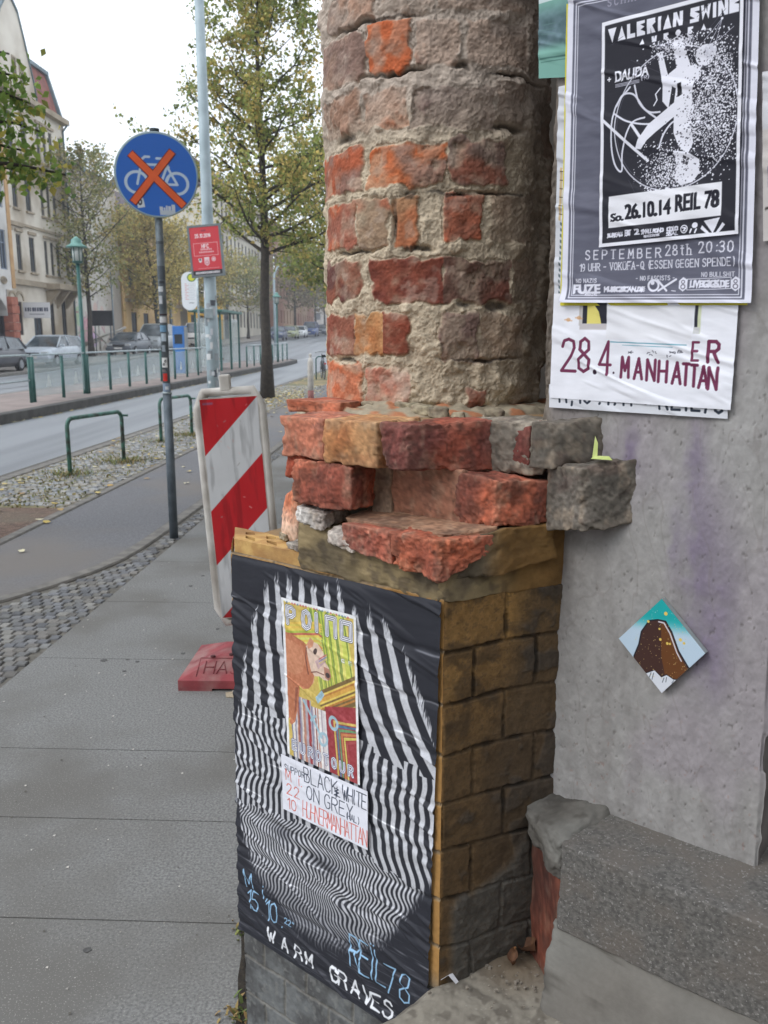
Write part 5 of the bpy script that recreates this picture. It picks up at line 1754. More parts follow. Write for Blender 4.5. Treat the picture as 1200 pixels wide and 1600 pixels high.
# moss and grass between the verge stones
V, Q, Cc = [], [], []
r = random.Random(9)
for k in range(2400):
    s, d = 8 + 22 * r.random() ** 1.3, r.uniform(3.42, 4.7)
    if vnoise(s * 1.3, d * 2.0, 0, 5) < .45 and r.random() < .8: continue
    a, w = r.uniform(0, 6.28), r.uniform(.006, .016)
    x, y, z = SP(d, s)
    b = len(V)
    dx, dy = math.cos(a) * w, math.sin(a) * w
    h = r.uniform(.008, .03)
    V += [(x - dx, y - dy, z - .006), (x + dx, y + dy, z - .006), (x + dx * .6 + r.gauss(0, .01), y + dy * .6, z + h), (x - dx * .6, y - dy * .6 + r.gauss(0, .01), z + h * .8)]
    Cc += [r.choice([(126, 128, 80), (146, 136, 92), (110, 118, 70), (158, 144, 100)])] * 4
    Q.append((b, b + 1, b + 2, b + 3))
tag(link('moss', np_mesh('moss', np.array(V), np.array(Q), np.array(Cc)), M_WEED), 'short moss and grass growing between the verge stones', 'moss', kind='stuff')

mb = MB()
_g = [(-.335, 1.60), (-.352, 1.70), (-.348, 1.80), (-.368, 1.92), (-.372, 2.0), (-.392, 2.12), (-.40, 2.3), (-.385, 2.3), (-.376, 2.12), (-.352, 2.0), (-.350, 1.92), (-.326, 1.80), (-.33, 1.70), (-.31, 1.60)]
mb.prism([(x, y, .0005) for x, y in _g], (0, 0, 1), .002)
tag(mb.build('soil_gap', mat_noise('gap_soil', (58, 52, 44), (42, 38, 34), 60, .98, bump=.6, bscale=200)), kind='structure')
# fallen leaves
V, Q, Cc = [], [], []
r = random.Random(21)


def fallen(x, y, z, size, col):
    a = r.uniform(0, 6.28)
    c, q = math.cos(a), math.sin(a)
    b = len(V)
    for lx, ly in ((-.5, 0), (-.15, -.38), (.3, -.3), (.55, 0), (.3, .32), (-.15, .36)):
        V.append((x + size * (lx * c - ly * q), y + size * (lx * q + ly * c), z + .004 + size * r.uniform(0, .22)))
        Cc.append(col)
    Q.append((b, b + 1, b + 4, b + 5))
    Q.append((b + 1, b + 2, b + 3, b + 4))


LEAFC = [(196, 176, 116), (180, 150, 96), (206, 194, 150), (156, 126, 86), (214, 206, 174), (190, 168, 96)]
for k in range(700):
    s = r.gauss(23.5, 2.6)
    d = r.gauss(3.9, .7)
    if d > 4.85 or d < 2.0: continue
    fallen(*SP(d, s), r.uniform(.05, .11), r.choice(LEAFC))
for k in range(240):
    s, d = 6 + 24 * r.random(), r.uniform(3.3, 4.95) if r.random() < .75 else r.uniform(2.1, 3.4)
    if d < 3.3 and r.random() < .6: continue
    fallen(*SP(d, s), r.uniform(.04, .09), r.choice(LEAFC))
for k in range(260):
    fallen(*SP(8.32 - abs(r.gauss(0, .08)), r.uniform(14, 50), dz=-.10), r.uniform(.05, .1), r.choice(LEAFC))
for k in range(160):
    fallen(*SP(r.uniform(2.2, 4.8), r.uniform(26, 50)), r.uniform(.06, .11), r.choice(LEAFC))
tag(link('fallen_leaves', np_mesh('fallen_leaves', np.array(V), np.array(Q), np.array(Cc)), M_WEED), 'yellow and brown autumn leaves strewn on the verge and path', 'leaves', kind='stuff')
V, Q, Cc = [], [], []
r = random.Random(31)
for k in range(420):
    d, s = r.uniform(-.2, 1.9), r.uniform(1.4, 6)
    x, y, z = SP(d, s)
    w = r.uniform(.0012, .0045)
    b = len(V)
    V += [(x - w, y - w * .6, .003), (x + w, y - w, .003), (x + w * .8, y + w, .003 + w * .6), (x - w, y + w * .8, .003)]
    Cc += [r.choice([(180, 176, 170), (150, 146, 140), (90, 86, 80), (196, 190, 182)])] * 4
    Q.append((b, b + 1, b + 2, b + 3))
tag(link('pavement_grit', np_mesh('pavement_grit', np.array(V), np.array(Q), np.array(Cc)), M_WEED), 'tiny grit and chips scattered on the pavement slabs', 'grit', kind='stuff')
mb = MB()
r = random.Random(77)
for k in range(34):
    d, s, w = r.uniform(-.1, 1.85), r.uniform(1.7, 9), r.uniform(.008, .02)
    x, y, z = SP(d, s)
    mb.prism([(x + w * math.cos(q * 1.05) * r.uniform(.7, 1.1), y + w * math.sin(q * 1.05) * r.uniform(.7, 1.1), .0006) for q in range(6)], (0, 0, 1), .0012)
tag(mb.build('gum_spots', mat_noise('old_gum', (92, 91, 90), (78, 77, 76), 80, .9)), 'flat dark spots of old chewing gum on the pavement', 'gum', kind='stuff')
mb = MB()
fl = [(-.16, -.1), (.05, -.13), (.17, -.02), (.1, .1), (-.06, .12), (-.18, .04)]
mb.prism([(-.62 + x * .55, 3.70 + y * .35, .002) for x, y in fl], (0, 0, 1), .003)
o = mb.build('sand_spill', mat_noise('spilt_sand', (186, 172, 148), (160, 148, 128), 60, .95))
tag(o, 'small spill of pale sand in front of the red beacon foot', 'sand', kind='stuff')

# ---------------------------------------------------------------- street furniture
M_GREEN = mat_noise('rail_green', (52, 100, 94), (40, 84, 80), 7, .45, bump=.1, bscale=50)
M_WORN = mat_noise('worn_green', (92, 142, 128), (64, 110, 98), 14, .5, bump=.2, bscale=90, c3=(62, 64, 58), scale3=9)
M_GALV = mat_noise('galvanised', (132, 142, 148), (106, 116, 122), 16, .45, metal=.35, bump=.1, bscale=80)
M_GALVD = mat_noise('galvanised_dark', (108, 118, 126), (88, 98, 106), 12, .5, metal=.3, bump=.1, bscale=80)
M_STEELL = mat_noise('rail_steel', (176, 188, 190), (150, 162, 166), 9, .35, metal=.4)

# cycle path sign on its pole
sp = thing('cycle_path_sign', 'round blue cycle path sign crossed out with orange tape on a grey pole', 'road sign', (-1.697, 6.86, 0))
mb = MB().tube([(0, 0, 0), (0, 0, 1.16)], .0345, 16)
mb.build('pole_sleeve', M_GALVD, sp)
mb = MB().tube([(0, 0, 1.16), (0, 0, 3.075)], .029, 16)
pole = mb.build('pole', M_GALV, sp)
mb = MB().tube([(0, 0, 1.155), (0, 0, 1.172)], .037, 16)
mb.build('pole_collar', M_STEELL, sp)
mb = MB().tube([(0, 0, 3.065), (0, 0, 3.10)], .036, 16)
mb.build('pole_cap', mat_plain('black_cap', (34, 52, 58), .5), sp)


def band(name, r, z0, z1, a0, a1, col, parent, rough=.5):
    n = 10
    v, q = [], []
    for i in range(n + 1):
        a = math.radians(a0 + (a1 - a0) * i / n)
        for z in (z0, z1): v.append((r * math.cos(a), r * math.sin(a), z))
    for i in range(n): q.append((2 * i, 2 * i + 2, 2 * i + 3, 2 * i + 1))
    me = np_mesh(name, np.array(v), np.array(q), np.array([col] * len(v)))
    return link(name, me, mat_attr('sticker', rough=rough, var=.12, vscale=60), parent)


for z0, z1, a0, a1, c_ in ((2.28, 2.30, -170, -10, (90, 98, 104)), (2.02, 2.12, -180, 0, (92, 100, 108)), (1.93, 1.97, -150, -60, (206, 210, 212)), (1.84, 1.90, -140, -80, (196, 200, 204)), (1.99, 2.01, -120, -40, (70, 76, 82)),
                           (1.70, 1.745, -150, -30, (214, 214, 214)), (1.755, 1.765, -170, -10, (60, 40, 44)), (1.63, 1.68, -170, -40, (120, 160, 190)), (1.56, 1.62, -130, -50, (186, 200, 210)), (1.36, 1.435, -140, -50, (226, 226, 224)),
                           (1.255, 1.315, -130, -60, (206, 54, 44)), (1.175, 1.24, -160, -20, (140, 156, 176)), (1.19, 1.215, -100, -50, (214, 218, 222)), (1.48, 1.53, -120, -70, (150, 160, 168)), (1.325, 1.345, -170, -80, (116, 110, 112))):
    band('sticker', .0298 if (z0, z1) != (1.19, 1.215) else .0302, z0, z1, a0, a1, c_, sp)
for dx, dz in ((-.006, 1.385), (.006, 1.408)):
    mb = MB()
    for k in range(12):
        a = k / 12 * 6.283
        mb.tube([(dx + .006 * math.cos(a), -.0312, dz + .008 * math.sin(a)), (dx + .006 * math.cos(a + .53), -.0312, dz + .008 * math.sin(a + .53))], .0022, 4, caps=False)
    mb.build('sticker_mark', mat_plain('black_print', (24, 24, 28), .6), sp)
# disc
cs = Canvas(220, 220, (52, 112, 204))
wc = (200, 218, 236)
cs.ell(110, 110, 108, 108, (168, 196, 206), ring=5)
B = lambda x, y: (110 + (x - 495) / 355 * 108, 110 + (y - 515) / 395 * 108)
for cx in (320, 668):
    c_ = B(cx, 590)
    cs.ell(c_[0], c_[1], 28.5, 27, wc, ring=7.5)
for pts in ([(325, 605), (375, 370), (400, 348), (436, 348)], [(360, 420), (505, 420)], [(505, 420), (440, 520)], [(590, 420), (540, 560)], [(580, 420), (670, 600), (570, 600), (600, 520)], [(500, 360), (575, 360)], [(540, 360), (600, 440)]):
    cs.line([B(*p) for p in pts], 6.4, wc)
cs.poly([B(*p) for p in ((308, 745), (368, 735), (382, 820), (320, 834))], (220, 226, 232))
cs.ell(*B(340, 775), 4, 6, (40, 44, 70), ring=3)
for x0, x1, y0 in ((506, 535, 812), (541, 556, 820), (560, 575, 800), (580, 604, 806), (610, 640, 790)):
    cs.poly([B(x0, y0), B(x1, y0), B(x1 + 4, 885), B(x0 + 4, 890)], (206, 214, 222))
cs.poly([B(512, 850), B(640, 845), B(644, 886), B(518, 892)], (196, 206, 216))
syaw = math.radians(14)
cx_, sx_ = math.cos(syaw), math.sin(syaw)
msk = np.hypot(cs.X - 109.5, cs.Y - 109.5) < 109
pin(sheet('sign_face', cs, [(-.3, .3), (.3, .3), (.3, -.3), (-.3, -.3)], 0, mat_attr('sign_foil', rough=.35, spec=.5), None, None, wrinkle=0, mask=msk,
          to3d=lambda u, n, z: np.stack([-1.697 + u * cx_ + .048 * sx_, 6.86 + u * sx_ - .048 * cx_, z + 2.77], -1)), sp)
R3 = Matrix.Rotation(syaw, 3, 'Z')
mb = MB()
mb.lathe([(0, 0), (.296, 0), (.304, .004), (.304, .014), (.298, .018), (.290, .016), (0, .0155)], seg=64)
bmesh.ops.rotate(mb.bm, verts=mb.bm.verts, cent=(0, 0, 0), matrix=R3 @ Matrix.Rotation(math.pi / 2, 3, 'X'))
bmesh.ops.translate(mb.bm, verts=mb.bm.verts, vec=R3 @ Vector((0, -.031, 0)) + Vector((0, 0, 2.77)))
mb.build('sign_disc', mat_plain('sign_rim', (176, 194, 198), .4, metal=.3), sp)
for z in (2.58, 2.95):
    MB().box((0, -.012, z), (.10, .05, .03), R3, bev=.004).build('sign_bracket', M_GALV, sp)
for k, (p0, p1) in enumerate((((278, 325), (722, 800)), ((640, 290), (280, 785)))):
    for w_, col, off in ((.030, (120, 30, 30), .0495), (.024, (255, 112, 58), .0515)):
        off = off + k * .001
        a, b = [Vector(((p[0] - 495) / 355 * .295, -off, -(p[1] - 515) / 395 * .295)) for p in (p0, p1)]
        t = (b - a).normalized()
        q = Vector((-t.z, 0, t.x)) * w_
        a2, b2 = (a - t * .004, b + t * .004) if w_ > .027 else (a, b)
        pts = [R3 @ p + Vector((0, 0, 2.77)) for p in (a2 - q, b2 - q, b2 + q, a2 + q)]
        mb = MB().prism(pts, R3 @ Vector((0, 1, 0)), .0012)
        mb.build('tape_strip', mat_plain('tape_red' if w_ > .027 else 'tape_orange', col, .45), sp)

# bicycle racks
for k, ((d0, s0), (d1, s1)) in enumerate((((4.128, 10.01), (3.857, 11.109)), ((4.046, 13.404), (3.803, 14.334)))):
    a, b = Vector(SP(d0, s0)), Vector(SP(d1, s1))
    root = thing('bicycle_rack', ('nearer' if k == 0 else 'farther') + ' worn green tube bicycle rack on the verge', 'bicycle rack', a, group='green bicycle racks on the verge')
    dv = b - a
    h, rb = .66, .10
    pts = [(0, 0, -.05), (0, 0, h - rb)]
    dn = dv.normalized()
    for q in range(1, 7):
        t = q / 6 * math.pi / 2
        p = dn * (rb * (1 - math.cos(t))) + Vector((0, 0, h - rb + rb * math.sin(t)))
        pts.append(tuple(p))
    for q in range(0, 7):
        t = q / 6 * math.pi / 2
        p = dv - dn * rb + dn * (rb * math.sin(t)) + Vector((0, 0, h - rb + rb * math.cos(t)))
        pts.append(tuple(p))
    pts.append((dv.x, dv.y, -.05))
    MB().tube(pts, .0255, 12).build('hoop', M_WORN, root)
    mb = MB()
    off = Vector((-dn.y, dn.x, 0)) * -.03
    mb.tube([dv + Vector((0, 0, h - .05)) , dv + Vector((0, 0, h - .05)) + off * 3], .014, 10)
    mb.build('stub', M_WORN, root)

# warning beacon and its foot
bc = thing('warning_beacon', 'leaning red and white striped warning beacon panel in a white plastic frame', 'beacon', (-.62, 3.95, .06), (0, math.radians(-3.6), math.radians(4)))
PW, PB, PT = .128, .24, 1.262
cb = Canvas(100, 400, (206, 208, 210))
q = cb.Y / 400 + cb.X / 100 * .25
red = (np.floor(q / .25) % 2 == 0)
cb.a[red] = (190, 32, 40)
cb.a += ((fbm(cb.X * .05, cb.Y * .03, 0, 3, 1) - .5) * 14)[..., None]
rr_ = random.Random(4)
for _ in range(26):
    x, y = rr_.uniform(6, 94), rr_.uniform(10, 390)
    cb.line([(x, y), (x + rr_.uniform(-4, 4), y + rr_.uniform(-5, 5))], rr_.uniform(.8, 1.8), rr_.choice([(226, 200, 196), (150, 146, 146), (214, 180, 176)]), .7)
cb.rect(4, 6, 22, 10, (130, 120, 160), .6)
cb.a *= (1 - .16 * sstep(.5, .72, fbm(cb.X * .12, cb.Y * .015, 3, 4, 6)))[..., None]
cb.a *= (1 - .14 * sstep(.82, 1.0, cb.Y / 400))[..., None]
sheet('striped_foil', cb, [(-PW, PT), (PW, PT), (PW, PB), (-PW, PB)], 0, mat_attr('reflective_foil', rough=.4, spec=.4), None, None, wrinkle=0, parent=bc,
      to3d=lambda u, n, z: np.stack([u, 0 * u - .0225, z], -1))
M_WPL = mat_noise('white_plastic', (214, 210, 204), (190, 186, 178), 9, .6, bump=.15, bscale=60, c3=(160, 152, 144), scale3=4)
mb = MB()
mb.box((0, 0, (PB + PT) / 2), (PW * 2 + .01, .042, PT - PB + .01))
mb.build('panel_core', M_WPL, bc)
e, c_ = PW + .014, .075
ring = [(-e, PT - c_ + .03), (-e + .035, PT + .028), (e - .035, PT + .028), (e, PT - c_ + .03), (e, PB + c_ - .03), (e - .035, PB - .028), (-e + .035, PB - .028), (-e, PB + c_ - .03)]
mb = MB()
pts = [(x, 0, z) for x, z in ring]
mb.tube(pts + [pts[0], pts[1]], .0225, 12, caps=False)
mb.build('frame', M_WPL, bc)
mb = MB()
mb.box((-.01, 0, PT + .066), (.05, .045, .075), bev=.008)
mb.build('handle_stub', M_WPL, bc)
mb = MB()
mb.box((0, 0, .1), (.055, .055, .28), bev=.004)
mb.build('stem', M_WPL, bc)
ft = thing('beacon_foot', 'faded red rubber foot plate with moulded lettering under the warning beacon', 'beacon foot', (-.61, 3.97, 0), (0, 0, math.radians(-1.5)))
bm = bmesh.new()
L_, Wd = .325, .235
lv = [[(-L_, -Wd), (L_, -Wd), (L_, Wd), (-L_, Wd)], [(-L_, -Wd), (L_, -Wd), (L_, Wd), (-L_, Wd)], [(-L_ + .02, -Wd + .012), (L_ - .02, -Wd + .012), (L_ - .02, Wd - .012), (-L_ + .02, Wd - .012)], [(-.16, -.09), (.16, -.09), (.16, .09), (-.16, .09)], [(-.14, -.075), (.14, -.075), (.14, .075), (-.14, .075)]]
zz = [.012, .05, .056, .122, .126]
rings = [[bm.verts.new((x, y, z)) for x, y in l] for l, z in zip(lv, zz)]
for r0, r1 in zip(rings[:-1], rings[1:]):
    for k in range(4): bm.faces.new((r0[k], r0[(k + 1) % 4], r1[(k + 1) % 4], r1[k]))
bm.faces.new(rings[-1])
bm.faces.new(rings[0][::-1])
me = bpy.data.meshes.new('foot_plate')
bm.to_mesh(me)
bm.free()
M_FOOT = mat_noise('red_rubber', (150, 68, 72), (122, 54, 60), 9, .8, bump=.4, bscale=120, c3=(150, 112, 108), scale3=7)
link('foot_plate', me, M_FOOT, ft)
mb = MB()
for x0, x1 in ((-L_, -.17), (.17, L_)):
    MB().box(((x0 + x1) / 2, 0, .007), (abs(x1 - x0), Wd * 2, .0138)).build('foot_pad', M_FOOT, ft)
# moulded letters on the sloping front
sl = math.atan2(.122 - .056, Wd - .012 - .09)
RX = Matrix.Rotation(sl, 3, 'X')
mb = MB()


def onslope(x, t):
    return Vector((x, -Wd + .012, .0565)) + RX @ Vector((0, t, .0008))


for ch, x in zip('HASTE', (-.215, -.155, -.095, -.035, .025)):
    for st in SF[ch].split(';'):
        p = [tuple(map(float, q.split(','))) for q in st.split(' ')]
        mb.tube([onslope(x + gx * .0115, .03 + gy * .0125) for gx, gy in p], .0028, 6)
mb.tube([onslope(-.245, .012), onslope(-.245, .125), onslope(.10, .125)], .0022, 6)
mb.build('moulded_lettering', mat_noise('red_rubber_worn', (132, 56, 62), (116, 48, 54), 20, .8), ft)
for x, t in ((-.19, .138), (-.105, .152)):
    p = onslope(x, t)
    MB().lathe([(.012, -.004), (.012, .002), (.008, .003), (.0, .003)], p, 12).build('drain_hole', mat_plain('hole_shade', (84, 38, 42), .9), ft)

# catenary mast with framed advert
mx, my, mz = SP(4.3, 18.1)
mast = thing('catenary_mast', 'tall pale steel catenary mast with torn bills round its foot', 'mast', (mx, my, mz))
M_MAST = mat_noise('mast_paint', (176, 192, 198), (156, 172, 178), 3, .5, bump=.1, bscale=40)
MB().tube([(0, 0, -.1), (0, 0, 1.9), (0, 0, 4.2), (0, 0, 11)], [.132, .13, .112, .072], 18).build('shaft', M_MAST, mast)
rr_ = random.Random(8)
for k in range(26):
    z = rr_.uniform(.5, 2.4)
    a = rr_.uniform(-170, -10)
    band('torn_bill', .1335 + k * .00012 - max(0, z - 1.9) * .008, z, z + rr_.uniform(.05, .22), a, a + rr_.uniform(18, 50), rr_.choice([(196, 200, 204), (150, 156, 160), (90, 94, 100), (206, 208, 208), (120, 128, 132)]), mast)
mb = MB()
mb.box((-.02, -.145, 2.08), (.17, .05, .20), bev=.008)
mb.build('switch_box', M_STEELL, mast)
ad = thing('framed_advert', 'red match poster in a grey frame hung on the pale mast', 'advert', (mx - .02, my - .16, mz + 3.3), (0, math.radians(-4), math.radians(-6)))
ca = Canvas(150, 216, (206, 56, 66))
w2 = (236, 214, 216)
ca.hand('25.10.2014', 26, 46, 15, w2, 3.4, adv=.66, asp=.5)
for k in range(3): ca.line([(34, 54 + k * 4), (116, 54 + k * 4)], 1.2, (120, 30, 40), .7)
ca.rect(60, 12, 84, 20, (120, 40, 70), .5)
ca.line([(14, 72), (136, 72), (136, 128), (14, 128), (14, 72)], 1.6, w2)
ca.hand('HFC', 56, 94, 16, w2, 4, adv=.8, asp=.55)
for y, x0, x1 in ((104, 48, 104), (116, 40, 112)):
    x = x0
    while x < x1:
        ca.rect(x, y - 7, x + 6, y, w2, .8)
        x += 8.5
ca.poly([(62, 140), (88, 140), (88, 166), (75, 176), (62, 166)], (228, 190, 196))
ca.ell(75, 160, 7, 7, (190, 50, 60), ring=2.4)
ca.rect(62, 136, 88, 143, (236, 214, 216))
ca.poly([(32, 140), (50, 140), (49, 154), (41, 160), (34, 154)], (226, 220, 222))
ca.ell(41, 146, 5, 5, (60, 50, 60))
ca.ell(110, 146, 11, 11, (232, 196, 200))
ca.ell(110, 146, 7, 7, (206, 90, 100), ring=2)
for k in range(22): ca.rect(26 + k * 5, 184, 29 + k * 5, 187, w2, .7)
ca.rect(0, 194, 150, 216, (34, 30, 38))
x = 12
for k in range(19):
    ca.rect(x, 200, x + 4.4, 210, (226, 222, 226))
    x += 6.6
sheet('match_poster', ca, [(-.30, .46), (.30, .46), (.30, -.46), (-.30, -.46)], 0, mat_attr('poster_gloss', rough=.3, spec=.5), None, None, wrinkle=0, parent=ad, to3d=lambda u, n, z: np.stack([u, 0 * u - .018, z], -1))
mb = MB()
for sx_ in (-1, 1):
    mb.box((sx_ * .322, 0, 0), (.045, .05, 1.01), bev=.004)
    mb.box((0, 0, sx_ * .482), (.60, .05, .045), bev=.004)
mb.box((0, .008, 0), (.62, .03, .94))
mb.build('frame', mat_plain('frame_grey', (120, 128, 130), .5, metal=.3), ad)

# bollard and parked bicycle on the verge
bl = thing('bollard', 'slim white post with a pointed knob behind the street tree', 'bollard', SP(2.728, 21.71))
MB().lathe([(.075, -.05), (.072, 1.0), (.05, 1.09), (.028, 1.11), (.028, 1.15), (.045, 1.175), (.03, 1.215), (0, 1.225)], seg=16).build('post', mat_noise('white_post', (206, 202, 194), (178, 172, 164), 6, .7), bl)
MB().lathe([(.0765, .0), (.0765, .32)], seg=16).build('red_reflector', mat_plain('faded_red', (150, 92, 86), .6), bl)
x, y, z = SP(3.9, 35)
bk = thing('parked_bicycle', 'bicycle with a red tail light parked at the verge rack beyond the bollard', 'bicycle', (x, y, z), (0, 0, math.radians(100)))
M_TYRE = mat_plain('tyre_rubber', (34, 34, 36), .85)
M_CHROME = mat_plain('bright_steel', (170, 174, 178), .3, metal=.7)


def ringtube(mb, cx, cz, r, t, n=28, seg=8):
    pts = [(cx + r * math.cos(2 * math.pi * k / n), 0, cz + r * math.sin(2 * math.pi * k / n)) for k in range(n + 1)]
    mb.tube(pts, t, seg, caps=False)


for cx in (-.52, .52):
    mb = MB()
    ringtube(mb, cx, .35, .33, .02)
    w_ = mb.build('wheel', M_TYRE, bk)
    mb = MB()
    ringtube(mb, cx, .35, .305, .008, seg=6)
    for k in range(12):
        a = k * math.pi / 6
        mb.tube([(cx, 0, .35), (cx + .3 * math.cos(a), 0, .35 + .3 * math.sin(a))], .002, 4, caps=False)
    mb.build('rim', M_CHROME, w_)
mb = MB()
for a, b in (((-.52, 0, .35), (-.12, 0, .35)), ((-.12, 0, .35), (-.24, 0, .88)), ((-.52, 0, .35), (-.22, 0, .80)), ((-.12, 0, .35), (.36, 0, .78)), ((-.22, 0, .80), (.33, 0, .86)), ((.30, 0, .98), (.52, 0, .35))):
    mb.tube([a, b], .017, 8)
mb.build('frame', mat_plain('bike_frame', (50, 54, 66), .4), bk)
MB().box((-.26, 0, .92), (.26, .15, .06), bev=.025).build('saddle', M_TYRE, bk)
MB().tube([(.24, -.29, 1.02), (.30, -.12, 1.06), (.30, .12, 1.06), (.24, .29, 1.02)], .013, 8).build('handlebar', M_CHROME, bk)
MB().box((-.84, 0, .62), (.03, .08, .06), bev=.01).build('tail_light', mat_plain('lamp_red', (190, 30, 36), .3), bk)
MB().tube([(-.82, 0, .55), (-.7, 0, .70), (-.52, 0, .72)], .02, 6).build('mudguard', M_CHROME, bk)
root = thing('bicycle_rack', 'dark green bicycle rack holding the parked bicycle beyond the bollard', 'bicycle rack', SP(4.15, 34.8), group='green bicycle racks on the verge')
MB().tube([(0, 0, -.05), (0, 0, .78), (.03, 0, .84), (.1, 0, .88), (.52, .02, .88), (.59, .02, .84), (.62, .02, .78), (.62, .02, -.05)], .025, 10).build('hoop', M_GREEN, root)

# ---------------------------------------------------------------- tram stop
fd = lambda s: float(np.interp(s, [0, 45, 57], [9.15, 9.15, 8.55]))
M_GLASS = mat_glass('railing_glass', (186, 200, 200), .05, .30)
M_ETCH = mat_noise('etched_mark', (206, 212, 210), (196, 202, 200), 5, .7)


def railing(name, label, posts, glass=True, group=None):
    p0 = Vector(SP(fd(posts[0]), posts[0], dz=.1))
    root = thing(name, label, 'railing', p0, group=group)
    loc = lambda s, h, off=0: Vector(SP(fd(s) + off, s, dz=.1 + h)) - p0
    for s in posts:
        mb = MB().tube([loc(s, -.05), loc(s, 1.06)], .042, 10)
        mb.build('post', M_GREEN, root)
    MB().tube([loc(s, 1.10) for s in posts], .026, 10).build('top_rail', M_STEELL, root)
    if glass:
        for a, b in zip(posts[:-1], posts[1:]):
            mb = MB()
            g = .12
            mb.prism([loc(a + g, .12), loc(b - g, .12), loc(b - g, 1.0), loc(a + g, 1.0)], Vector((-CT, ST, 0)), .01)
            pn = mb.build('glass_pane', M_GLASS, root)
            m_ = (a + b) / 2
            mb = MB()
            k = .004
            mb.prism([loc(m_ - .16, .32, -k), loc(m_ + .14, .32, -k), loc(m_ + .02, .62, -k), loc(m_ - .02, .62, -k)], Vector((CT, -ST, 0)), .002)
            mb.build('etched_mark', M_ETCH, pn)
    else:
        MB().tube([loc(s, .52) for s in posts], .022, 8).build('mid_rail', M_STEELL, root)
    return root


GR = 'railings along the tram platform'
railing('platform_railing', 'low two bar railing at the left end of the tram platform', [13.0, 16.6, 20.25], False, GR)
railing('platform_railing', 'long green glazed railing with steel top rail on the tram platform left of the shelter', [20.42 + 1.72 * k for k in range(12)], True, GR)
railing('platform_railing', 'short green glazed railing on the tram platform right of the shelter', [45.9, 47.5, 49.0, 50.6, 52.1, 53.7, 55.0, 56.4], True, GR)


def lamp(d, s, label):
    x, y, z = SP(d, s, dz=.1)
    root = thing('street_lamp', label, 'street lamp', (x, y, z), group='green platform lamps')
    MB().tube([(0, 0, -.05), (0, 0, .9), (0, 0, 1.0), (0, 0, 3.45)], [.075, .07, .055, .05], 14).build('post', M_GREEN, root)
    MB().lathe([(.05, 3.43), (.10, 3.45), (.135, 3.47), (.135, 3.50)], seg=18).build('lantern_base', M_GREEN, root)
    MB().lathe([(.118, 3.50), (.128, 3.86), (0.0, 3.87)], seg=18).build('lantern_glass', mat_glass('lantern_glass', (214, 220, 216), .2, .75), root)
    mb = MB()
    for k in range(6):
        a = k * math.pi / 3 + .2
        mb.tube([(.125 * math.cos(a), .125 * math.sin(a), 3.49), (.135 * math.cos(a), .135 * math.sin(a), 3.88)], .012, 6)
    mb.build('lantern_bar', M_GREEN, root)
    M_HOOD = mat_noise('hood_green', (120, 164, 154), (80, 128, 120), 5, .5)
    MB().lathe([(.27, 3.85), (.265, 3.88), (.16, 3.94), (.135, 3.98), (.13, 4.05), (.06, 4.10), (.03, 4.13), (0, 4.135)], seg=24).build('lantern_hood', M_HOOD, root)
    return root


lamp(9.16, 23.68, 'nearer green street lamp with a wide domed hood on the tram platform')
lamp(8.72, 53.6, 'farther green street lamp at the far end of the tram platform')

st = thing('tram_stop_sign', 'white rounded tram stop timetable sign on a slim pole on the platform', 'stop sign', SP(9.62, 38.2, dz=.1))
MB().tube([(0, 0, -.05), (0, 0, 2.9), (0, 0, 4.4)], .045, 12).build('pole', M_STEELL, st)
cst = Canvas(60, 160, (222, 226, 228))
cst.ell(40, 24, 15, 15, (206, 206, 70))
cst.ell(40, 24, 15, 15, (70, 120, 70), ring=4)
for y in range(50, 120, 7):
    cst.line([(14, y), (20 + (y * 7) % 14, y)], 2, (196, 80, 80), .7)
    cst.line([(26, y), (46 + (y * 5) % 8, y)], 1.4, (150, 154, 160), .7)
cst.line([(28, 128), (46, 128)], 2, (80, 84, 90))
X2, Y2 = (cst.X - 29.5) / 29.5, (cst.Y - 79.5) / 79.5
msk = (np.abs(X2) ** 2 + (np.clip((np.abs(cst.Y - 79.5) - 50) / 29.5, 0, None)) ** 2) <= 1.0
pts = []
for k in range(24):
    a = math.pi * k / 23
    pts.append((-.36 + .33 * math.cos(a), 0, 3.95 + .33 * math.sin(a)))
for k in range(24):
    a = math.pi + math.pi * k / 23
    pts.append((-.36 + .33 * math.cos(a), 0, 3.0 + .33 * math.sin(a)))
MB().prism(pts, (0, 1, 0), .05).build('sign_panel', mat_plain('panel_white', (216, 220, 222), .5), st)
sheet('timetable', cst, [(-.69, 4.28), (-.03, 4.28), (-.03, 2.67), (-.69, 2.67)], 0, PAPER, None, None, wrinkle=0, mask=msk, parent=st, to3d=lambda u, n, z: np.stack([u, 0 * u - .004, z], -1))

tm = thing('ticket_machine', 'blue ticket machine behind the railing on the tram platform', 'ticket machine', SP(10.4, 37.9, dz=.1), (0, 0, SROT))
MB().box((0, 0, 1.0), (.5, .5, 2.0), bev=.02).build('casing', mat_noise('machine_blue', (54, 120, 190), (44, 104, 172), 3, .45), tm)
MB().box((.27, 0, 1.0), (.04, .46, 1.9), bev=.008).build('side_panel', mat_plain('machine_grey', (150, 154, 156), .5), tm)
MB().box((0, -.255, 1.45), (.34, .012, .4), bev=.004).build('display', MATS['dark_glass'], tm)

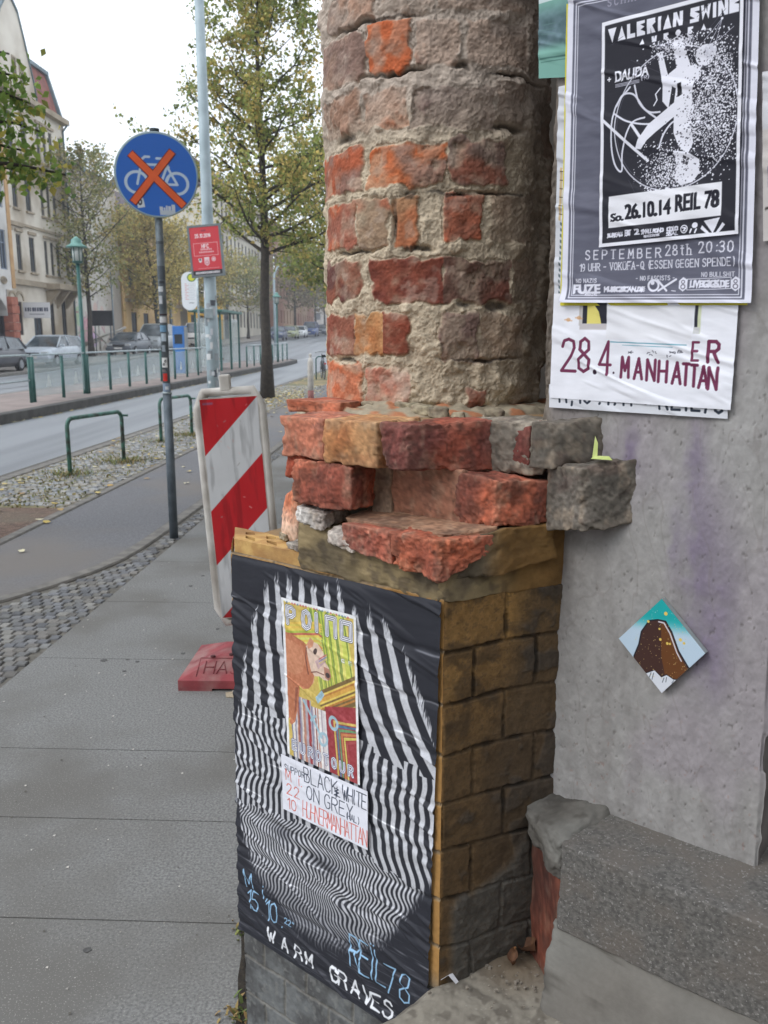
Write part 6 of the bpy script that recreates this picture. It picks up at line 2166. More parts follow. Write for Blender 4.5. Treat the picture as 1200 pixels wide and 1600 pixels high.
sh = thing('tram_shelter', 'green framed glass tram shelter with a flat roof on the platform', 'shelter', SP(9.2, 40.4, dz=.1), (0, 0, SROT))
for y in (0, 2.2, 4.1):
    MB().box((0, y, 1.32), (.09, .09, 2.7)).build('post', M_GREEN, sh)
for y in (0, 4.1):
    MB().box((-1.15, y, 1.32), (.08, .08, 2.7)).build('post', M_GREEN, sh)
mb = MB()
mb.box((-.62, 2.05, 2.72), (1.55, 4.6, .12), bev=.02)
mb.build('roof', mat_noise('shelter_roof', (70, 116, 106), (52, 92, 84), 4, .5), sh)
M_SG = mat_glass('shelter_glass', (196, 208, 206), .04, .28)
for c_, s_ in (((-.58, 0, 1.35), (1.0, .012, 2.1)), ((-.58, 4.1, 1.35), (1.0, .012, 2.1)), ((-1.15, 2.05, 1.35), (.012, 3.9, 2.1)), ((0, 3.1, 1.35), (.012, 1.6, 2.1))):
    MB().box(c_, s_).build('glass_pane', M_SG, sh)
MB().box((-.45, .03, 1.35), (.5, .05, 2.0), bev=.01).build('timetable_case', mat_noise('case_grey', (206, 204, 198), (176, 172, 166), 5, .5), sh)
MB().box((-.85, 2.2, .48), (.4, 2.6, .06), bev=.01).build('bench', mat_plain('bench_wood', (120, 96, 70), .7), sh)

cl = thing('mast_light', 'tall pale street light with a curved arm beyond the platform end', 'street light', SP(10.9, 66, dz=0))
MB().tube([(0, 0, -.1), (0, 0, 5.2), (.04, -.0, 5.9), (.28, 0, 6.4), (.7, 0, 6.55)], [.11, .085, .075, .06, .05], 12).build('mast', M_MAST, cl)
MB().box((.95, 0, 6.56), (.6, .2, .1), bev=.03).build('luminaire', M_MAST, cl)
# ---------------------------------------------------------------- buildings across the street
BROT = math.pi / 2 - TH           # local x runs along the street, local y into the building


def wall_holes(name, w, h, holes, depth, mat, parent, x0=0.0, z0=0.0, y=0.0, top=None):
    """front wall with real openings; holes = (xa, xb, za, zb); top(x) optional upper outline"""
    xs = sorted({x0, x0 + w} | {round(v, 3) for q in holes for v in q[:2]})
    zs = sorted({z0, z0 + h} | {round(v, 3) for q in holes for v in q[2:4]})
    bm = bmesh.new()
    V = {}

    def vv(x, z, d=0.0):
        k = (round(x, 3), round(z, 3), d)
        if k not in V: V[k] = bm.verts.new((x, y + d, z))
        return V[k]
    for xa, xb in zip(xs[:-1], xs[1:]):
        for za, zb in zip(zs[:-1], zs[1:]):
            cx, cz = (xa + xb) / 2, (za + zb) / 2
            if any(a < cx < b and c < cz < d for a, b, c, d in holes): continue
            bm.faces.new((vv(xa, za), vv(xb, za), vv(xb, zb), vv(xa, zb)))
    for a, b, c, d in holes:
        for (p, q) in (((a, c), (b, c)), ((b, c), (b, d)), ((b, d), (a, d)), ((a, d), (a, c))):
            n = [bm.verts.new((p[0], y, p[1])), bm.verts.new((q[0], y, q[1])), bm.verts.new((q[0], y + depth, q[1])), bm.verts.new((p[0], y + depth, p[1]))]
            bm.faces.new(n)
    me = bpy.data.meshes.new(name)
    bm.to_mesh(me)
    bm.free()
    return link(name, me, mat, parent)


WMESH = {}


def window(root, xa, xb, za, zb, depth=.16, frame=None, y=0.0, bars=True):
    w, h = round(xb - xa, 2), round(zb - za, 2)
    key = (w, h, frame.name if frame else '', bars)
    if key not in WMESH:
        mb = MB()
        t = .07
        for sx in (-1, 1):
            mb.box((sx * (w / 2 - t / 2), 0, 0), (t, .05, h))
            mb.box((0, 0, sx * (h / 2 - t / 2)), (w - 2 * t, .05, t))
        if bars:
            mb.box((0, .002, 0), (.05, .04, h - 2 * t))
            mb.box((0, .004, h * .18), (w - 2 * t, .04, .06))
        pm = MB().box((0, .02, 0), (w - .02, .012, h - .02))
        WMESH[key] = (mb.mesh('window', frame or M_FRAMEW), pm.mesh('pane', M_PANE))
    f = link('window', WMESH[key][0], None, root)
    f.location = ((xa + xb) / 2, y + depth, (za + zb) / 2)
    link('pane', WMESH[key][1], None, f)
    return f


M_BEIGE = mat_noise('beige_render', (222, 215, 202), (208, 200, 187), .8, .92, bump=.2, bscale=30, c3=(160, 146, 126), scale3=.25)
M_BEIGED = mat_noise('beige_trim', (168, 154, 134), (148, 136, 118), 2, .9)
M_WHITER = mat_noise('white_render', (214, 212, 208), (198, 196, 192), 1.0, .92, c3=(180, 176, 170), scale3=.4)
M_TILE = mat_noise('roof_tile', (142, 88, 78), (118, 74, 68), 3, .85, bump=.4, bscale=18, dist=.03)
M_SLATE = mat_noise('grey_lead', (112, 130, 136), (90, 106, 112), 2, .6)
M_DARKW = mat_plain('dark_timber', (66, 54, 48), .6)

# --- beige gabled house
bz = float(zg(52, 22))
bh = thing('gabled_house', 'tall beige house with a curved gable, red mansard roof and paired windows across the street', 'house', SP(22, 46.6, bz), (0, 0, BROT))
hl, hw = [], 9.4
cols = [(.55, 1.1), (1.7, 2.3), (3.3, 4.0), (5.3, 5.75), (6.15, 6.6), (7.0, 7.5), (8.4, 8.9)]
for za, zb in ((4.9, 6.8), (8.2, 10.1), (11.3, 13.1)):
    hl += [(a, b, za, zb) for a, b in cols]
gl_ = [(.5, .95, 1.4, 3.2), (1.35, 1.8, 1.4, 3.2), (3.2, 4.3, 1.3, 3.1), (5.5, 6.1, 1.3, 3.3), (7.2, 7.9, .2, 3.5)]
wall_holes('wall', hw, 14.2, hl + gl_, .22, M_BEIGE, bh)
for a, b, za, zb in hl + gl_:
    window(bh, a, b, za, zb, .07, mat_plain('dull_frame', (104, 100, 94), .6) if za > 4 else M_DARKW)
MB().prism([(hw, 0, -1), (hw, 0, 14.2), (hw, 2.2, 17.4), (hw, 11, 17.4), (hw, 11, -1)], (-1, 0, 0), .25).build('side_wall', M_BEIGE, bh)
MB().prism([(0, 0.3, -1), (0, 0.3, 14.2), (0, 11, 14.2), (0, 11, -1)], (1, 0, 0), .25).build('side_wall', M_BEIGE, bh)
# gable: outline with shoulders, given thickness
gp = [(.75, 14.2), (.95, 15.6), (1.35, 16.9), (1.9, 18.0), (2.75, 18.9), (3.35, 18.95), (4.0, 18.5), (4.6, 17.3), (5.1, 16.2), (5.55, 15.2), (5.8, 14.2)]
gw = [(2.9, 3.35, 14.6, 16.1), (3.75, 4.2, 14.6, 16.0)]
MB().prism([(x, .02, z) for x, z in gp], (0, 1, 0), .4).build('gable', M_BEIGE, bh)
for a, b, za, zb in gw:
    window(bh, a, b, za, zb, -.01, M_BEIGED)
mb = MB()
for p, q in zip(gp[:-1], gp[1:]):
    mb.prism([(p[0], -.06, p[1]), (q[0], -.06, q[1]), (q[0], -.06, q[1] + .16), (p[0], -.06, p[1] + .16)], (0, 1, 0), .55)
mb.build('gable_coping', M_SLATE, bh)
mb = MB()
mb.prism([(5.6, .15, 14.2), (5.6, .9, 16.9), (5.6, 2.4, 17.6), (5.6, 5, 17.7), (5.6, 5, 14.2)], (1, 0, 0), 3.75)
mb.build('mansard_roof', M_TILE, bh)
mb = MB()
mb.box((7.5, .86, 16.95), (3.95, .3, .22))
mb.prism([(9.30, -.05, 14.2), (9.30, .75, 16.95), (9.30, 2.3, 17.65), (9.30, 2.3, 17.3), (9.30, .95, 16.6), (9.30, .3, 14.2)], (1, 0, 0), .22)
mb.build('mansard_edge', M_SLATE, bh)
mb = MB()
mb.prism([(-1.5, .3, 14.2), (-1.5, 5.5, 19.0), (-1.5, 10.7, 14.2)], (1, 0, 0), 4.8)
mb.build('main_roof', M_TILE, bh)
mb = MB()
for z, t, pr in ((14.1, .3, .42), (10.75, .18, .16), (4.25, .3, .22), (7.35, .14, .12)):
    mb.box((hw / 2, -pr / 2 + .02, z), (hw, pr, t))
mb.build('cornice', M_BEIGED, bh)
mb = MB()
for a, b in cols[:3] + cols[3:6]:
    for zb in (6.8, 10.1, 13.1):
        MB().box(((a + b) / 2, -.05, zb + .2), (b - a + .24, .14, .16)).build('window_hood', M_BEIGED, bh)
        MB().box(((a + b) / 2, -.05, zb - 1.98), (b - a + .2, .16, .1)).build('window_sill', M_BEIGED, bh)
MB().box((1.4, -.06, 7.3), (2.2, .2, .22)).build('window_hood', M_BEIGED, bh)
mb = MB()
mb.box((6.6, -.5, 4.2), (3.6, 1.0, .35), bev=.05)
for x in (5.2, 6.6, 8.0): mb.prism([(x - .12, 0, 4.0), (x - .12, -.85, 4.0), (x - .12, -.2, 3.2), (x - .12, 0, 3.0)], (1, 0, 0), .24)
mb.build('balcony', M_BEIGED, bh)
mb = MB()
for cx in (.72, 1.58, 5.8, 7.55):
    w = .75 if cx < 5 else .9
    for k in range(8):
        a0, a1 = math.pi * k / 8, math.pi * (k + 1) / 8
        p = [(cx + w / 2 * math.cos(a), z_) for a in (a0, a1) for z_ in (3.25 + w / 2 * math.sin(a),)]
        q = [(cx + (w / 2 + .14) * math.cos(a), 3.25 + (w / 2 + .14) * math.sin(a)) for a in (a0, a1)]
        mb.prism([(p[0][0], -.05, p[0][1]), (p[1][0], -.05, p[1][1]), (q[1][0], -.05, q[1][1]), (q[0][0], -.05, q[0][1])], (0, 1, 0), .12)
mb.build('arch_trim', M_BEIGED, bh)
mb = MB()
mb.tube([(9.15, -.06, .2), (9.15, -.06, 13.6), (9.15, -.4, 14.0)], .06, 8)
mb.build('downpipe', M_SLATE, bh)
bn = thing('hanging_sign', 'white lettered sign board standing out from the beige gabled house', 'shop sign', SP(21.2, 48.4, bz + 2.75), (0, 0, SROT))
cv = Canvas(90, 50, (222, 222, 224))
for k, wv in enumerate((5, 6, 4, 7, 5, 6, 7, 4, 6, 5)):
    cv.rect(6 + k * 8, 16, 6 + k * 8 + wv, 28, (70, 76, 96))
cv.rect(20, 36, 70, 39, (150, 150, 160))
MB().box((0, .03, 0), (1.5, .05, .85)).build('board', mat_plain('board_white', (214, 214, 214), .6), bn)
sheet('lettering', cv, [(-.74, .41), (.74, .41), (.74, -.41), (-.74, -.41)], 0, PAPER, None, None, wrinkle=0, parent=bn, to3d=lambda u, n, z: np.stack([u, 0 * u, z], -1))

# --- white house with bay over a shop, at the left edge
wz = float(zg(44, 22))
wh = thing('white_house', 'white rendered house with a bay over a dark shop front at the left edge', 'house', SP(21.6, 36.0, wz), (0, 0, BROT))
hl = [(x, x + .75, 4.9, 6.9) for x in (1.2, 2.6, 4.2, 5.8, 7.3, 8.4, 9.45)] + [(x, x + .75, 8.0, 9.8) for x in (1.2, 2.6, 4.2, 5.8, 7.3, 8.4, 9.45)]
wall_holes('wall', 10.55, 7.2, hl, .25, M_WHITER, wh, z0=3.9)
for h_ in hl: window(wh, *h_, .08, mat_plain('blue_grey_frame', (120, 132, 150), .5))
mb = MB()
mb.prism([(0, .05, 11.1), (0, 10, 11.1), (0, 5, 14.2)], (1, 0, 0), 10.5)
mb.build('roof', M_TILE, wh)
mb = MB()
mb.prism([(10.5, .3, -1), (10.5, .3, 11.1), (10.5, 10, 11.1), (10.5, 10, -1)], (-1, 0, 0), .3)
mb.box((5.2, .6, 1.8), (10.4, .1, 4.2))
mb.build('shop_front', mat_noise('shop_dark', (70, 60, 62), (96, 98, 112), .7, .5), wh)
mb = MB()
n = 14
for k in range(n):
    a0, a1 = math.pi * k / n, math.pi * (k + 1) / n
    for cx in (7.2,):
        p = [(cx + 2.55 * math.cos(a), 2.55 + 1.25 * math.sin(a)) for a in (a0, a1)]
        mb.prism([(p[0][0], -.02, p[0][1]), (p[1][0], -.02, p[1][1]), (p[1][0], -.02, 3.92), (p[0][0], -.02, 3.92)], (0, 1, 0), .5)
mb.box((2.3, .24, 3.2), (4.6, .5, 1.42))
mb.build('arch_lintel', M_WHITER, wh)
mb = MB()
for k in range(9):
    mb.box((10.15, -.02 - .03 * (k % 2), -.2 + .44 * k), (.75 + .08 * (k % 2), .5, .42), bev=.02)
mb.build('brick_pier', mat_noise('red_ashlar', (172, 108, 88), (146, 86, 72), 3, .9), wh)
mb = MB()
for k in range(3):
    for q in range(10):
        a0, a1 = q / 10 * 2 * math.pi, (q + 1) / 10 * 2 * math.pi
        r0 = .3 - .08 * k
        mb.tube([(9.6 + r0 * math.cos(a0) + .1 * k, -.03, 4.35 + r0 * .6 * math.sin(a0)), (9.6 + r0 * math.cos(a1) + .1 * k, -.03, 4.35 + r0 * .6 * math.sin(a1))], .035, 5, caps=False)
mb.build('stucco_ornament', M_BEIGED, wh)
MB().box((10.7, .1, 7.6), (.36, .3, 7.2)).build('corner_pilaster', mat_noise('ochre_stone', (196, 160, 116), (176, 140, 100), 2, .9), wh)

# --- blank white firewall house with graffiti
fz = float(zg(61, 22))
fh = thing('firewall_house', 'blank whitewashed house with faded graffiti behind the nearest far tree', 'house', SP(22.6, 56.3, fz), (0, 0, BROT))
mb = MB()
mb.prism([(0, 0, -1), (10.2, 0, -1), (10.2, 0, 12.0), (0, 0, 12.0)], (0, 1, 0), 9)
mb.build('wall', mat_noise('whitewash', (206, 202, 194), (190, 184, 176), .7, .93, bump=.2, bscale=20, c3=(170, 160, 150), scale3=.22), fh)
mb = MB()
mb.prism([(-.1, -.2, 12.0), (-.1, 9.2, 12.0), (-.1, 4.5, 14.6)], (1, 0, 0), 10.4)
mb.build('roof', M_SLATE, fh)
MB().box((5.1, -.06, 12.0), (10.3, .3, .22)).build('eaves', M_SLATE, fh)
cv = Canvas(200, 90, (200, 196, 188))
rr_ = random.Random(12)
al = np.zeros((90, 200), np.float32)
for x, y, rx, ry, c_ in ((60, 62, 26, 20, (206, 150, 160)), (84, 66, 18, 16, (214, 170, 176)), (36, 40, 16, 14, (160, 190, 150)), (110, 30, 10, 12, (206, 176, 166)), (140, 36, 10, 14, (206, 180, 170)), (100, 72, 12, 12, (190, 160, 200))):
    cv.ell(x, y, rx, ry, c_, .75)
for _ in range(24):
    x, y = rr_.uniform(15, 150), rr_.uniform(20, 80)
    cv.line([(x, y), (x + rr_.uniform(-14, 14), y + rr_.uniform(-12, 12)), (x + rr_.uniform(-14, 14), y + rr_.uniform(-12, 12))], 2, rr_.choice([(170, 90, 110), (120, 150, 120), (150, 110, 130), (110, 90, 100)]), .6)
cv.ell(14, 34, 6, 9, (180, 80, 80), ring=3)
msk = np.hypot((cv.X - 85) / 84, (cv.Y - 50) / 42) < .98 + .14 * fbm(cv.X * .1, cv.Y * .1, 0, 2, 3)
sheet('graffiti', cv, [(.2, 4.3), (8.5, 4.3), (8.5, .2), (.2, .2)], 0, PAPER, None, None, wrinkle=0, mask=msk, parent=fh, to3d=lambda u, n, z: np.stack([u, 0 * u - .004, z], -1))

# --- yellow houses further on
yh = thing('yellow_house', 'pale yellow house with dark doorways, half hidden by the ochre tree', 'house', SP(22.3, 66.6, float(zg(74, 22))), (0, 0, BROT))
M_YEL = mat_noise('yellow_render', (204, 176, 128), (190, 160, 112), .8, .92, c3=(170, 142, 104), scale3=.3)
hl = [(x, x + 1.0, 4.6, 6.4) for x in (1, 3.2, 5.4, 7.6, 9.8, 12.0, 13.6)] + [(x, x + .8, 7.8, 9.2) for x in (1, 3.2, 5.4, 7.6, 9.8, 12.0)] + [(x, x + 1.3, -.2, 2.7) for x in (1.2, 4.2, 7.6, 11.4)]
wall_holes('wall', 15.2, 10.9, hl, .25, M_YEL, yh, z0=-.6)
for h_ in hl: window(yh, *h_, .08, M_DARKW)
MB().prism([(0, .2, 10.2), (0, 9, 10.2), (0, 4.6, 13.4)], (1, 0, 0), 15.2).build('roof', mat_noise('purple_slate', (92, 78, 84), (74, 62, 70), 2, .8), yh)
MB().box((7.6, -.12, 10.25), (15.3, .4, .25)).build('eaves', M_BEIGED, yh)
MB().box((7.6, -.06, 3.55), (15.2, .2, .25)).build('cornice', M_BEIGED, yh)
for x in (.13, 15.05):
    MB().box((x, 4.6, 4.7), (.24, 8.6, 11)).build('side_wall', M_YEL, yh)
ys = thing('yellow_shop', 'low bright yellow shop with a green sign behind the tram stop sign', 'shop', SP(21.8, 82.4, float(zg(88, 22))), (0, 0, BROT))
hl = [(1.2, 3.2, -.3, 2.6), (4.6, 6.8, .4, 2.6), (8.2, 10.6, .4, 2.6), (12, 13.6, -.3, 2.6)]
wall_holes('wall', 14.8, 5.2, hl, .3, mat_noise('bright_yellow', (226, 178, 60), (206, 156, 50), .8, .9), ys, z0=-.6)
for h_ in hl: window(ys, *h_, .26, M_DARKW)
MB().box((7.4, 4, 4.7), (14.9, 8.6, .25)).build('roof', M_SLATE, ys)
MB().box((6.4, -.12, 3.4), (5.2, .2, .8), bev=.02).build('shop_sign', mat_plain('sign_green', (48, 92, 70), .5), ys)

# --- pale palace-like block
pz = float(zg(108, 22))
pb = thing('apartment_block', 'long pale stuccoed apartment block with rows of tall windows far down the street', 'building', SP(22, 97.6, pz), (0, 0, BROT))
M_PALE = mat_noise('pale_stucco', (204, 198, 184), (190, 184, 170), .6, .92, c3=(176, 168, 154), scale3=.2)
hl = []
for x in [1.4 + 2.15 * k for k in range(13)]:
    for za, zb in ((5.4, 7.6), (9.0, 11.2), (12.6, 14.6)):
        hl.append((x, x + .95, za, zb))
    if x > 5: hl.append((x, x + .95, 1.2, 3.2))
hl.append((1.2, 3.6, -.2, 3.4))
wall_holes('wall', 29, 17, hl, .3, M_PALE, pb, z0=-.8)
for h_ in hl: window(pb, *h_, .10, M_DARKW, bars=False)
mb = MB()
for z, t, pr in ((16.0, .5, .6), (11.9, .25, .22), (8.3, .25, .22), (4.4, .4, .3), (4.9, .12, .15)):
    mb.box((14.5, -pr / 2 + .02, z), (29, pr, t))
mb.build('cornice', M_BEIGED, pb)
for x in (.15, 28.85):
    MB().box((x, 6, 7.6), (.28, 11.9, 16.6)).build('side_wall', M_PALE, pb)
MB().prism([(0, -.2, 16.2), (0, 2.5, 19.0), (0, 9, 19.0), (0, 12, 16.2)], (1, 0, 0), 29).build('roof', mat_noise('dark_roof', (96, 80, 80), (78, 66, 66), 1, .85), pb)
mb = MB()
for k in range(10):
    a0, a1 = math.pi * k / 10, math.pi * (k + 1) / 10
    p = [(2.4 + 1.3 * math.cos(a), 3.4 + 1.1 * math.sin(a)) for a in (a0, a1)]
    mb.prism([(2.4, -.03, 3.4), (p[0][0], -.03, p[0][1]), (p[1][0], -.03, p[1][1])], (0, 1, 0), .06)
mb.build('door_arch', M_PANE, pb)
bb = thing('brick_block', 'reddish brick apartment block closing the view behind the far trees', 'building', SP(21, 128, float(zg(140, 21))), (0, 0, BROT))
hl = [(x, x + 1.1, za, za + 1.9) for x in [1.5 + 3.1 * k for k in range(14)] for za in (1.4, 5.2, 8.9, 12.4)]
wall_holes('wall', 46, 16, hl, .3, mat_noise('brown_brick', (158, 116, 98), (138, 100, 86), 1.2, .92, c3=(176, 150, 126), scale3=.1), bb, z0=-.8)
for h_ in hl: window(bb, *h_, .26, M_FRAMEW, bars=False)
MB().prism([(0, -.3, 15.2), (0, 6, 20), (0, 12, 15.2)], (1, 0, 0), 46).build('roof', M_TILE, bb)
mb = MB()
mb.box((.15, 6, 7.4), (.28, 11.6, 16.2))
mb.build('side_wall', MATS['brown_brick'], bb)
ve = thing('end_block', 'hazy pale building across the far end of the street', 'building', SP(6, 262, float(zg(262, 6))), (0, 0, SROT))
hl = [(x, x + 1.3, za, za + 2.0) for x in [-33 + 4 * k for k in range(18)] for za in (2, 6, 10, 13.6)]
wall_holes('wall', 72, 17.5, hl, .3, mat_noise('hazy_render', (178, 172, 166), (164, 158, 152), .3, .95), ve, x0=-36, z0=-2)
for h_ in hl[:0]: window(ve, *h_)
MB().box((0, 4, 7), (71.8, 7, 17)).build('core', mat_plain('dim_interior', (90, 92, 98), .8), ve)
MB().prism([(-36, -.4, 15.5), (-36, 5, 20), (-36, 10, 15.5)], (1, 0, 0), 72).build('roof', MATS['dark_roof'], ve)

# --- small things on the far pavement
ib = thing('notice_board', 'dark notice board on two posts in front of the graffiti wall', 'notice board', SP(20.4, 56.2, float(zg(56, 20)) + .05), (0, 0, SROT))
MB().box((0, 0, 2.35), (1.45, .08, .95), bev=.01).build('board', mat_plain('board_black', (52, 52, 58), .7), ib)
for x in (-.5, .5): MB().tube([(x, .06, -.05), (x, .06, 2.0)], .04, 8).build('post', M_GALVD, ib)
tp = thing('sign_pole', 'thin bare grey pole beside the notice board', 'pole', SP(19.6, 56.0, float(zg(56, 19.6)) + .05))
MB().tube([(0, 0, -.05), (0, 0, 5.2)], .05, 8).build('pole', M_GALV, tp)
pk = thing('timber_trestle', 'crossed pale boards leaning in front of the graffiti wall', 'trestle', SP(21.2, 58.2, float(zg(58, 21)) + .05), (0, 0, SROT))
for a, b in (((-1.5, 0, .6), (1.6, .1, 1.75)), ((-.6, .15, 1.5), (.9, .2, .1)), ((-.25, .3, 0), (-.25, .3, 1.9)), ((-1.4, .1, .5), (-.2, .1, .9))):
    MB().tube([a, b], .075, 4).build('board', mat_plain('pale_board', (196, 192, 184), .8), pk)
for k, (d, s) in enumerate(((20.2, 67.4), (20.0, 70.5))):
    g_ = thing('gate_pole', ('nearer' if k == 0 else 'farther') + ' dark slender pole in front of the pale yellow house', 'pole', SP(d, s, float(zg(s, d)) + .05))
    MB().tube([(0, 0, -.05), (0, 0, 5.5)], .10, 8).build('pole', mat_plain('pole_dark', (70, 78, 76), .6) if k == 0 else M_GALV, g_)

# ---------------------------------------------------------------- parked cars
M_CARGLASS = mat_noise('car_glass', (50, 58, 64), (84, 94, 100), 1.5, .08, spec=.7)
M_LAMPG = mat_plain('lamp_glass', (206, 210, 212), .15, metal=.3)
CARM = {}


def car(label, d, s, kind, colr, name='parked_car', heading=1, rough=.3, simple=False, group='cars parked across the street'):
    """body lofted along x (front at +x); heading 1 faces the viewer"""
    z = float(zg(s, d)) + (.06 if d > 17.6 else -.06 if d > 9 else 0)
    root = thing(name, label, 'car' if kind != 'van' else 'van', SP(d, s, z), (0, 0, math.atan2(-CT, -ST) if heading > 0 else math.atan2(CT, ST)), group)
    P = {'sedan': (4.4, .86, [(-2.2, .78), (-2.1, .96), (-1.35, 1.0), (.75, .96), (1.3, .90), (2.0, .76), (2.2, .56)], [(-1.75, .98), (-1.05, 1.38), (-.2, 1.43), (.35, 1.38), (1.15, .93)]),
         'wagon': (4.5, .87, [(-2.25, .82), (-2.2, 1.0), (-1.3, 1.0), (.8, .97), (1.35, .92), (2.05, .78), (2.25, .56)], [(-2.18, 1.0), (-1.9, 1.42), (-.3, 1.48), (.35, 1.43), (1.2, .94)]),
         'hatch': (3.9, .84, [(-1.95, .80), (-1.9, 1.0), (-1.1, 1.0), (.7, .97), (1.15, .92), (1.75, .78), (1.95, .55)], [(-1.88, 1.0), (-1.5, 1.42), (-.2, 1.5), (.3, 1.44), (1.1, .94)]),
         'van': (4.7, .95, [(-2.35, 1.0), (-2.32, 1.15), (-1.3, 1.15), (1.0, 1.12), (1.5, 1.06), (2.15, .86), (2.35, .6)], [(-2.3, 1.15), (-2.2, 1.85), (-.2, 1.92), (.55, 1.86), (1.5, 1.08)])}
    L, hw_, low, top = P[kind]
    paint = mat_plain('car_paint_%d_%d_%d' % colr, colr, rough, spec=.6)
    key = (kind, colr)
    if key not in CARM:
        bm = bmesh.new()
        rings = []
        for x, zt in low:
            e = 1 - .14 * (abs(x) / (L / 2)) ** 4
            w = hw_ * e
            ring = [(-w * .9, .22), (-w, .42), (-w, zt - .16), (-w * .93, zt - .03), (-w * .6, zt), (0, zt + .012), (w * .6, zt), (w * .93, zt - .03), (w, zt - .16), (w, .42), (w * .9, .22)]
            rings.append([bm.verts.new((x, y, z_)) for y, z_ in ring])
        for a, b in zip(rings[:-1], rings[1:]):
            for k in range(len(a)):
                f = bm.faces.new((a[k], a[(k + 1) % len(a)], b[(k + 1) % len(a)], b[k]))
                f.smooth = True
        bm.faces.new(rings[0])
        bm.faces.new(rings[-1][::-1])
        bmesh.ops.recalc_face_normals(bm, faces=bm.faces[:])
        mbody = bpy.data.meshes.new('body')
        bm.to_mesh(mbody)
        bm.free()
        mbody.materials.append(paint)
        wt = hw_ * .74
        def loft(shrink, z0f):
            bm = bmesh.new()
            rr = []
            zb = [np.interp(x, [q[0] for q in low], [q[1] for q in low]) for x, _ in top]
            for (x, zt), b_ in zip(top, zb):
                f = (zt - b_) / .48
                y1 = hw_ * .93 - (hw_ * .93 - wt) * min(1, f)
                rr.append([bm.verts.new((x, -hw_ * .92 + shrink, b_ - .03)), bm.verts.new((x, -y1 + shrink, zt)), bm.verts.new((x, y1 - shrink, zt)), bm.verts.new((x, hw_ * .92 - shrink, b_ - .03))])
            for a, b in zip(rr[:-1], rr[1:]):
                for k in range(3): bm.faces.new((a[k], a[k + 1], b[k + 1], b[k]))
            bm.faces.new(rr[0]); bm.faces.new(rr[-1][::-1])
            bmesh.ops.recalc_face_normals(bm, faces=bm.faces[:])
            me = bpy.data.meshes.new('glasshouse')
            bm.to_mesh(me)
            bm.free()
            return me
        mg = loft(0.0, 0)
        mg.materials.append(M_CARGLASS)
        mb = MB()
        tx = [q for q in top if q[1] > 1.3]
        zt = [np.interp(x, [q[0] for q in low], [q[1] for q in low]) for x, _ in top]
        # roof skin and pillars
        for (xa, za), (xb, zb_) in zip(tx[:-1], tx[1:]):
            mb.prism([(xa, -wt - .01, za + .003), (xb, -wt - .01, zb_ + .003), (xb, wt + .01, zb_ + .003), (xa, wt + .01, za + .003)], (0, 0, 1), .035)
        for sy in (-1, 1):
            yb = sy * (hw_ * .93)
            mb.tube([(top[-1][0], yb, zt[-1]), (top[-2][0], sy * wt, top[-2][1] + .01)], .035, 6)
            mb.tube([(top[0][0], yb, zt[0]), (top[1][0], sy * wt, top[1][1] + .01)], .06, 6)
            mb.tube([(-.25, yb, 1.0 if kind != 'van' else 1.14), (-.25, sy * wt, np.interp(-.25, [q[0] for q in top], [q[1] for q in top]))], .03, 6)
        mr = mb.mesh('roof', paint)
        mb = MB()
        rb = bmesh.ops.create_circle(mb.bm, cap_ends=True, segments=18, radius=.31)
        ex = bmesh.ops.extrude_face_region(mb.bm, geom=mb.bm.faces[:])
        bmesh.ops.translate(mb.bm, verts=[g for g in ex['geom'] if isinstance(g, bmesh.types.BMVert)], vec=(0, 0, .2))
        bmesh.ops.rotate(mb.bm, verts=mb.bm.verts, cent=(0, 0, 0), matrix=Matrix.Rotation(math.pi / 2, 3, 'X'))
        bmesh.ops.translate(mb.bm, verts=mb.bm.verts, vec=(0, .1, 0))
        mw = mb.mesh('wheel', M_TYRE, .03)
        mb = MB()
        for sy in (-1, 1):
            mb.tube([(0, sy * .098, 0), (0, sy * .108, 0)], .19, 14)
        mrim = mb.mesh('rim', mat_plain('alloy', (150, 152, 156), .35, metal=.6))
        ml = MB().box((0, 0, 0), (.16, .34, .13), bev=.03).mesh('headlight', M_LAMPG)
        mp = MB().box((0, 0, 0), (.03, .5, .11)).mesh('number_plate', mat_plain('plate_white', (214, 214, 210), .5))
        mgr = MB().box((0, 0, 0), (.08, .7, .12), bev=.02).mesh('grille', mat_plain('grille_black', (36, 36, 40), .5))
        mm = MB().box((0, 0, 0), (.12, .2, .13), bev=.03).mesh('mirror', paint)
        mbm = MB().box((0, 0, 0), (.22, 1.62, .2), bev=.05).mesh('bumper', paint)
        CARM[key] = (mbody, mg, mr, mw, mrim, ml, mp, mgr, mm, mbm)
    m = CARM[key]
    link('body', m[0], None, root)
    link('glasshouse', m[1], None, root)
    link('roof', m[2], None, root)
    for x in (-L * .31, L * .31):
        for y in (-hw_ + .1, hw_ - .1):
            w = link('wheel', m[3], None, root)
            w.location = (x, y, .31)
            link('rim', m[4], None, w)
    if simple: return root
    zl = .72 if kind != 'van' else .82
    for y in (-hw_ * .66, hw_ * .66):
        o = link('headlight', m[5], None, root); o.location = (L / 2 - .12, y, zl - .06)
    for y in (-hw_ - .06, hw_ + .06):
        o = link('mirror', m[8], None, root); o.location = (.85, y, 1.0 if kind != 'van' else 1.2)
    for mm_, x, z_ in ((m[6], L / 2 + .035, .46), (m[7], L / 2 - .02, .62), (m[9], L / 2 - .07, .42), (m[9], -L / 2 + .07, .42)):
        o = link(mm_.name.split('.')[0], mm_, None, root); o.location = (x, 0, z_)
    return root


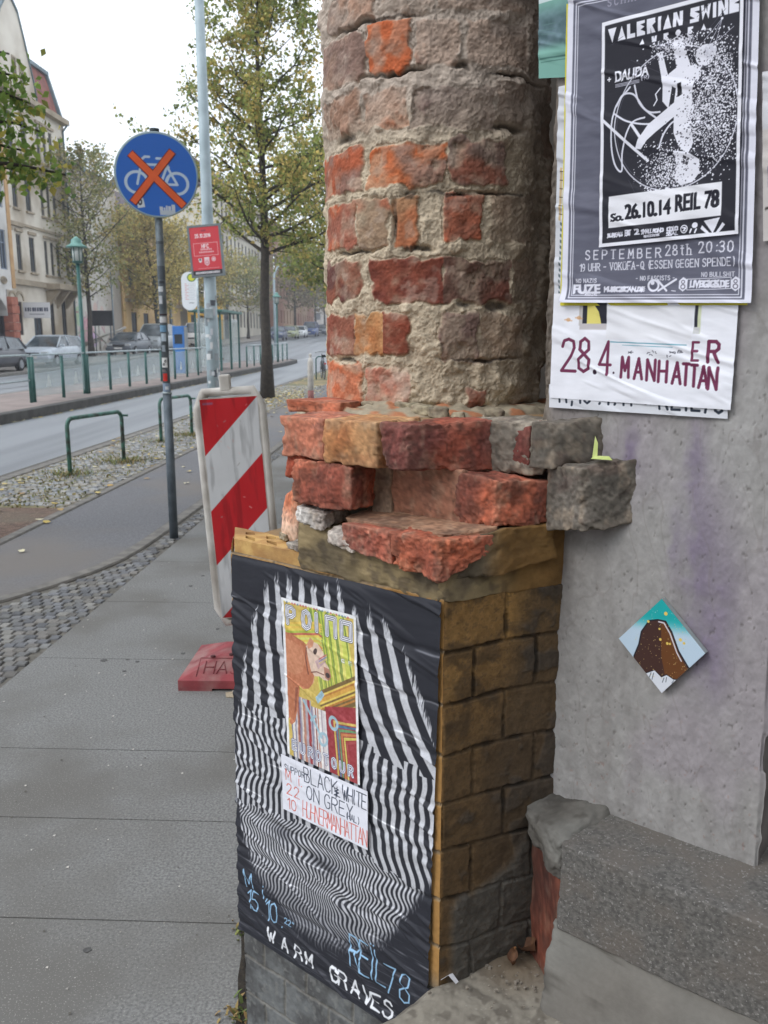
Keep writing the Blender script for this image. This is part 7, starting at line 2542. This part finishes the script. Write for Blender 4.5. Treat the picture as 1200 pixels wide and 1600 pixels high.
car('dark grey hatchback parked at the left edge of the photo', 18.7, 37.6, 'hatch', (62, 62, 70))
car('silver estate car parked in front of the beige gabled house', 18.5, 43.6, 'wagon', (186, 194, 202))
car('dark grey saloon parked below the graffiti wall, ahead of the silver van', 18.8, 56.5, 'sedan', (84, 90, 98))
car('silver grey van parked behind the dark saloon', 19.0, 63.0, 'van', (160, 166, 170), name='parked_van')
car('white van parked behind the blue ticket machine', 19.2, 75.5, 'van', (222, 218, 216), name='parked_van')
for k, (d, s, kind, c_, lab) in enumerate(((16.0, 99, 'hatch', (44, 58, 92), 'dark blue hatchback at the near end of the far row of parked cars'), (15.7, 106.5, 'hatch', (150, 156, 112), 'pale olive hatchback in the far row between the dark blue and white cars'),
                                           (15.5, 113, 'sedan', (220, 222, 222), 'white saloon in the far row before the bright blue car'), (15.1, 121, 'van', (40, 70, 128), 'bright blue high roofed car in the far row beyond the white one'),
                                           (14.8, 131, 'hatch', (70, 78, 92), 'dark car in the far row behind the bright blue one'), (14.6, 140, 'sedan', (190, 194, 196), 'silver car near the far end of the row of parked cars'),
                                           (14.4, 150, 'hatch', (150, 120, 118), 'reddish grey car at the far end of the row of parked cars'))):
    car(lab, d, s, kind, c_, simple=False)

# ---------------------------------------------------------------- trees
M_BARK = mat_noise('bark', (74, 68, 62), (54, 50, 46), 14, .95, bump=.8, bscale=40, dist=.01)
M_LEAFT = mat_attr('foliage', rough=.7, spec=.2)
_n, _l = M_LEAFT.node_tree.nodes, M_LEAFT.node_tree.links
_t = _n.new('ShaderNodeBsdfTranslucent')                # leaves let some light through
_m = _n.new('ShaderNodeMixShader')
_m.inputs['Fac'].default_value = .38
_l.new(_n['Principled BSDF'].inputs['Base Color'].links[0].from_socket, _t.inputs['Color'])
_l.new(_n['Principled BSDF'].outputs['BSDF'], _m.inputs[1])
_l.new(_t.outputs['BSDF'], _m.inputs[2])
_l.new(_m.outputs['Shader'], _n['Material Output'].inputs['Surface'])


def curve_pts(a, b, sag, n=6, r=None):
    a, b = Vector(a), Vector(b)
    out = []
    for i in range(n + 1):
        t = i / n
        p = a.lerp(b, t)
        p.z += sag * 4 * t * (1 - t)
        if r and 0 < i < n: p += Vector((r.gauss(0, .04), r.gauss(0, .04), r.gauss(0, .03))) * (b - a).length * .35
        out.append(p)
    return out


def leaves_mesh(pts, size, pal, r, name='crown', droop=.3):
    n = len(pts)
    q = np.random.default_rng(r.randrange(1 << 30))
    P = np.array(pts)
    a = q.normal(0, 1, (n, 3))
    a[:, 2] -= droop
    a /= np.linalg.norm(a, axis=1, keepdims=True)
    b = np.cross(a, q.normal(0, 1, (n, 3)))
    b /= np.linalg.norm(b, axis=1, keepdims=True)
    c = np.cross(a, b)
    s = size * q.uniform(.55, 1.25, (n, 1))
    V = np.stack([P - a * s * .5, P - a * s * .05 + b * s * .38 + c * s * .08, P + a * s * .58, P - a * s * .05 - b * s * .38 + c * s * .08], 1).reshape(-1, 3)
    Q = np.arange(4 * n).reshape(n, 4)
    pal = np.array(pal, float)
    clump = fbm(P[:, 0] * 1.1, P[:, 1] * 1.1, P[:, 2] * 1.1, 2, r.randrange(999))
    k = np.clip((clump - .5) * 2.2 + .5 + q.normal(0, .2, n), 0, .999)
    cc = pal[(k * len(pal)).astype(int)] * q.uniform(.8, 1.15, (n, 1))
    return np_mesh(name, V, Q, np.repeat(cc, 4, 0), smooth=False)


def tree(name, label, base, h, z0, rad, nlimb, nleaf, lsize, pal, tr, seed, shape='cone', group=None, lean=(0, 0), up=.75, spread=.28, bare=0.0, twigs=7, vary=1.0, zthr=None):
    r = random.Random(seed)
    root = thing(name, label, 'tree', base, group=group)
    mb = MB()
    tp = [Vector((lean[0] * t * t + r.gauss(0, .03) * (t > .1), lean[1] * t * t + r.gauss(0, .03) * (t > .1), h * .97 * t)) for t in [i / 9 for i in range(10)]]
    tp[0].z = -.1
    mb.tube(tp, [tr * 1.5] + [tr * (1 - .93 * (i / 9) ** 1.1) + .006 for i in range(1, 10)], 10)
    at = lambda z: tp[0].lerp(tp[-1], 0) if z <= 0 else tp[min(8, int(z / (h * .97) * 9))].lerp(tp[min(9, int(z / (h * .97) * 9) + 1)], (z / (h * .97) * 9) % 1)
    pts = []
    lm = MB()
    for k in range(nlimb):
        t = (k + r.random()) / nlimb
        z = z0 + (h - z0) * t ** .95 * .93
        prof = {'cone': (1 - t) ** .75 * 1.0 + .10, 'oval': math.sin(math.pi * min(.98, t * .85 + .14)) ** .7, 'round': math.sqrt(max(.05, 1 - (2 * t * .95 - .85) ** 2))}[shape]
        L = rad * prof * r.uniform(.72, 1.12) * vary
        a = k * 2.399 + r.uniform(-.4, .4)
        d = Vector((math.cos(a), math.sin(a), up * r.uniform(.5, 1.2)))
        p0 = at(z)
        p1 = p0 + d * L
        cp = curve_pts(p0, p1, -.05 * L, 5, r)
        r0 = max(.006, tr * .34 * (1 - t * .75) * min(1, L / rad + .2))
        lm.tube(cp, [r0 * (1 - .85 * i / 5) + .003 for i in range(6)], 6, caps=False)
        nt = max(3, int(twigs * (L / rad + .3)))
        w = int(nleaf / nlimb * (L / rad + .35))
        seg = []
        for q in range(nt):
            u = r.uniform(.12, 1.0)
            b0 = cp[min(4, int(u * 5))].lerp(cp[min(5, int(u * 5) + 1)], (u * 5) % 1)
            dd = (d.normalized() + Vector((r.gauss(0, .7), r.gauss(0, .7), r.gauss(0, .5)))).normalized()
            b1 = b0 + dd * L * r.uniform(.22, .5)
            seg.append((b0, b1))
            lm.tube([b0, b0.lerp(b1, .5) + Vector((0, 0, -.02 * L)), b1], [.4 * r0 * (1 - u * .5) + .003, .006, .003], 4, caps=False)
        for q in range(w):
            b0, b1 = seg[r.randrange(len(seg))]
            u = r.random() ** .7
            p = b0.lerp(b1, u)
            g = spread * (.35 + .65 * r.random()) * rad * .25
            if r.random() > bare: pts.append((p.x + r.gauss(0, g), p.y + r.gauss(0, g), p.z + r.gauss(0, g * .8)))
    for k in range(int(nleaf * .03)):
        z = h * (.9 + .1 * r.random())
        p = at(z)
        pts.append((p.x + r.gauss(0, .12), p.y + r.gauss(0, .12), z + r.gauss(0, .1)))
    tk = mb.build('trunk', M_BARK, root)
    lm.build('limbs', M_BARK, root)
    if zthr: pts = [p for p in pts if p[2] > zthr]
    link('crown', leaves_mesh(pts, lsize, pal, r), M_LEAFT, root)
    return root


AUT = [(130, 144, 82), (148, 156, 90), (164, 164, 96), (182, 170, 102), (204, 180, 108), (138, 150, 86)]
OLIVE = [(140, 144, 94), (152, 152, 100), (164, 156, 104), (174, 158, 106), (130, 138, 88)]
GOLD = [(188, 172, 104), (200, 178, 108), (174, 162, 100), (208, 188, 120), (162, 154, 96)]
BROWN = [(142, 130, 110), (152, 136, 112), (132, 122, 106), (160, 144, 116), (144, 138, 108)]
GS = 'street trees on the verge'
tree('street_tree', 'tall autumn street tree with a dark straight trunk on the verge before the tram shelter', SP(4.141, 23.556), 11.6, 3.6, 2.5, 56, 20000, .105, AUT, .145, 5, 'cone', GS, up=.8, spread=.30, twigs=9)
tree('street_tree', 'bushy street tree half hidden behind the brick shaft', SP(3.3, 34.5), 9.5, 2.9, 2.9, 40, 15000, .14, AUT, .16, 8, 'oval', GS, up=.5, spread=.5)
tree('street_tree', 'street tree on the verge far behind the bollard', SP(3.0, 48), 9.5, 3.2, 2.7, 30, 7000, .18, AUT[1:], .15, 12, 'oval', GS, up=.5, spread=.5)
GF = 'street trees across the street'
tree('far_tree', 'sparse olive autumn tree before the white graffiti wall across the street', SP(20.6, 54.6, float(zg(54.6, 20.6))), 12.6, 3.4, 3.2, 44, 8000, .19, OLIVE, .17, 21, 'oval', GF, up=.85, spread=.6, bare=.2)
tree('far_tree', 'golden tree with a leaning trunk before the pale yellow house', SP(20.2, 67.5, float(zg(67, 20))), 10.4, 2.8, 4.1, 40, 11000, .22, GOLD, .17, 22, 'oval', GF, up=.6, spread=.65, lean=(-1.0, .8))
tree('far_tree', 'small golden tree right of the stop sign mast', SP(20.0, 82, float(zg(82, 20))), 9.4, 2.9, 3.5, 30, 6000, .25, GOLD[2:] + OLIVE[2:], .16, 23, 'oval', GF, up=.6, spread=.6)
tree('far_tree', 'thin golden tree before the pale stuccoed block', SP(19.6, 100, float(zg(100, 20))), 9.0, 3.0, 3.6, 26, 3600, .28, OLIVE, .15, 24, 'oval', GF, up=.6, spread=.6, bare=.3)
for k, (d, s, h, lab) in enumerate(((16.8, 118, 11.5, 'brownish thin tree nearest behind the far row of cars'), (15.6, 131, 12.5, 'taller brownish tree in the middle behind the far row of cars'), (14.2, 146, 12.5, 'brownish tree at the far end of the row of cars'),
                                    (11.0, 172, 13, 'hazy brown tree deep down the street'), (17.4, 160, 13.5, 'hazy brown tree before the red brick block'), (8.0, 190, 13, 'farthest hazy tree at the end of the street'))):
    tree('far_tree', lab, SP(d, s, float(zg(s, d))), h, 3.2, 4.4, 26, 3600, .34, BROWN if k != 1 else BROWN + OLIVE, .17, 40 + k, 'round', GF, up=.5, spread=.7, bare=.1)

# linden at the left whose boughs reach into the picture
NEARP = [(112, 142, 72), (128, 154, 78), (142, 164, 84), (164, 168, 88), (198, 184, 94), (102, 132, 70), (120, 148, 76)]
nt = thing('linden_tree', 'green linden tree left of the photo with a few leafy boughs reaching in', 'tree', SP(4.35, 6.4))
r = random.Random(77)
bx, by, _ = SP(4.35, 6.4)
mb = MB()
mb.tube([(0, 0, -.1), (.02, .03, 1.2), (.0, .05, 2.6), (.03, 0, 4.6), (.0, .03, 7.5)], [.2, .15, .14, .11, .04], 12)
mb.build('trunk', M_BARK, nt)
lm = MB()
pts = []


def bough(a, b, sag, nl, g, r0=.03):
    cp = curve_pts(a, b, sag, 7, r)
    lm.tube(cp, [r0 * (1 - .85 * i / 7) + .003 for i in range(8)], 6, caps=False)
    for k in range(nl):
        u = .25 + .75 * r.random() ** .8
        i = min(6, int(u * 7))
        p = cp[i].lerp(cp[i + 1], (u * 7) % 1)
        pts.append((p.x + r.gauss(0, g), p.y + r.gauss(0, g), p.z + r.gauss(0, g) - .03))


T = lambda x, y, z: (x - bx, y - by, z)
bough((0, .05, 2.7), T(-2.58, 7.45, 2.88), .10, 260, .075)
bough((0, .05, 2.75), T(-2.85, 7.5, 2.90), .10, 300, .09)
bough((0, .05, 2.8), T(-2.92, 7.55, 3.08), .12, 260, .09)
bough((.0, .05, 3.0), T(-2.78, 7.5, 3.22), .14, 320, .10)
bough((.0, .05, 3.2), T(-2.82, 7.45, 3.42), .12, 320, .10)
bough((.0, .05, 3.3), T(-2.88, 7.5, 3.62), .12, 280, .10)
bough((.0, .05, 3.5), T(-2.98, 7.5, 3.80), .10, 90, .08)
for k in range(30):
    a = r.uniform(2.4, 5.6)
    z = r.uniform(3, 7)
    L = r.uniform(1.2, 2.6) * (1 - abs(z - 4.6) / 5)
    bough((0, 0, z), (math.cos(a) * L - .5, math.sin(a) * L - .3, z + r.uniform(.1, .7)), .1, 150, .16)
lm.build('limbs', M_BARK, nt)
link('crown', leaves_mesh(pts, .068, NEARP, r, droop=.8), M_LEAFT, nt)
# ---------------------------------------------------------------- the hazy air of the street
mb = MB()
mb.box((0, 130, 24), (340, 330, 54))
hz = mb.build('haze', None)
tag(hz, 'thin autumn haze over the street', 'haze', kind='stuff')
hm = bpy.data.materials.new('haze')
hm.use_nodes = True
hm.node_tree.nodes.clear()
_o = hm.node_tree.nodes.new('ShaderNodeOutputMaterial')
_v = hm.node_tree.nodes.new('ShaderNodeVolumePrincipled')
_v.inputs['Color'].default_value = (.92, .95, 1.0, 1)
_v.inputs['Density'].default_value = .0013
hm.node_tree.links.new(_v.outputs['Volume'], _o.inputs['Volume'])
hz.data.materials.append(hm)
